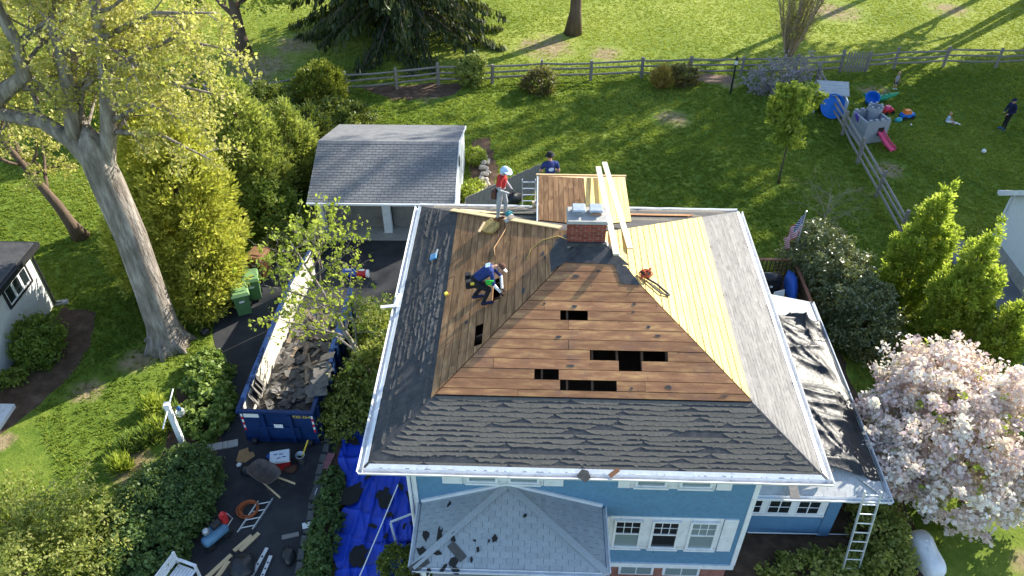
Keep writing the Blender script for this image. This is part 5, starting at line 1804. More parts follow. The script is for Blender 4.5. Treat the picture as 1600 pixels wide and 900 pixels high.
bush('twiggy_shrub', 'sparse leafy shrub spilling over the dumpster corner', 'shrub', (-5.6, 16.8), [(0, 0, .6, .6, .7, .8), (.1, .9, .8, .5, .7, .9)], 200, .22, 20, .11, .07, LM['mixed'], 203, mean=.4, rough=.25, shell=.6)
bush('garden_plant', 'yellow green perennial by the garage end wall', 'plant', G(742, 253)[:2], [(0, 0, .3, .5, .4, .4)], 80, .18, 20, .14, .06, LM['spring'], 204, stem=False)
bush('garden_plant', 'low yellow green perennial in the garage bed by the board fence', 'plant', G(740, 305)[:2], [(0, 0, .25, .45, .7, .3)], 80, .18, 20, .14, .06, LM['spring'], 205, stem=False)
bush('wisteria_spray', 'fresh green leafy growth below the purple flowers', 'shrub', (16.2, 40.2), [(0, 0, .5, .6, .6, .55)], 90, .2, 20, .13, .07, LM['fresh'], 206)

# ================================================================== people
def person(name, label, loc, rz, caps, cols, extras=None, vox=.010, cat='person'):
    """caps: (a, b, ra, rb, colour index); one continuous remeshed body"""
    mb = MB()
    for (a, b, ra, rb_, ci) in caps:
        a = np.array(a, float); b = np.array(b, float)
        mb.ball(a, ra, 10); mb.ball(b, rb_, 10)
        if np.linalg.norm(b - a) > 1e-4: mb.tube([a, b], [ra, rb_], 10)
    tmp = mb.build('tmp', MT['white_trim'])
    md = tmp.modifiers.new('r', 'REMESH'); md.mode = 'VOXEL'; md.voxel_size = vox; md.use_smooth_shade = True
    sm = tmp.modifiers.new('s', 'SMOOTH'); sm.factor = .5; sm.iterations = 3
    bpy.context.view_layer.update()
    me = bpy.data.meshes.new_from_object(tmp.evaluated_get(bpy.context.evaluated_depsgraph_get()))
    bpy.data.objects.remove(tmp, do_unlink=True)
    me.materials.clear()
    for c in cols: me.materials.append(c)
    n = len(me.polygons)
    cen = np.zeros(n * 3); me.polygons.foreach_get('center', cen); cen = cen.reshape(-1, 3)
    best = np.full(n, 1e9); idx = np.zeros(n, int)
    for (a, b, ra, rb_, ci) in caps:
        a = np.array(a, float); b = np.array(b, float); ab = b - a
        t = np.clip(((cen - a) @ ab) / (ab @ ab + 1e-9), 0, 1)
        d = np.linalg.norm(cen - (a + t[:, None] * ab), axis=1) - (ra + (rb_ - ra) * t)
        k = d < best
        best[k] = d[k]; idx[k] = ci
    me.polygons.foreach_set('material_index', idx.astype(np.int32))
    me.polygons.foreach_set('use_smooth', [True] * n)
    t = thing(name, label, cat, loc, rz)
    me.name = 'body'
    link('body', me, t)
    if extras: extras(t)
    return t

def V3(*a): return np.array(a, float)
def hand(caps, wrist, direction, side, ci, s=1.0):
    """palm, four bent fingers of unequal length, thumb from the side of the palm"""
    d = unit(direction); sd = unit(np.array(side, float) - d * np.dot(side, d)); dn = np.cross(d, sd)
    w = np.array(wrist, float)
    for k in (-1, 0, 1):
        caps.append((w + d * .02 * s + sd * .018 * k * s, w + d * .085 * s + sd * .024 * k * s, .017 * s, .014 * s, ci))
    for k, L in zip((-1.5, -.5, .5, 1.5), (.058, .075, .080, .068)):
        p0 = w + d * .09 * s + sd * .018 * k * s
        p1 = p0 + (d * .8 + dn * .35) * L * .5 * s + sd * .004 * k * s
        p2 = p1 + (d * .4 + dn * .8) * L * .5 * s
        caps.append((p0, p1, .010 * s, .009 * s, ci)); caps.append((p1, p2, .009 * s, .008 * s, ci))
    p0 = w + d * .03 * s + sd * .035 * s
    p1 = p0 + (d * .6 + sd * .7) * .04 * s; p2 = p1 + (d * .8 + dn * .4) * .032 * s
    caps.append((p0, p1, .012 * s, .011 * s, ci)); caps.append((p1, p2, .011 * s, .009 * s, ci))

def head(caps, c, fwd, up, ci, s=1.0):
    f = unit(fwd); u = unit(np.array(up, float) - f * np.dot(up, f)); l = np.cross(u, f)
    c = np.array(c, float)
    caps.append((c + u * .035 * s, c - u * .005 * s + f * .012 * s, .088 * s, .080 * s, ci))
    caps.append((c - f * .02 * s + u * .03 * s, c + f * .02 * s + u * .035 * s, .086 * s, .082 * s, ci))
    caps.append((c - u * .05 * s + f * .03 * s, c - u * .085 * s + f * .05 * s, .062 * s, .038 * s, ci))
    caps.append((c + f * .092 * s + u * .012 * s, c + f * .108 * s - u * .016 * s, .010 * s, .015 * s, ci))
    for k in (-1, 1):
        caps.append((c + l * k * .085 * s + u * .015 * s, c + l * k * .090 * s - u * .02 * s, .016 * s, .012 * s, ci))
    return c, f, u, l
def face_bits(t, c, f, u, l, s=1.0, hair=None, hat=None):
    for k in (-1, 1):
        e = MB(); e.ball(c + f * .084 * s + l * k * .032 * s + u * .012 * s, .011 * s, 8); e.build('eye', MT['black_paint'], t, True)
    m = MB(); m.bar(c + f * .088 * s - u * .052 * s - l * .022 * s, c + f * .088 * s - u * .052 * s + l * .022 * s, .012, .008); m.build('mouth', MT['lip'], t)
    if hair is not None:
        h = MB(); R = Matrix((f, l, u)).transposed()
        n = 14
        for i in range(8):
            pass
        h.ball((0, 0, 0), 1.0, 16)
        vs = []
        for v in h.v:
            p = np.array(v)
            if p[0] > .35 and p[2] < .45: p[0] = .35
            if p[2] < -.55: p[2] = -.55
            vs.append(c + f * (p[0] * .098 - .012) * s + l * p[1] * .095 * s + u * (p[2] * .105 + .042) * s)
        h.v = [tuple(v) for v in vs]
        h.build('hair', hair, t, True)
    if hat is not None: hat(t, c, f, u, l, s)

MT['skin'] = mat('skin', (.48, .27, .18), .55, .1, 10)
MT['lip'] = mat('lip', (.35, .12, .10), .5, .1, 10)
def cloth(name, c): return mat('cloth_' + name, c, .9, .28, 9, bump=.02, bscale=13)
NAVY = cloth('navy', (.018, .035, .15)); RED = cloth('red', (.45, .03, .03)); GREY = cloth('grey', (.33, .34, .36)); BLACK = cloth('black', (.012, .012, .016))
PALEBLUE = cloth('paleblue', (.42, .56, .72)); GREEN = cloth('hivis_green', (.05, .60, .08)); DARKNAVY = cloth('darknavy', (.010, .014, .05)); WHITE = cloth('white', (.75, .75, .75)); BROWN = cloth('brown', (.10, .045, .03)); TEAL = cloth('teal', (.03, .25, .30)); SHOEBLUE = cloth('shoeblue', (.03, .10, .25))
HAIRD = mat('hair_dark', (.03, .02, .015), .7, .2, 20); HAIRL = mat('hair_light', (.40, .26, .12), .7, .2, 20)

# ---- worker in red on the rear left hip
def worker_red():
    c = []
    ft = math.tan(RAD(28.3))
    # stands facing uphill (+x), head bowed
    for k, y in ((1, .13), (-1, -.13)):
        dx = .06 * k
        c += [((0, y * .75, .90), (.03 + dx, y, .50), .095, .070, 2), ((.03 + dx, y, .50), (.0 + dx, y, .12), .065, .045, 2),
              ((0 + dx - .04, y, .06), (.17 + dx, y, .06 + .17 * ft * .8), .048, .040, 3)]
    c += [((0, 0, .93), (-.01, 0, 1.08), .135, .135, 2), ((-.01, 0, 1.08), (.03, 0, 1.34), .135, .150, 1), ((.03, -.13, 1.38), (.03, .13, 1.38), .085, .085, 1), ((.04, 0, 1.42), (.08, 0, 1.50), .058, .055, 0)]
    for k in (1, -1):
        sh = V3(.03, .19 * k, 1.38); el = V3(.05, .26 * k, 1.10); wr = V3(.26, .12 * k, .98)
        c += [(sh, V3(.04, .225 * k, 1.24), .062, .055, 1), (V3(.04, .225 * k, 1.24), el, .050, .044, 4), (el, wr, .044, .034, 4)]
        hand(c, wr, V3(.8, -.35 * k, -.2), V3(0, -k, .3), 5)
    hd = head(c, V3(.13, 0, 1.60), V3(1, 0, -.55), V3(.5, 0, 1), 0)
    def ex(t):
        def hood(t, cc, f, u, l, s):
            h = MB(); h.ball((0, 0, 0), 1, 18)
            vs = []
            for v in h.v:
                p = np.array(v)
                if p[0] > .25 and p[2] < .30: p = p * .8 + V3(-.25, 0, .1)
                vs.append(tuple(cc + f * (p[0] * .125 - .02) + l * p[1] * .122 + u * (p[2] * .155 - .01)))
            h.v = vs; h.build('hood', PALEBLUE, t, True)
            b = MB(); b.lathe([(.13, 0), (.17, -.012), (.17, -.018), (.125, -.008)], 18)
            b.v = [tuple(cc + f * (v[0] + .03) + l * v[1] + u * (v[2] + .055)) for v in b.v]
            b.build('hood_brim', PALEBLUE, t, True)
        face_bits(t, *hd, hat=hood)
        g = MB(); g.box((-.16, -.10, .86), (.13, .22, .24), taper=.9); g.box((-.02, .20, .84), (.16, .10, .20), taper=.9); g.build('tool_pouch', BROWN, t)
        bl = MB(); bl.lathe([(.150, -.03), (.155, .03)], 18, (0, 0, 1.0)); bl.build('tool_belt', BLACK, t)
    p = house_pt(on_slope('l', -2.43, 3.22, .03))
    person('person', 'worker in red shirt and pale blue sun hood standing on the rear roof hip', p, RAD(-20), c, [MT['skin'], RED, GREY, BROWN, GREY, BLACK], ex)
    return p
worker_red()

# ---- worker bending over the hole
def worker_bent():
    c = []
    pel = V3(-.26, .14, .62); chest = V3(.08, .30, .84); neck = V3(.22, .37, .88); hd = V3(.39, .38, .86)
    feet = [(V3(.0, -.05, .04), V3(.12, .02, .46), .0), (V3(-.26, .36, -.10), V3(.02, .44, .34), 0)]
    hips = [pel + V3(.03, -.10, -.02), pel + V3(-.03, .11, -.02)]
    ft = .53
    for (f, kn, _), h in zip(feet, hips):
        c += [(h, kn, .100, .075, 2), (kn, f + V3(-.02, 0, .08), .068, .050, 2), (f + V3(-.05, 0, 0), f + V3(.20, -.05, .20 * ft), .050, .042, 3)]
    c += [(pel + V3(-.02, 0, 0), pel + V3(.08, .05, .06), .145, .140, 2), (pel + V3(.08, .05, .07), chest, .140, .155, 1), (chest + V3(.08, -.11, .02), chest + V3(.04, .14, .02), .090, .090, 1), (chest + V3(.1, .05, .04), neck + V3(.06, .02, .02), .060, .055, 0)]
    sh1 = chest + V3(.11, -.17, .0); el1 = V3(.24, .0, .62); wr1 = V3(.40, -.04, .44)
    sh2 = chest + V3(.06, .20, .0); el2 = V3(.40, .40, .60); wr2 = V3(.44, .14, .42)
    for sh, el, wr in ((sh1, el1, wr1), (sh2, el2, wr2)):
        m = (sh + el) / 2
        c += [(sh, m, .062, .055, 1), (m, el, .050, .045, 5), (el, wr, .045, .035, 6)]
        hand(c, wr, V3(.4, -.1, -.9), V3(0, 1, 0), 4)
    hh = head(c, hd, V3(.75, -.25, -.75), V3(.8, 0, .6), 0)
    def ex(t):
        def cap(t, cc, f, u, l, s):
            h = MB(); h.ball((0, 0, 0), 1, 16)
            h.v = [tuple(cc + f * (p[0] * .104 - .01) + l * p[1] * .100 + u * (max(p[2], -.05) * .11 + .05)) for p in h.v]
            h.build('cap', BROWN, t, True)
            b = MB(); b.prism([(.06, -.075), (.17, -.05), (.185, 0), (.17, .05), (.06, .075)], .0, .012)
            b.v = [tuple(cc + f * v[0] + l * v[1] + u * (v[2] + .055)) for v in b.v]
            b.build('cap_visor', WHITE, t)
        face_bits(t, *hh, hat=cap)
        g = MB()
        g.box(pel + V3(-.10, -.14, .02), (.20, .12, .22), .3, taper=.9); g.box(pel + V3(-.16, .14, .0), (.16, .14, .24), .2, taper=.9)
        g.build('tool_pouch', BLACK, t)
        y = MB(); y.box(pel + V3(-.03, -.20, .08), (.09, .05, .06), .4); y.build('tape_measure', MT['yellow_paint'], t)
        v = MB(); v.box(V3(.14, .04, .66), (.20, .03, .24), Matrix.Rotation(.4, 3, 'X')); v.build('hi_vis_cloth', GREEN, t)
        e = MB(); e.box(chest + V3(.0, .02, .157), (.12, .16, .012), Matrix.Rotation(-.35, 3, 'Y')); e.build('shirt_print', PALEBLUE, t)
    p = house_pt(on_slope('l', 1.14, 2.90, .03))
    person('person', 'worker in navy shirt bending over the hole in the left roof slope', p, HYAW, c, [MT['skin'], NAVY, BLACK, DARKNAVY, BLACK, NAVY, WHITE], ex)
worker_bent()

# ---- worker behind the house, back turned
def worker_back():
    c = []
    for k in (1, -1):
        x0 = -.05 if k < 0 else 0
        kn = V3(.04, .14 * k + (.10 if k > 0 else 0), .50); an = V3(-.02, .18 * k + (.22 if k > 0 else 0), .10)
        c += [((0, .09 * k, .90), kn, .098, .072, 2), (kn, an, .066, .046, 2), (an + V3(-.03, 0, -.05), an + V3(.17, 0, -.055), .046, .040, 3)]
    c += [((0, 0, .92), (.02, 0, 1.06), .135, .140, 2), ((.02, 0, 1.06), (.06, 0, 1.34), .145, .160, 1), ((.06, -.14, 1.38), (.06, .14, 1.38), .088, .088, 1), ((.07, 0, 1.42), (.08, 0, 1.50), .058, .055, 0)]
    for k in (1, -1):
        sh = V3(.06, .20 * k, 1.38); el = V3(.04 + (.10 if k > 0 else 0), .27 * k, 1.12); wr = V3(.30, .20 * k if k > 0 else -.16, 1.02)
        m = (sh + el) / 2
        c += [(sh, m, .064, .058, 1), (m, el, .050, .044, 0), (el, wr, .044, .033, 0)]
        hand(c, wr, V3(.9, .2 * k, -.2), V3(0, -k, .2), 0)
    hd = head(c, V3(.10, 0, 1.60), V3(1, 0, -.2), V3(.2, 0, 1), 0)
    def ex(t):
        def hat(t, cc, f, u, l, s):
            h = MB(); h.lathe([(.155, .035), (.158, .045), (.104, .055), (.100, .12), (.075, .155), (.02, .162)], 18)
            h.v = [tuple(cc + f * v[0] + l * v[1] + u * v[2]) for v in h.v]
            h.build('hat', BLACK, t, True)
        face_bits(t, *hd, hair=HAIRD, hat=hat)
        e = MB(); e.ball((-.105, .0, 1.28), (.012, .085, .065), 10); e.build('shirt_emblem', PALEBLUE, t)
    p = house_pt((-.95, 5.20, ZE + .225))
    q = person('person', 'worker in navy shirt and black hat seen from behind past the dormer', p, RAD(100), c, [MT['skin'], NAVY, BLACK, WHITE], ex)
    q.scale = (1.05, 1.05, 1.05)
    k = MB(); k.span(-.55, .55, -.15, .15, 0, .09)
    o = k.build('scaffold_plank', MT['lumber']); o.location = house_pt((-.95, 5.2, ZE + .135)); o.rotation_euler = (0, 0, HYAW)
    tag(o, 'timber plank on the rear eave under the worker in black hat', 'plank')
worker_back()

def adult_yard():
    c = []
    for k in (1, -1):
        c += [((0, .09 * k, .90), (.05 * k, .10 * k, .50), .098, .072, 2), ((.05 * k, .10 * k, .50), (.03 * k, .11 * k, .10), .066, .046, 2), ((.0, .11 * k, .05), (.18, .13 * k, .045), .048, .042, 3)]
    c += [((0, 0, .92), (0, 0, 1.10), .140, .150, 1), ((0, 0, 1.10), (.02, 0, 1.36), .155, .165, 1), ((.02, -.14, 1.40), (.02, .14, 1.40), .090, .090, 1), ((.02, 0, 1.44), (.04, 0, 1.52), .060, .056, 0)]
    for k in (1, -1):
        sh = V3(.02, .20 * k, 1.40); el = V3(.02, .28 * k, 1.12); wr = V3(.22, .16 * k, .98)
        c += [(sh, el, .068, .056, 1), (el, wr, .054, .042, 1)]
        hand(c, wr, V3(.7, -.4 * k, -.3), V3(0, -k, .2), 0)
    hd = head(c, V3(.06, 0, 1.62), V3(1, 0, -.2), V3(.2, 0, 1), 0)
    def ex(t):
        def cap(t, cc, f, u, l, s):
            h = MB(); h.ball((0, 0, 0), 1, 16)
            h.v = [tuple(cc + f * (p[0] * .106 - .01) + l * p[1] * .102 + u * (max(p[2], -.1) * .115 + .045)) for p in h.v]
            h.build('cap', DARKNAVY, t, True)
            b = MB(); b.prism([(.06, -.075), (.17, -.05), (.185, 0), (.17, .05), (.06, .075)], .0, .012)
            b.v = [tuple(cc + f * v[0] + l * v[1] + u * (v[2] + .05)) for v in b.v]
            b.build('cap_visor', DARKNAVY, t)
        face_bits(t, *hd, hair=HAIRD, hat=cap)
    person('person', 'adult in dark navy jacket and cap watching the children on the grass', G(1567, 202), RAD(195), c, [MT['skin'], DARKNAVY, BLACK, SHOEBLUE], ex)
adult_yard()

def child_standing():
    c = []; s = .55
    def q(x, y, z): return V3(x, y, z) * s
    for k in (1, -1):
        c += [(q(0, .10 * k, .86), q(.03 * k, .11 * k, .62), .10 * s, .095 * s, 2), (q(.03 * k, .11 * k, .62), q(.06 * k, .11 * k, .10), .062 * s, .05 * s, 0), (q(.05 * k, .11 * k, .06), q(.20 + .05 * k, .12 * k, .055), .055 * s, .05 * s, 3)]
    c += [(q(0, 0, .90), q(0, 0, 1.05), .15 * s, .15 * s, 1), (q(0, 0, 1.05), q(.02, 0, 1.34), .155 * s, .15 * s, 1), (q(.02, -.12, 1.38), q(.02, .12, 1.38), .08 * s, .08 * s, 1), (q(.02, 0, 1.42), q(.03, 0, 1.52), .06 * s, .06 * s, 0)]
    for k in (1, -1):
        sh, el, wr = q(.02, .18 * k, 1.38), q(.04, .28 * k, 1.12), q(.14, .26 * k, .90)
        c += [(sh, (sh + el) / 2, .062 * s, .06 * s, 1), ((sh + el) / 2, el, .05 * s, .045 * s, 0), (el, wr, .045 * s, .038 * s, 0)]
        hand(c, wr, V3(.4, 0, -.9), V3(1, 0, 0), 0, .62)
    hd = head(c, q(.04, 0, 1.70), V3(1, 0, -.1), V3(0, 0, 1), 0, .86)
    person('person', 'small child in grey shirt and navy shorts standing near the rear fence', G(1397, 139), RAD(-70), c, [MT['skin'], GREY, NAVY, WHITE], lambda t: face_bits(t, *hd, s=.86, hair=HAIRL), .008)
child_standing()

def child_sitting():
    c = []; s = .52
    def q(x, y, z): return V3(x, y, z) * s
    for k in (1, -1):
        c += [(q(0, .11 * k, .14), q(.42, .20 * k, .20), .10 * s, .075 * s, 2), (q(.42, .20 * k, .20), q(.80, .16 * k, .09), .07 * s, .05 * s, 0), (q(.80, .16 * k, .08), q(.88, .16 * k, .20), .055 * s, .05 * s, 3)]
    c += [(q(0, 0, .15), q(.02, 0, .32), .16 * s, .155 * s, 1), (q(.02, 0, .32), q(.05, 0, .60), .155 * s, .15 * s, 1), (q(.05, -.12, .64), q(.05, .12, .64), .08 * s, .08 * s, 1), (q(.05, 0, .68), q(.06, 0, .77), .06 * s, .06 * s, 0)]
    for k in (1, -1):
        sh, el, wr = q(.05, .18 * k, .64), q(.20, .27 * k, .45), q(.42, .10 * k, .40)
        c += [(sh, el, .062 * s, .05 * s, 1), (el, wr, .045 * s, .038 * s, 0)]
        hand(c, wr, V3(.9, -.3 * k, -.2), V3(0, -k, 0), 0, .6)
    hd = head(c, q(.07, 0, .96), V3(1, 0, -.2), V3(.1, 0, 1), 0, .85)
    person('person', 'toddler in pale blue top sitting on the shaded grass with a bat', G(1479, 191), RAD(-35), c, [MT['skin'], PALEBLUE, WHITE, WHITE], lambda t: face_bits(t, *hd, s=.85, hair=HAIRL), .008)
child_sitting()

# ================================================================== ladders and site gear
def ladder(label, p, q, width, n, name='ladder', m=None, side=None, group=None):
    p = np.array(p, float); q = np.array(q, float)
    t = thing(name, label, 'ladder', p, 0, group)
    d = q - p; L = np.linalg.norm(d); du = d / L
    s = unit(side if side is not None else np.cross(du, (0, 0, 1)))
    nr = np.cross(s, du)
    m = m or MT['alu']
    for k in (-1, 1):
        b = MB(); b.bar(s * k * width / 2, d + s * k * width / 2, .03, .075, up=tuple(nr)); b.build('rail', m, t)
        f = MB(); f.box(s * k * width / 2 + du * .02, (.05, .05, .04)); f.build('foot', MT['black_paint'], t)
    for i in range(n):
        c = d * (i + .6) / n
        b = MB(); b.tube([c - s * width / 2, c + s * width / 2], .018, 6); b.build('rung', m, t)
    return t
ladder('tall aluminium ladder leaning against the low side roof', (9.22, 11.45, .02), (9.40, 12.32, 2.95), .42, 10, side=(1, -.05, 0))
ladder('aluminium ladder rising above the rear gutter beside the dormer', house_pt((-1.62, 7.4, .02)), house_pt((-1.62, 5.16, 6.75)), .42, 22, side=(1, 0, 0))
a, b = G(377, 832), G(408, 783)
ladder('short aluminium ladder lying on the drive beside the orange hose', (a[0] + .12, a[1], .06), (b[0] + .15, b[1], .06), .42, 4, side=(1, .25, 0))
for (u, v, lab) in (((392, 905), (418, 858), 'aluminium plank lying on the drive beside the black bag'), ((408, 908), (424, 870), 'shorter aluminium plank lying on the drive near the ivy')):
    a, b = G(*u), G(*v)
    t = thing('aluminium_plank', lab, 'plank', (a[0], a[1], .05))
    d = np.array([b[0] - a[0], b[1] - a[1], 0])
    k = MB(); k.bar((0, 0, 0), d, .10, .05); k.build('beam', MT['alu'], t)
    for f in (.2, .45, .7):
        h = MB(); h.box(d * f + V3(0, 0, .028), (.05, .05, .006)); h.build('bracket', MT['black_paint'], t)

def one(name, label, cat, mb, m, loc=(0, 0, 0), rot=(0, 0, 0), group=None, smooth=False):
    o = mb.build(name, m, None, smooth)
    o.location = [float(v) for v in loc]; o.rotation_euler = rot
    return tag(o, label, cat, group)

# loose lumber on the drive
for i, (u, v, lab) in enumerate((((322, 905), (362, 868), 'long yellow timber on the drive left of the black bag'), ((338, 905), (358, 878), 'shorter yellow timber on the drive touching the black bag'), ((366, 862), (394, 838), 'yellow timber pointing from the black bag to the compressor'), ((376, 862), (405, 834), 'yellow timber pointing from the black bag to the small ladder'))):
    a, b = G(*u), G(*v)
    d = b - a
    mb = MB(); L = np.linalg.norm(d[:2]); mb.span(-L / 2, L / 2, -.06, .06, 0, .045)
    one('timber', lab, 'timber', mb, MT['lumber'], ((a[0] + b[0]) / 2, (a[1] + b[1]) / 2, .012), (0, 0, math.atan2(d[1], d[0])), 'loose timbers on the drive')
MT['pale_lumber'] = mat('pale_lumber', (.66, .57, .43), .7, .1, 5, 5, .002, 30)
# two long boards over the dormer
for i, (p, q, lab) in enumerate((((1.02, -.05, 8.02), (.66, 4.62, 7.74), 'long fresh board lying over the dormer roof, the one further from the chimney'), ((.60, -.66, 8.28), (.45, 4.25, 7.80), 'long fresh board lying over the dormer roof right beside the chimney'))):
    P, Q = house_pt(p), house_pt(q)
    d = Q - P
    mb = MB(); mb.bar((0, 0, 0), d, .15, .045)
    one('roof_board', lab, 'board', mb, MT['pale_lumber'], P, (0, 0, 0), 'long boards over the dormer')

# air compressor
def compressor():
    p = G(340, 845)
    t = thing('air_compressor', 'blue air compressor with red motor at the hedge edge', 'compressor', p, RAD(52))
    blue = mat('compressor_blue', (.10, .22, .34), .4, .15, 6)
    k = MB()
    k.tube([(-.40, 0, .30), (-.34, 0, .30), (.34, 0, .30), (.40, 0, .30)], [.09, .17, .17, .09], 18); k.build('tank', blue, t, True)
    k = MB(); k.box((.02, .06, .50), (.50, .24, .04)); k.build('deck', blue, t)
    k = MB(); k.tube([(.0, .04, .62), (.26, .04, .62)], .11, 14); k.build('motor', MT['black_paint'], t)
    k = MB(); k.ball((-.18, .04, .64), (.11, .10, .13), 12); k.build('pump', MT['metal_grey'], t, True)
    k = MB(); k.tube([(.42, .06, .42), (.42, .06, .72)], .12, 12); k.ball((.42, .06, .78), .08, 10); k.build('red_jug', mat('jug_red', (.5, .03, .03), .45, .1, 6), t)
    for x in (-.28, .28):
        k = MB(); k.tube([(x, -.20, .13), (x, -.14, .13)], .13, 14); k.build('wheel', MT['black_paint'], t)
        k = MB(); k.tube([(x, .14, .0), (x, .12, .22)], .02, 6); k.build('leg', MT['black_paint'], t)
    k = MB(); k.tube([(.38, -.12, .42), (.58, -.12, .55), (.58, .14, .55), (.38, .14, .42)], .018, 6); k.build('handle', MT['metal_grey'], t)
compressor()

# hose coil
def coil(name, label, cat, p, R, r, turns, m, z0=.02, tilt=(0, 0, 0), extra=None):
    rr = random.Random(5)
    pts = []
    for i in range(turns * 24):
        a = i * 2 * math.pi / 24
        Rk = R * (.82 + .36 * ((i // 24 * 7) % 10) / 10)
        pts.append((Rk * math.cos(a) + .03 * math.sin(i * .13), Rk * math.sin(a) + .02 * math.cos(i * .09), z0 + r * 1.7 * (i / 24) * .55 + rr.uniform(0, r * .4)))
    if extra: pts += extra
    mb = MB(); mb.tube(pts, r, 6)
    return one(name, label, cat, mb, m, p, tilt, smooth=True)
coil('hose_coil', 'coiled orange air hose lying on the drive', 'hose', G(389, 798), .27, .013, 9, mat('hose_orange', (.40, .11, .035), .5, .15, 6))
# tool bundle on the right hip
def hip_gear():
    p = house_pt(on_slope('r', -.90, 4.40, .05))
    t = thing('rope_bundle', 'red and black bundle of rope and harness straps on the roof hip', 'rope bundle', p, 0)
    r = random.Random(8)
    red = mat('rope_red', (.42, .08, .03), .8, .2, 10); blk = MT['black_paint']
    for i in range(9):
        pts = []; R = r.uniform(.12, .20); ph = r.uniform(0, 6)
        tl = Matrix.Rotation(r.uniform(-.9, .9), 3, 'X') @ Matrix.Rotation(r.uniform(-.9, .9), 3, 'Y')
        for j in range(17):
            a = ph + j * 2 * math.pi / 16
            v = tl @ Vector((R * math.cos(a), R * math.sin(a) * .8, 0)); pts.append((v[0], v[1], v[2] + .16))
        k = MB(); k.tube(pts, .016, 6); k.build('rope_loop', red if i % 3 else blk, t, True)
    o, s, u, n = frame(SLOPES['r'])
    e = [V3(0, 0, .04), -u * .35 + s * -.06 + V3(0, 0, .03), -u * .70 + s * -.28 + V3(0, 0, .02)]
    k = MB(); k.tube([e[0], e[1], e[2]], .030, 6); k.build('strap', blk, t)
    k = MB(); k.tube([V3(.0, -.12, .03), -u * .40 + s * -.36 + V3(0, 0, .02), -u * .68 + s * -.30 + V3(0, 0, .02)], .024, 6); k.build('strap', blk, t)
hip_gear()
# roof jack, chalk line, offcut on the left slope
def left_slope_bits():
    p = house_pt(on_slope('l', -1.85, 1.0, .05))
    t = thing('blue_roof_bracket', 'small blue roof bracket with white arm on the dark left slope', 'bracket', p, HYAW)
    k = MB(); k.box((0, 0, .04), (.20, .24, .05), Matrix.Rotation(-.48, 3, 'Y')); k.build('plate', mat('jack_blue', (.10, .28, .50), .4, .1, 5), t)
    k = MB(); k.bar((.05, .02, .06), (.12, .16, .20), .04, .03); k.build('arm', MT['white_dirty'], t)
    p = house_pt(on_slope('l', .15, 1.66, .04))
    t = thing('yellow_tape_tool', 'yellow tape measure at the edge of the bare boards', 'tool', p, .4)
    k = MB(); k.box((0, 0, .03), (.10, .11, .06), taper=.85); k.build('case', MT['yellow_paint'], t)
    k = MB(); k.box((.03, .08, .012), (.02, .10, .004)); k.build('blade', MT['yellow_paint'], t)
    p = house_pt(on_slope('l', -2.15, 2.92, .04))
    t = thing('board_offcut', 'rough tan board offcut with torn edge lying below the worker in red', 'offcut', p, HYAW)
    o, s, u, n = frame(SLOPES['l'])
    rr = random.Random(4)
    poly = [(-.34, -.22), (-.1, -.26), (.2, -.20), (.36, -.14), (.33, .10), (.20, .22), (-.05, .18), (-.30, .24), (-.37, .05)]
    ca, sa = math.cos(.6), math.sin(.6)
    vs = []
    for h in (.01, .07):
        for (x, y) in poly:
            X, Y = x * ca - y * sa, x * sa + y * ca
            vs.append(s * X + u * Y + n * (h + rr.uniform(0, .01)))
    nn = len(poly); mb = MB(); mb.add(vs, [tuple(range(nn - 1, -1, -1)), tuple(range(nn, 2 * nn))] + [(i, (i + 1) % nn, nn + (i + 1) % nn, nn + i) for i in range(nn)])
    mb.build('board', mat('mossy_board', (.40, .27, .09), .9, .5, 12, 7, .01, 30, col2=(.56, .42, .16)), t)
    mb = MB(); mb.bar(s * -.36 * ca + u * -.2 + n * .08, s * .1 + u * -.36 + n * .09, .07, .03); mb.build('edge_strip', MT['lumber'], t)
    # hoses and cords on the slope
    def cord(label, pts, key, r, m):
        P = [house_pt(on_slope(key, a, b, .035)) for a, b in pts]
        base = P[0]
        mb = MB(); mb.tube([q - base for q in P], r, 5)
        one('extension_cord', label, 'cord', mb, m, base, smooth=True)
    cord('tan air hose trailing down the boards from the offcut', [(-2.3, 3.3), (-1.9, 3.45), (-1.5, 3.25), (-1.1, 3.05), (-.75, 3.1)], 'l', .014, mat('hose_tan', (.50, .30, .14), .6, .1, 5))
    cord('yellow cord running from chimney across the left slope boards', [(-.05, 5.35), (-.45, 5.0), (-.55, 4.55), (-.35, 4.2), (0, 4.1)], 'l', .016, mat('hose_yellow', (.50, .34, .10), .6, .1, 5))
left_slope_bits()
# circular saw offcuts on the hip under the worker in red, scrap at the front eave
for i, (key, a, b, m, lab, rz) in enumerate((('f', -.22, -.06, MT['shingle_left'], 'torn grey shingle scrap hanging over the front gutter', .6), ('f', .45, .02, MT['old_wood'], 'short orange wood offcut caught in the front gutter', 1.0))):
    mb = MB(); mb.prism([(-.14, -.10), (.10, -.12), (.15, .04), (.02, .14), (-.12, .10)] if i == 0 else [(-.05, -.13), (.05, -.13), (.05, .13), (-.05, .13)], 0, .02)
    p = house_pt(on_slope(key, a, b, .06))
    one('roof_scrap', lab, 'scrap', mb, m, p, (.35, .1, -rz))

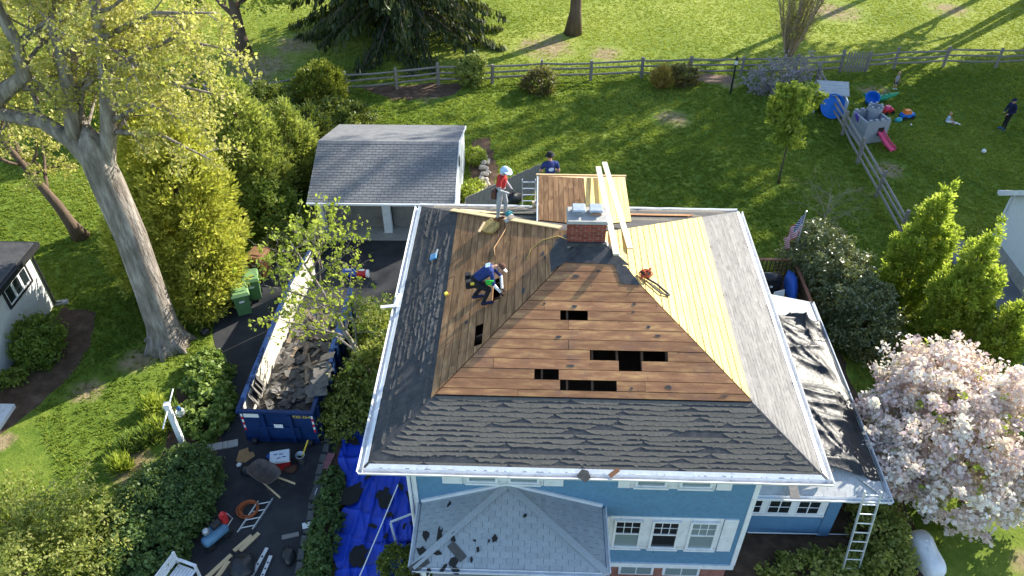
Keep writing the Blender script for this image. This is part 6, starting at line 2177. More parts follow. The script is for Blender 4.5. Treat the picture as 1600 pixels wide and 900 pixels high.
# circular saw at the feet of the worker in red
def circular_saw():
    p = house_pt(on_slope('l', -2.20, 3.50, .03))
    t = thing('circular_saw', 'teal circular saw resting on the hip beside the worker in red', 'saw', p, .4)
    teal = mat('saw_teal', (.02, .22, .26), .4, .1, 5)
    k = MB(); k.box((0, 0, .02), (.30, .16, .015), Matrix.Rotation(-.4, 3, 'Y')); k.build('shoe', MT['alu'], t)
    k = MB(); k.tube([(0, -.05, .12), (0, .12, .12)], [.09, .07], 12); k.build('motor', teal, t, True)
    k = MB(); k.tube([(0, -.085, .11), (0, -.06, .11)], .10, 16); k.build('blade_guard', MT['alu'], t)
    k = MB(); k.tube([(-.10, 0, .14), (-.14, 0, .24), (-.02, 0, .28), (.08, 0, .20)], .022, 6); k.build('handle', teal, t, True)
circular_saw()

# cooler
def cooler():
    p = G(441, 727)
    t = thing('cooler', 'red cooler with scuffed white lid standing before the dumpster', 'cooler', p, RAD(12))
    red = mat('cooler_red', (.45, .025, .03), .45, .12, 5)
    k = MB(); k.box((0, 0, .20), (.56, .42, .38), taper=1.06); k.build('body', red, t)
    k = MB(); k.box((0, 0, .43), (.62, .47, .075), taper=.95); l = k.build('lid', mat('cooler_white', (.66, .69, .72), .5, .1, 4), t)
    for (x, y, a) in ((-.12, .08, .2), (.05, .06, -.1), (-.02, -.08, .3), (.14, -.06, 0)):
        q = MB(); q.box((x, y, .470), (.12, .035, .003), a); q.build('lid_print', SHOEBLUE, l)
    for x in (-.33, .33):
        k = MB(); k.tube([(x * .93, -.12, .30), (x, -.10, .36), (x, .10, .36), (x * .93, .12, .30)], .015, 6); k.build('handle', MT['black_paint'], t)
cooler()

def wheelbarrow():
    p = G(420, 757)
    t = thing('wheelbarrow', 'dark rusty wheelbarrow with wooden handles parked on the drive', 'wheelbarrow', p, RAD(-35))
    rust = mat('barrow_rust', (.09, .07, .06), .75, .4, 6)
    # tray: open shell
    n = 20; vs = []
    prof = ((.0, .30, .55), (1.0, .62, .98), (1.04, .62, 1.02), (.93, .60, .90), (.0, .33, .50))
    rings = [(.24, .15, .30), (.50, .33, .62), (.53, .35, .625), (.48, .315, .60), (.22, .13, .32)]
    for (a, b, z) in rings:
        for j in range(n):
            th = 2 * math.pi * j / n
            c, s = math.cos(th), math.sin(th)
            x = a * math.copysign(abs(c) ** .6, c) * (1.12 if c < 0 else 1.0); y = b * math.copysign(abs(s) ** .6, s)
            vs.append((x, y, z + (.05 if c > 0 and z > .5 else 0)))
    fs = []
    for i in range(4):
        for j in range(n):
            fs.append((i * n + j, i * n + (j + 1) % n, (i + 1) * n + (j + 1) % n, (i + 1) * n + j))
    fs.append(tuple(range(4 * n, 5 * n))); fs.append(tuple(range(n - 1, -1, -1)))
    mb = MB(); mb.add(vs, fs); mb.build('tray', rust, t, True)
    for k in (-1, 1):
        b = MB(); b.bar((-.75, .06 * k, .20), (.95, .30 * k, .45), .04, .045); b.build('handle', MT['lumber'], t)
        b = MB(); b.tube([(.18, .2 * k, .30), (.30, .22 * k, .01), (.44, .22 * k, .01), (.46, .24 * k, .36)], .014, 6); b.build('leg', rust, t)
    b = MB(); b.tube([(-.66, -.05, .20), (-.66, .05, .20)], .20, 18); b.build('wheel', MT['black_paint'], t)
wheelbarrow()

# odds and ends on the drive
r0 = random.Random(55)
mb = MB(); mb.prism([(-.30, -.18), (-.02, -.27), (.28, -.05), (.22, .10), (.08, .12), (.05, .30), (-.22, .22)], 0, .02)
one('cardboard_sheet', 'torn brown cardboard sheet lying by the dumpster', 'cardboard', mb, mat('cardboard', (.34, .20, .09), .9, .15, 5), G(385, 713) + V3(0, 0, .03), (.08, .05, .2))
def bucket_tools():
    p = G(472, 722)
    t = thing('bucket', 'grey bucket holding a yellow handled tool beside the cooler', 'bucket', p, 0)
    k = MB(); k.lathe([(.11, 0), (.14, .34), (.15, .34), (.15, .37), (.135, .37), (.10, .02)], 16); k.build('pail', MT['metal_grey'], t, True)
    k = MB(); k.bar((0, 0, .15), (.32, .10, .95), .035, .035); k.build('tool_handle', MT['yellow_paint'], t)
    k = MB(); k.box((-.03, 0, .20), (.12, .02, .20)); k.build('tool_head', MT['black_paint'], t)
bucket_tools()
def soft_lump(name, label, cat, loc, size, m, seed, rz=0, n=14):
    rng = np.random.default_rng(seed)
    mb = MB(); mb.ball((0, 0, 0), 1, n)
    V = np.array(mb.v)
    w = 1 + .12 * np.sin(V[:, 0] * 5 + seed) * np.cos(V[:, 1] * 4 + seed) + rng.normal(0, .035, len(V))
    V = V * w[:, None] * np.array(size) / 2
    V[:, 2] = np.maximum(V[:, 2], -size[2] * .30) + size[2] * .30
    mb.v = [tuple(v) for v in V]
    return one(name, label, cat, mb, m, loc, (0, 0, rz), smooth=True)
PLB = mat('bag_black', (.018, .018, .02), .35, .3, 6, bump=.02, bscale=9, spec=.5)
soft_lump('black_bag', 'full black contractor bag lying across the timbers', 'bag', G(381, 890), (.72, .80, .45), PLB, 1, .4, 20)
soft_lump('black_bag', 'black duffel heap beside the ivy at the drive edge', 'bag', G(452, 872), (.40, .62, .34), PLB, 2, .3, 16)
soft_lump('black_bag', 'small black bag at the foot of the golden cypress', 'bag', G(322, 522), (.36, .34, .34), PLB, 3, .3, 12)
soft_lump('black_bag', 'dark tool heap between wheelbarrow and hedge', 'bag', G(391, 737), (.55, .40, .28), PLB, 4, .2, 14)
soft_lump('black_bag', 'black bag heap against the board fence behind the house', 'bag', G(800, 318), (1.1, .6, .7), PLB, 5, .5, 18)
soft_lump('blue_cloth', 'crumpled blue cloth beside the red cooler', 'cloth', G(423, 715), (.24, .20, .16), mat('blue_cloth', (.03, .10, .42), .8, .2, 8), 6, 0, 12)
soft_lump('paper_plate', 'white crumpled plate at the hedge edge', 'litter', G(374, 727), (.17, .17, .10), MT['label_white'], 7, 0, 12)
soft_lump('tool_bag', 'dark bag by the wheelbarrow handle', 'bag', G(455, 735), (.45, .3, .25), BROWN, 8, .2, 14)
def toolbox():
    p = G(497, 778)
    t = thing('toolbox', 'dark grey toolbox standing on the stone edging', 'toolbox', p, RAD(-8))
    k = MB(); k.box((0, 0, .14), (.30, .58, .26), taper=.94); k.build('box', MT['black_paint'], t)
    k = MB(); k.box((0, 0, .285), (.28, .55, .03)); k.build('lid', mat('box_grey', (.05, .055, .06), .5, .1, 5), t)
    k = MB(); k.tube([(0, -.12, .30), (0, -.10, .35), (0, .10, .35), (0, .12, .30)], .014, 6); k.build('handle', MT['alu'], t)
toolbox()
mb = MB(); mb.span(-.24, .24, -.07, .07, 0, .03)
one('grey_plank', 'short grey plank lying alone on the drive', 'plank', mb, MT['fence_wood'], G(454, 838) + V3(0, 0, .012), (0, 0, .25))
mb = MB(); mb.span(-.14, .14, -.10, .10, 0, .012)
one('white_card', 'small white card on the stone edging', 'card', mb, MT['label_white'], G(481, 824) + V3(0, 0, .10), (0, .1, .3))
mb = MB(); mb.prism([(-.12, -.3), (.12, -.3), (.12, .3), (-.12, .3)], 0, .05)
one('pink_board', 'narrow pinkish board on the edging near blue tarp', 'board', mb, mat('pink_board', (.30, .12, .13), .8, .2, 5), G(513, 722) + V3(0, 0, .02), (0, 0, -.2))
MT['edging'] = mat('edging', (.12, .12, .115), .95, .3, 5)
# kerb stones along the drive, right side
for i in range(16):
    y = 10.6 + i * .42
    x = -5.97 + r0.uniform(-.03, .03)
    mb = MB(); mb.box((0, 0, .05), (.20, .36 + r0.uniform(-.05, .03), .12), taper=.9)
    one('edging_stone', 'rough grey edging stone along the drive beside the ivy', 'stone', mb, MT['edging'], (x, y, -.03), (0, 0, r0.uniform(-.1, .1)), 'edging stones along the drive')
# brick pavers by the lamp bed
pv = thing('paver_strip', 'short strip of grey pavers between hedge and hostas', 'pavers', (-9.75, 16.05, 0), RAD(14))
for i in range(6):
    k = MB(); k.span(i * .16, i * .16 + .15, -.14, .14, 0, .05 + r0.uniform(0, .008)); k.build('paver', MT['concrete'], pv)

# white garden bench at the foot of the picture
def bench():
    p = G(276, 932)
    t = thing('garden_bench', 'white slatted garden bench beside the dark hedge', 'bench', p, RAD(70))
    wm = MT['white_trim']
    for k in range(7):
        b = MB(); b.span(-.65, .65, -.28 + k * .085, -.21 + k * .085, .42, .445); b.build('seat_slat', wm, t)
    for k in range(5):
        b = MB(); b.span(-.65, .65, .335, .36, .52 + k * .085, .59 + k * .085); b.build('back_slat', wm, t)
    for x in (-.68, .68):
        for y in (-.27, .34):
            b = MB(); b.span(x - .03, x + .03, y - .03, y + .03, 0, .62 if y < 0 else .95); b.build('leg', wm, t)
        b = MB(); b.span(x - .04, x + .04, -.31, .31, .62, .65); b.build('armrest', wm, t)
bench()

# roofing roll behind the dumpster
def roll():
    p = G(556, 432)
    t = thing('roofing_roll', 'blue and red wrapped roofing roll lying on the drive', 'roll', p + V3(0, 0, .18), RAD(-4))
    for (a, b, m) in ((-.52, .08, mat('wrap_blue', (.02, .07, .40), .4, .1, 4)), (.08, .46, mat('wrap_red', (.50, .03, .03), .4, .1, 4)), (.46, .54, MT['label_white'])):
        k = MB(); k.tube([(a, 0, 0), (b, 0, 0)], .17, 16); k.build('wrap', m, t, False)
    for (a, b) in ((-.40, -.16), (.14, .40)):
        k = MB(); k.span(a, b, -.06, .06, .168, .176); k.build('lettering_band', MT['label_white'], t)
roll()

# ================================================================== blue tarp with scraps and rope
def blue_tarp():
    nx, ny = 90, 200
    rng = np.random.default_rng(9)
    X, Y = np.meshgrid(np.linspace(0, 1, nx), np.linspace(0, 1, ny))
    # left and right edges follow the bed
    yl = 9.6 + Y * 7.9
    lx = -5.05 - .35 * np.clip((yl - 14) / 2.0, 0, 1) + .12 * np.sin(yl * 2.3) + .05 * np.sin(yl * 6)
    lx = lx - .30 * np.clip((yl - 16.2), 0, 1)
    rx = np.where(yl < 12.6, -3.0, -2.55) + .06 * np.sin(yl * 4)
    rx = rx - .9 * np.clip((yl - 16.4) / 1.0, 0, 1)
    Xw = lx + (rx - lx) * X
    Z = creases(rng, Xw, yl, 70, (.03, .12), (.04, .16), (1.25, 1.9), (.4, 1.8))
    Z += .05 + .10 * np.exp(-((yl - 16.6) / .6) ** 2) * np.sin(X * 9) ** 2 + .30 * X * .15
    V = np.stack([Xw, yl, Z], -1).reshape(-1, 3)
    fs = [(j * nx + i, j * nx + i + 1, (j + 1) * nx + i + 1, (j + 1) * nx + i) for j in range(ny - 1) for i in range(nx - 1)]
    mb = MB(); mb.add(V, fs)
    o = one('blue_tarp', 'crumpled bright blue tarp spread beside the house wall', 'tarp', mb, mat('tarp_blue', (.010, .055, .50), .42, .15, 5, bump=.01, bscale=14, spec=.45), smooth=True)
    s = o.modifiers.new('thick', 'SOLIDIFY'); s.thickness = .005
blue_tarp()
def scrap_poly(r, s):
    n = r.randint(8, 12); e = r.uniform(.45, .8)
    return [(s * r.uniform(.5, 1.25) * math.cos(2 * math.pi * (i + r.uniform(-.3, .3)) / n), s * e * r.uniform(.45, 1.2) * math.sin(2 * math.pi * (i + r.uniform(-.3, .3)) / n)) for i in range(n)]
TAR = mat('tar_scrap', (.022, .021, .02), .9, .3, 9)
for i, (px, py, s) in enumerate(((548, 772, .55), (600, 775, .38), (563, 868, .42), (640, 775, .25), (582, 822, .16), (603, 838, .12), (610, 805, .12), (552, 690, .28), (533, 830, .08), (625, 760, .18), (575, 745, .16), (635, 822, .20))):
    rr = random.Random(300 + i)
    mb = MB(); mb.prism(scrap_poly(rr, s), 0, .012)
    p = G(px, py, .22)
    lab = {0: 'largest black felt sheet lying on the blue tarp', 2: 'black felt sheet on the tarp close to the boxwood', 1: 'black felt sheet on the blue tarp under the end of white rope'}.get(i, 'black shingle scrap lying on the blue tarp')
    one('felt_scrap', lab, 'scrap', mb, TAR, p, (rr.uniform(-.12, .12), rr.uniform(-.12, .12), rr.uniform(0, 6)), 'black scraps on the blue tarp')
a, b = G(622, 757, 1.6), G(560, 905, .25)
mb = MB(); mb.tube([(0, 0, 0), (b - a) * .5 + V3(0, 0, -.03), b - a], .018, 6)
one('white_rope', 'taut white rope stretched over the blue tarp', 'rope', mb, MT['label_white'], a)
# empty white screen frame leaning by the porch
def screen_frame():
    p = G(640, 852)
    t = thing('screen_frame', 'empty white screen frame leaning beside the porch', 'frame', p, RAD(25))
    tilt = 1.0
    def q(x, z): return V3(x, z * math.cos(tilt), z * math.sin(tilt))
    for (u, v) in (((-.35, .03), (.35, .03)), ((-.35, .87), (.35, .87)), ((-.35, .05), (-.35, .85)), ((.35, .05), (.35, .85))):
        k = MB(); k.bar(q(*u), q(*v), .06, .035); k.build('bar', MT['white_trim'], t)
screen_frame()
# scraps on the porch roof
def porch_pt(px, py):
    """pixel onto the porch roof planes (world)"""
    c, s = math.cos(-HYAW), math.sin(-HYAW)
    o = np.array([0, 0, CAM_H]) - np.array([HC[0], HC[1], 0]); d = ray(px, py)
    o = np.array([c * o[0] - s * o[1], s * o[0] + c * o[1], o[2]]); d = np.array([c * d[0] - s * d[1], s * d[0] + c * d[1], d[2]])
    AP = V3(-1.97, -4.61, 4.20); z = 3.42
    fl, fr, bl, br = V3(-4.12, -6.42, z), V3(.38, -6.42, z), V3(-4.12, -4.61, z), V3(.38, -4.61, z)
    best = None
    for (p0, p1) in ((fl, fr), (fr, br), (bl, fl)):
        n = unit(np.cross(p1 - p0, AP - p0))
        if n[2] < 0: n = -n
        t = ((p0 - o) @ n) / (d @ n); h = o + d * t
        if best is None or h[2] < best[0][2]: best = (h, n)
    return best
for i, (px, py, s) in enumerate(((665, 838, .16), (687, 835, .20), (707, 832, .10), (660, 862, .22), (683, 865, .11), (714, 862, .0), (655, 883, .0), (708, 878, .15), (693, 889, .13), (711, 892, .14), (708, 842, .09), (702, 788, .10), (773, 842, .10), (764, 846, .05), (747, 859, .07), (737, 875, .08), (820, 806, .06), (669, 893, .10), (742, 845, .05))):
    h, n = porch_pt(px, py)
    rr = random.Random(400 + i)
    mb = MB()
    if s == 0: mb.prism([(-.24, -.10), (.24, -.10), (.24, .10), (-.24, .10)], .014, .026)
    else: mb.prism(scrap_poly(rr, s), .014, .024)
    o = mb.build('shingle_scrap', TAR if s else MT['shingle_left'])
    q = Vector(n).to_track_quat('Z', 'Y').to_matrix().to_4x4()
    M4 = Matrix.Translation(Vector(house_pt(h))) @ Matrix.Rotation(HYAW, 4, 'Z') @ q @ Matrix.Rotation(rr.uniform(0, 6.3) if s else (-.8 if px > 700 else .6), 4, 'Z')
    o.matrix_world = M4
    lab = 'torn dark shingle scrap fallen on the porch roof'
    if s == 0: lab = 'whole grey shingle strip fallen in the middle of the porch roof scraps' if px > 700 else 'whole grey shingle strip sliding over the porch gutter'
    tag(o, lab, 'scrap', 'scraps on the porch roof')
# scraps on the wing roof
for i, (x, y, s, lab, m) in enumerate(((4.9, -2.9, .22, 'grey shingle scrap on the wing roof beside the weathered plank', 'shingle_left'), (6.55, -2.85, .24, 'torn grey shingle scrap on the pale wing roof near the ladder', 'shingle_left'), (5.62, -3.15, 0, 'weathered plank hanging over the wing gutter', 'fence_wood'))):
    rr = random.Random(430 + i)
    z = 2.45 + (y + 3.5) * .31
    mb = MB()
    if s: mb.prism(scrap_poly(rr, s), 0, .02)
    else: mb.span(-.12, .12, -.42, .42, 0, .03)
    one('roof_scrap', lab, 'scrap' if s else 'plank', mb, MT[m], house_pt((x, y, z + .03)), (.30, 0, HYAW + (rr.uniform(0, 1) if s else 0)))

# ================================================================== lamp posts, flag, deck
def lamp_white():
    t = thing('lamp_post', 'white square lamp post with crossbar in the planting bed', 'lamp', (-10.44, 16.0, 0), RAD(8))
    k = MB(); k.span(-.075, .075, -.075, .075, 0, 2.12); k.build('post', MT['white_trim'], t)
    k = MB(); k.box((0, 0, 2.17), (.20, .20, .10), taper=.8); k.build('cap', MT['white_trim'], t)
    k = MB(); k.tube([(0, -.80, 2.0), (0, .80, 2.0)], .022, 8); k.build('crossbar', MT['white_trim'], t)
    k = MB(); k.tube([(.07, 0, 1.95), (.20, 0, 2.02), (.30, 0, 1.98)], .02, 6); a = k.build('lamp_arm', MT['black_paint'], t)
    k = MB(); k.lathe([(.07, 0), (.05, .08), (.02, .12)], 12, (.30, 0, 1.93)); k.build('lamp_top', SHOEBLUE, a)
    k = MB(); k.lathe([(.06, 0), (.13, -.06), (.15, -.16), (.11, -.26), (.03, -.30)], 14, (.30, 0, 1.925))
    gm_, nt, b = new_mat('lamp_glass'); b.inputs['Base Color'].default_value = (.55, .58, .50, 1); b.inputs['Roughness'].default_value = .15; b.inputs['Transmission Weight'].default_value = .5
    k.build('lamp_globe', gm_, a, True)
lamp_white()
def lamp_black():
    t = thing('lamp_post', 'slim black lamp post with glass lantern near the rear fence', 'lamp', G(1141, 147), 0)
    k = MB(); k.tube([(0, 0, 0), (0, 0, 1.75)], [.06, .045], 8); k.build('post', MT['black_paint'], t)
    k = MB(); k.lathe([(.07, 0), (.12, .26), (.11, .27)], 6, (0, 0, 1.76)); k.build('lantern', MT['label_white'], t)
    k = MB(); k.lathe([(.15, 0), (.06, .12), (.015, .22)], 6, (0, 0, 2.03)); k.build('lantern_roof', MT['black_paint'], t)
lamp_black()

def deck():
    t = thing('deck', 'small brown deck with railing behind the side wing', 'deck', (8.9, 22.3, 0), HYAW)
    brown = mat('deck_brown', (.14, .075, .05), .8, .3, 5, rand=.2)
    f = MB(); f.span(-2.2, 2.0, -1.5, 1.85, .30, .42); f.build('frame', brown, t)
    for i in range(24):
        b = MB(); b.span(-2.2, 2.0, -1.5 + i * .14, -1.5 + i * .14 + .13, .424, .45); b.build('deck_board', brown, t)
    redw = mat('rail_red', (.30, .13, .075), .7, .15, 5)
    for (p, q) in (((-2.2, 1.83, 1.42), (2.0, 1.83, 1.42)), ((1.97, -1.4, 1.42), (1.97, 1.76, 1.42))):
        b = MB(); b.bar(p, q, .11, .05); b.build('handrail', redw, t)
        b = MB(); b.bar((p[0], p[1], .62), (q[0], q[1], .62), .05, .05); b.build('lower_rail', brown, t)
    for i in range(26):
        b = MB(); x = -2.1 + i * .16; b.span(x - .02, x + .02, 1.81, 1.85, .65, 1.39); b.build('baluster', brown, t)
    for i in range(19):
        b = MB(); y = -1.3 + i * .165; b.span(1.95, 1.99, y - .02, y + .02, .65, 1.39); b.build('baluster', brown, t)
    for (x, y) in ((-2.15, 1.83), (1.97, 1.83), (1.97, -1.45)):
        b = MB(); b.span(x - .05, x + .05, y - .05, y + .05, 0, 1.39); b.build('post', brown, t)
    # things standing on it
    g = thing('covered_grill', 'charcoal barbecue under black cover on the deck', 'grill', (9.75, 23.0, .452), HYAW)
    k = MB(); k.box((0, 0, .45), (.85, .55, .88), taper=.86); k.build('cover', PLB, g)
    k = MB(); k.tube([(-.36, 0, .94), (.36, 0, .94)], [.22, .22], 12); k.build('cover_hood', PLB, g, True)
    k = MB(); k.box((.0, -.26, .72), (.10, .02, .08)); k.build('cover_badge', MT['label_white'], g)
    soft_lump('blue_cover', 'rumpled blue cover draped along the deck rail', 'cover', (10.55, 22.9, .80), (.45, 1.7, .8), mat('cover_blue', (.02, .09, .40), .6, .2, 6), 21, -.15, 18)
    c = thing('deck_chair', 'pale folding chair standing on the deck', 'chair', (9.95, 21.9, .452), RAD(20))
    k = MB(); k.box((0, 0, .42), (.45, .42, .03)); k.build('seat', MT['metal_grey'], c)
    k = MB(); k.box((0, .24, .72), (.45, .03, .55), Matrix.Rotation(-.25, 3, 'X')); k.build('backrest', MT['label_white'], c)
    for (x, y) in ((-.2, -.18), (.2, -.18), (-.2, .2), (.2, .2)):
        k = MB(); k.tube([(x, y, 0), (x, y, .41)], .013, 6); k.build('leg', MT['metal_grey'], c)
    b = thing('patio_table', 'small dark slatted table on the deck', 'table', (8.7, 23.1, .452), HYAW)
    for i in range(6):
        k = MB(); k.span(-.5 + i * .17, -.5 + i * .17 + .14, -.3, .3, .62, .65); k.build('table_slat', MT['fence_wood'], b)
    for (x, y) in ((-.45, -.25), (.45, -.25), (-.45, .25), (.45, .25)):
        k = MB(); k.span(x - .03, x + .03, y - .03, y + .03, 0, .615); k.build('leg', MT['fence_wood'], b)
deck()

def flag():
    base = house_pt((8.75, 8.05, 0)); base = np.array([10.86, 24.12, 0])
    t = thing('flag', 'stars and stripes flag hanging limp on a pole at the deck rail', 'flag', base, 0)
    k = MB(); k.tube([(0, 0, .0), (0, 0, 3.6)], .022, 8); k.ball((0, 0, 3.64), .045, 8); k.build('pole', MT['alu'], t)
    # limp cloth: hoist on the pole, fly end sagging
    nu, nv = 27, 27
    Lx, Hh = 1.25, .80
    def cl(u, v):     # u along fly 0..1, v down the hoist 0..1
        sag = 1.35 * u ** 1.1
        x = -.025 - .52 * (u ** .8) + .03 * math.sin(u * 9)
        y = .10 * math.sin(u * 13 + v * 1.5) * u ** .5
        z = 3.5 - v * Hh * (1 - .12 * u) - sag * .78
        x += .20 * v * u
        return (x, y, z)
    red = mat('flag_red', (.50, .03, .05), .8, .1, 10); wh = mat('flag_white', (.74, .74, .76), .8, .06, 10); bl = mat('flag_blue', (.02, .04, .16), .8, .1, 10)
    for s in range(13):
        mb = MB()
        v0, v1 = s / 13, (s + 1) / 13
        u0 = .42 if s < 7 else 0
        n = 18; vs = []
        for i in range(n + 1):
            u = u0 + (1 - u0) * i / n
            vs += [cl(u, v0), cl(u, v1)]
        mb.add(vs, [(2 * i, 2 * i + 1, 2 * i + 3, 2 * i + 2) for i in range(n)])
        o = mb.build('stripe', wh if s % 2 else red, t, True)
        so = o.modifiers.new('t', 'SOLIDIFY'); so.thickness = .004
    mb = MB(); vs = []; n = 10; m = 8
    for j in range(m + 1):
        for i in range(n + 1): vs.append(cl(.42 * i / n, 7 / 13 * j / m))
    mb.add(vs, [(j * (n + 1) + i, j * (n + 1) + i + 1, (j + 1) * (n + 1) + i + 1, (j + 1) * (n + 1) + i) for j in range(m) for i in range(n)])
    ca = mb.build('canton', bl, t, True); so = ca.modifiers.new('t', 'SOLIDIFY'); so.thickness = .004
    for rI in range(9):
        for c in range(6 if rI % 2 == 0 else 5):
            u = .42 * ((c + (.5 if rI % 2 == 0 else 1.0)) / 6); v = 7 / 13 * (rI + .5) / 9
            p = cl(u, v); mb = MB(); pts = []
            for kk in range(10):
                a = kk * math.pi / 5; rad = .022 if kk % 2 == 0 else .009
                pts.append((rad * math.sin(a), rad * math.cos(a)))
            mb.prism(pts, -.006, .006); mb.v = [(p[0] + q[0], p[1] + q[2], p[2] + q[1]) for q in mb.v]
            mb.build('star', wh, ca)
flag()

# white upholstered cover in the shrubs
mb = MB()
n = 18; vs = []
for (s_, z) in ((.96, 0), (1.0, .12), (.98, .26), (.90, .36), (.6, .42), (.15, .44)):
    for j in range(n):
        a = 2 * math.pi * j / n; c, s = math.cos(a), math.sin(a)
        vs.append((.34 * s_ * math.copysign(abs(c) ** .55, c), .68 * s_ * math.copysign(abs(s) ** .55, s), z + (.14 if s > .3 else 0) * (z / .44)))
mb.add(vs, [(i * n + j, i * n + (j + 1) % n, (i + 1) * n + (j + 1) % n, (i + 1) * n + j) for i in range(5) for j in range(n)] + [tuple(range(5 * n, 6 * n))])
one('covered_lounger', 'white covered garden seat among the shrubs below the blossom', 'seat cover', mb, mat('cover_white', (.74, .75, .76), .6, .08, 4, bump=.02, bscale=6), G(1443, 872), (0, 0, RAD(8)), smooth=True)
# wire along the wing
mb = MB(); A0, A1 = atY(1168, 832, 12.72), atY(1365, 836, 12.9)
mb.tube([(0, 0, 0), A1 - A0], .016, 6)
one('conduit', 'thin white pipe running along the wing below the windows', 'pipe', mb, MT['white_trim'], A0)

# ================================================================== garden stones
for i in range(24):
    px = 757 + 5 * math.sin(i * 1.1) - (8 if i > 17 else 0); py = 250 + i * 3.0
    rr = random.Random(500 + i)
    mb = MB(); mb.ball((0, 0, 0), 1, 8)
    mb.v = [tuple(np.array(v) * (1 + rr.uniform(-.18, .18)) * V3(.17, .13, .11)) for v in mb.v]
    one('wall_stone', 'pale rough stone in the low garden wall by the garage', 'stone', mb, mat('stone_pale', (.46, .41, .34), .9, .2, 6) if i == 0 else bpy.data.materials['stone_pale'], G(px, py) + V3(0, 0, .07 + (.12 if i % 3 == 0 else 0)), (0, 0, rr.uniform(0, 3)), 'stones of the low garden wall')

# ================================================================== toys in the far yard
def toys():
    grey = mat('toy_grey', (.30, .33, .37), .5, .08, 5); blue = mat('toy_blue', (.015, .17, .60), .4, .08, 5); green = mat('toy_green', (.02, .28, .14), .4, .1, 5)
    pink = mat('toy_pink', (.65, .06, .16), .4, .08, 5); orange = mat('toy_orange', (.75, .18, .02), .4, .08, 5); red = mat('toy_red', (.55, .03, .03), .4, .08, 5); purple = mat('toy_purple', (.12, .05, .35), .4, .08, 5); aqua = mat('toy_aqua', (.03, .32, .38), .4, .08, 5)
    # playhouse
    p = G(1292, 178)
    t = thing('playhouse', 'grey toy playhouse with pitched roof by the side fence', 'playhouse', p, RAD(-8))
    wl = mat('play_wall', (.50, .55, .62), .6, .08, 4); rf = mat('play_roof', (.42, .44, .46), .7, .1, 4)
    for (x0, x1, y0, y1) in ((-.75, .75, .92, 1.0), (-.75, -.67, 0, .92), (.67, .75, 0, .92)):
        k = MB(); k.span(x0, x1, y0, y1, 0, 1.15); k.build('wall', wl, t)
    k = MB(); k.span(.67, .73, -.75, -.01, .02, 1.1); dd = k.build('door', wl, t)
    k = MB(); k.span(.735, .75, -.5, -.25, .55, .85); k.build('door_window', MT['pane_dark'], dd)
    for sg in (0, 1):
        k = MB()
        a = (-.85, -.08, 1.14) if sg == 0 else (-.85, 1.10, 1.14)
        P = [(-.86, a[1], 1.16), (.86, a[1], 1.16), (.80, .52, 1.66), (-.80, .52, 1.66)]
        k.add(P + [(q[0], q[1], q[2] - .05) for q in P], [(0, 1, 2, 3), (7, 6, 5, 4), (0, 4, 5, 1), (1, 5, 6, 2), (2, 6, 7, 3), (3, 7, 4, 0)])
        ro = k.build('roof', rf, t)
        for q in range(5):
            f = (q + .5) / 5
            y = a[1] + (.52 - a[1]) * f; z = 1.16 + .5 * f
            b = MB(); b.bar((-.84, y, z + .012), (.84, y, z + .012), .02, .012); b.build('shingle_line', rf, ro)
    k = MB(); k.add([(.74, 0, 1.15), (.74, 1.0, 1.15), (.74, .52, 1.62), (.68, 0, 1.15), (.68, 1.0, 1.15), (.68, .52, 1.62)], [(0, 1, 2), (5, 4, 3)]); k.build('gable', wl, t)
    # blue pool
    k = MB(); k.lathe([(.56, 0), (.62, .16), (.66, .17), (.64, .19), (.60, .17), (.54, .03), (.1, .025)], 28)
    one('toy_pool', 'round blue plastic paddling pool leaning inside the playhouse', 'pool', k, blue, p + V3(.05, -.28, .58), (RAD(58), 0, RAD(-6)))
    # castle
    p = G(1352, 214)
    t = thing('toy_castle', 'grey plastic toy castle with round turret', 'toy castle', p, RAD(14))
    w = .66
    for (x0, x1, y0, y1) in ((-w, w, -w, -w + .08), (-w, w, w - .08, w), (-w, -w + .08, -w + .08, w - .08), (w - .08, w, -w + .08, w - .08)):
        k = MB(); k.span(x0, x1, y0, y1, 0, 1.22); k.build('wall', grey, t)
    for i in range(4):
        for sgn in (-1, 1):
            k = MB(); x = -w + .16 + i * .33; k.span(x - .09, x + .09, sgn * (w - .04) - .05, sgn * (w - .04) + .05, 1.222, 1.34); k.build('battlement', grey, t)
    k = MB(); k.lathe([(.30, 0), (.30, 1.28), (.37, 1.30), (.37, 1.48), (.30, 1.48), (.29, 1.30)], 18, (w - .28, w - .28, 0)); tu = k.build('turret', grey, t)
    for i in range(7):
        a = i * 2 * math.pi / 7
        k = MB(); k.box((w - .28 + .325 * math.cos(a), w - .28 + .325 * math.sin(a), 1.53), (.10, .12, .10), a); k.build('battlement', grey, tu)
    k = MB(); k.span(.06, .40, -w - .012, -w - .002, .42, .86); k.build('window_opening', MT['black_paint'], t)
    k = MB(); k.span(-.45, .1, -w + .1, .2, .02, .55); k.build('inner_seat', blue, t)
    k = MB(); k.tube([(-.06, -.2, 0), (-.75, -.1, 1.28)], .07, 8)
    one('toy_telescope', 'purple plastic toy tube over the castle wall', 'toy', k, purple, p + V3(-.1, .1, .05))
    # slide
    k = MB()
    P = [(-.18, 0, .62), (.18, 0, .62), (.18, -.55, .25), (-.18, -.55, .25), (.20, -1.0, .10), (-.20, -1.0, .10)]
    k.add(P + [(q[0], q[1], q[2] - .05) for q in P], [(0, 3, 2, 1), (3, 5, 4, 2), (6, 7, 8, 9), (9, 8, 10, 11), (5, 11, 10, 4)])
    for sg in (-1, 1):
        k.tube([(.19 * sg, 0, .70), (.19 * sg, -.55, .33), (.21 * sg, -1.0, .16)], .035, 6)
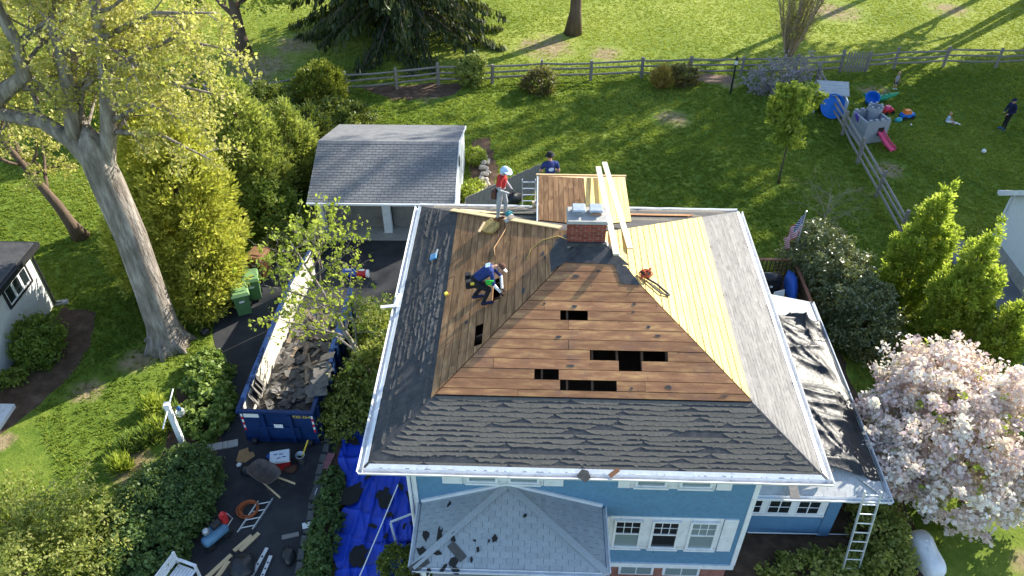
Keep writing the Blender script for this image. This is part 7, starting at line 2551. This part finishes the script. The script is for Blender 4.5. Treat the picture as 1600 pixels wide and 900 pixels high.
    one('toy_slide', 'pink plastic slide coming out of the toy castle', 'slide', k, pink, p + V3(.38, -.62, 0), (0, 0, RAD(28)))
    # crocodile seesaw
    k = MB()
    pts = [(-.95, 0, .42), (-.7, 0, .30), (-.3, 0, .16), (0, 0, .13), (.3, 0, .16), (.75, 0, .30), (1.05, 0, .42)]
    k.tube(pts, [.05, .12, .17, .19, .17, .12, .05], 10)
    for x in (-.55, -.35, .3, .5): k.lathe([(.03, 0), (.02, .12)], 6, (x, 0, .38))
    for x in (-.25, 0, .25): k.box((x, 0, .36), (.10, .05, .10), taper=.3)
    one('toy_seesaw', 'green plastic rocker shaped like a long animal on the grass', 'seesaw', k, green, G(1372, 157), (0, 0, RAD(4)), smooth=True)
    # tub, truck, wagon, balls
    k = MB(); k.lathe([(.30, 0), (.36, .42), (.40, .44), (.37, .46), (.34, .42), (.28, .04)], 20)
    one('toy_tub', 'blue plastic tub tipped beside the green rocker', 'tub', k, blue, G(1359, 162) + V3(0, 0, .15), (RAD(35), RAD(-10), 0))
    def car(label, loc, rz, bc, tc, s):
        t = thing('toy_car', label, 'toy car', loc, rz)
        k = MB(); k.box((0, 0, .20), (.62, .34, .16), taper=.9); k.build('body', bc, t)
        k = MB(); k.box((-.06, 0, .36), (.34, .30, .16), taper=.75); k.build('cab', tc, t)
        for x in (-.2, .2):
            for y in (-.17, .17):
                k = MB(); k.tube([(x, y - .03, .10), (x, y + .03, .10)], .10, 10); k.build('wheel', MT['black_paint'], t)
        t.scale = (s, s, s)
    car('red toy car behind the castle turret', G(1386, 177), .3, red, pink, 1.0)
    car('blue and orange toy wagon on the grass beside the castle', G(1416, 185), .2, blue, orange, 1.15)
    soft_lump('toy_ball', 'small teal toy lying next to the wagon', 'toy', G(1403, 190), (.42, .3, .3), aqua, 31, .2, 12)
    soft_lump('toy_ball', 'pink ball resting on the castle corner', 'ball', G(1358, 178) + V3(0, .1, .1), (.26, .26, .26), pink, 32, 0, 12)
    k = MB(); k.ball((0, 0, .11), .11, 14); one('football', 'white football lying on the shaded grass', 'ball', k, MT['label_white'], G(1536, 239), smooth=True)
    k = MB(); k.ball((0, 0, .05), .05, 10); one('small_ball', 'tiny white ball on the grass below the toy wagon', 'ball', k, MT['label_white'], G(1423, 196), smooth=True)
    a, b = G(1486, 192), G(1500, 196)
    d = b - a
    k = MB(); k.tube([(0, 0, .10), d * .35 + V3(0, 0, .09), d + V3(0, 0, .06)], [.016, .022, .036], 8)
    one('toy_bat', 'white toy bat held by the sitting toddler', 'bat', k, MT['label_white'], a, smooth=True)
    k = MB(); k.lathe([(.05, 0), (.09, .20), (.02, .24)], 10)
    one('door_ornament', 'small pale planter beside the playhouse door', 'planter', k, MT['label_white'], G(1320, 158))
toys()
# fence planks of the far right yard
for i in range(4):
    p = G(1590 - i * 1, 603 + i * 8, .35)
    mb = MB(); mb.span(-.1, 2.2, -.08, .08, -.03, .03)
    one('grey_timber', ['stacked grey timber beside the pink blossom tree, top of the stack', 'stacked grey timber beside the pink blossom tree, second down', 'stacked grey timber beside the pink blossom tree, third down', 'stacked grey timber beside the pink blossom tree, at the bottom'][i], 'timber', mb, MT['fence_wood'], (15.4, 17.6 - i * .2, .40 - i * .12), (0, 0, .02 * i), 'stacked grey timbers')
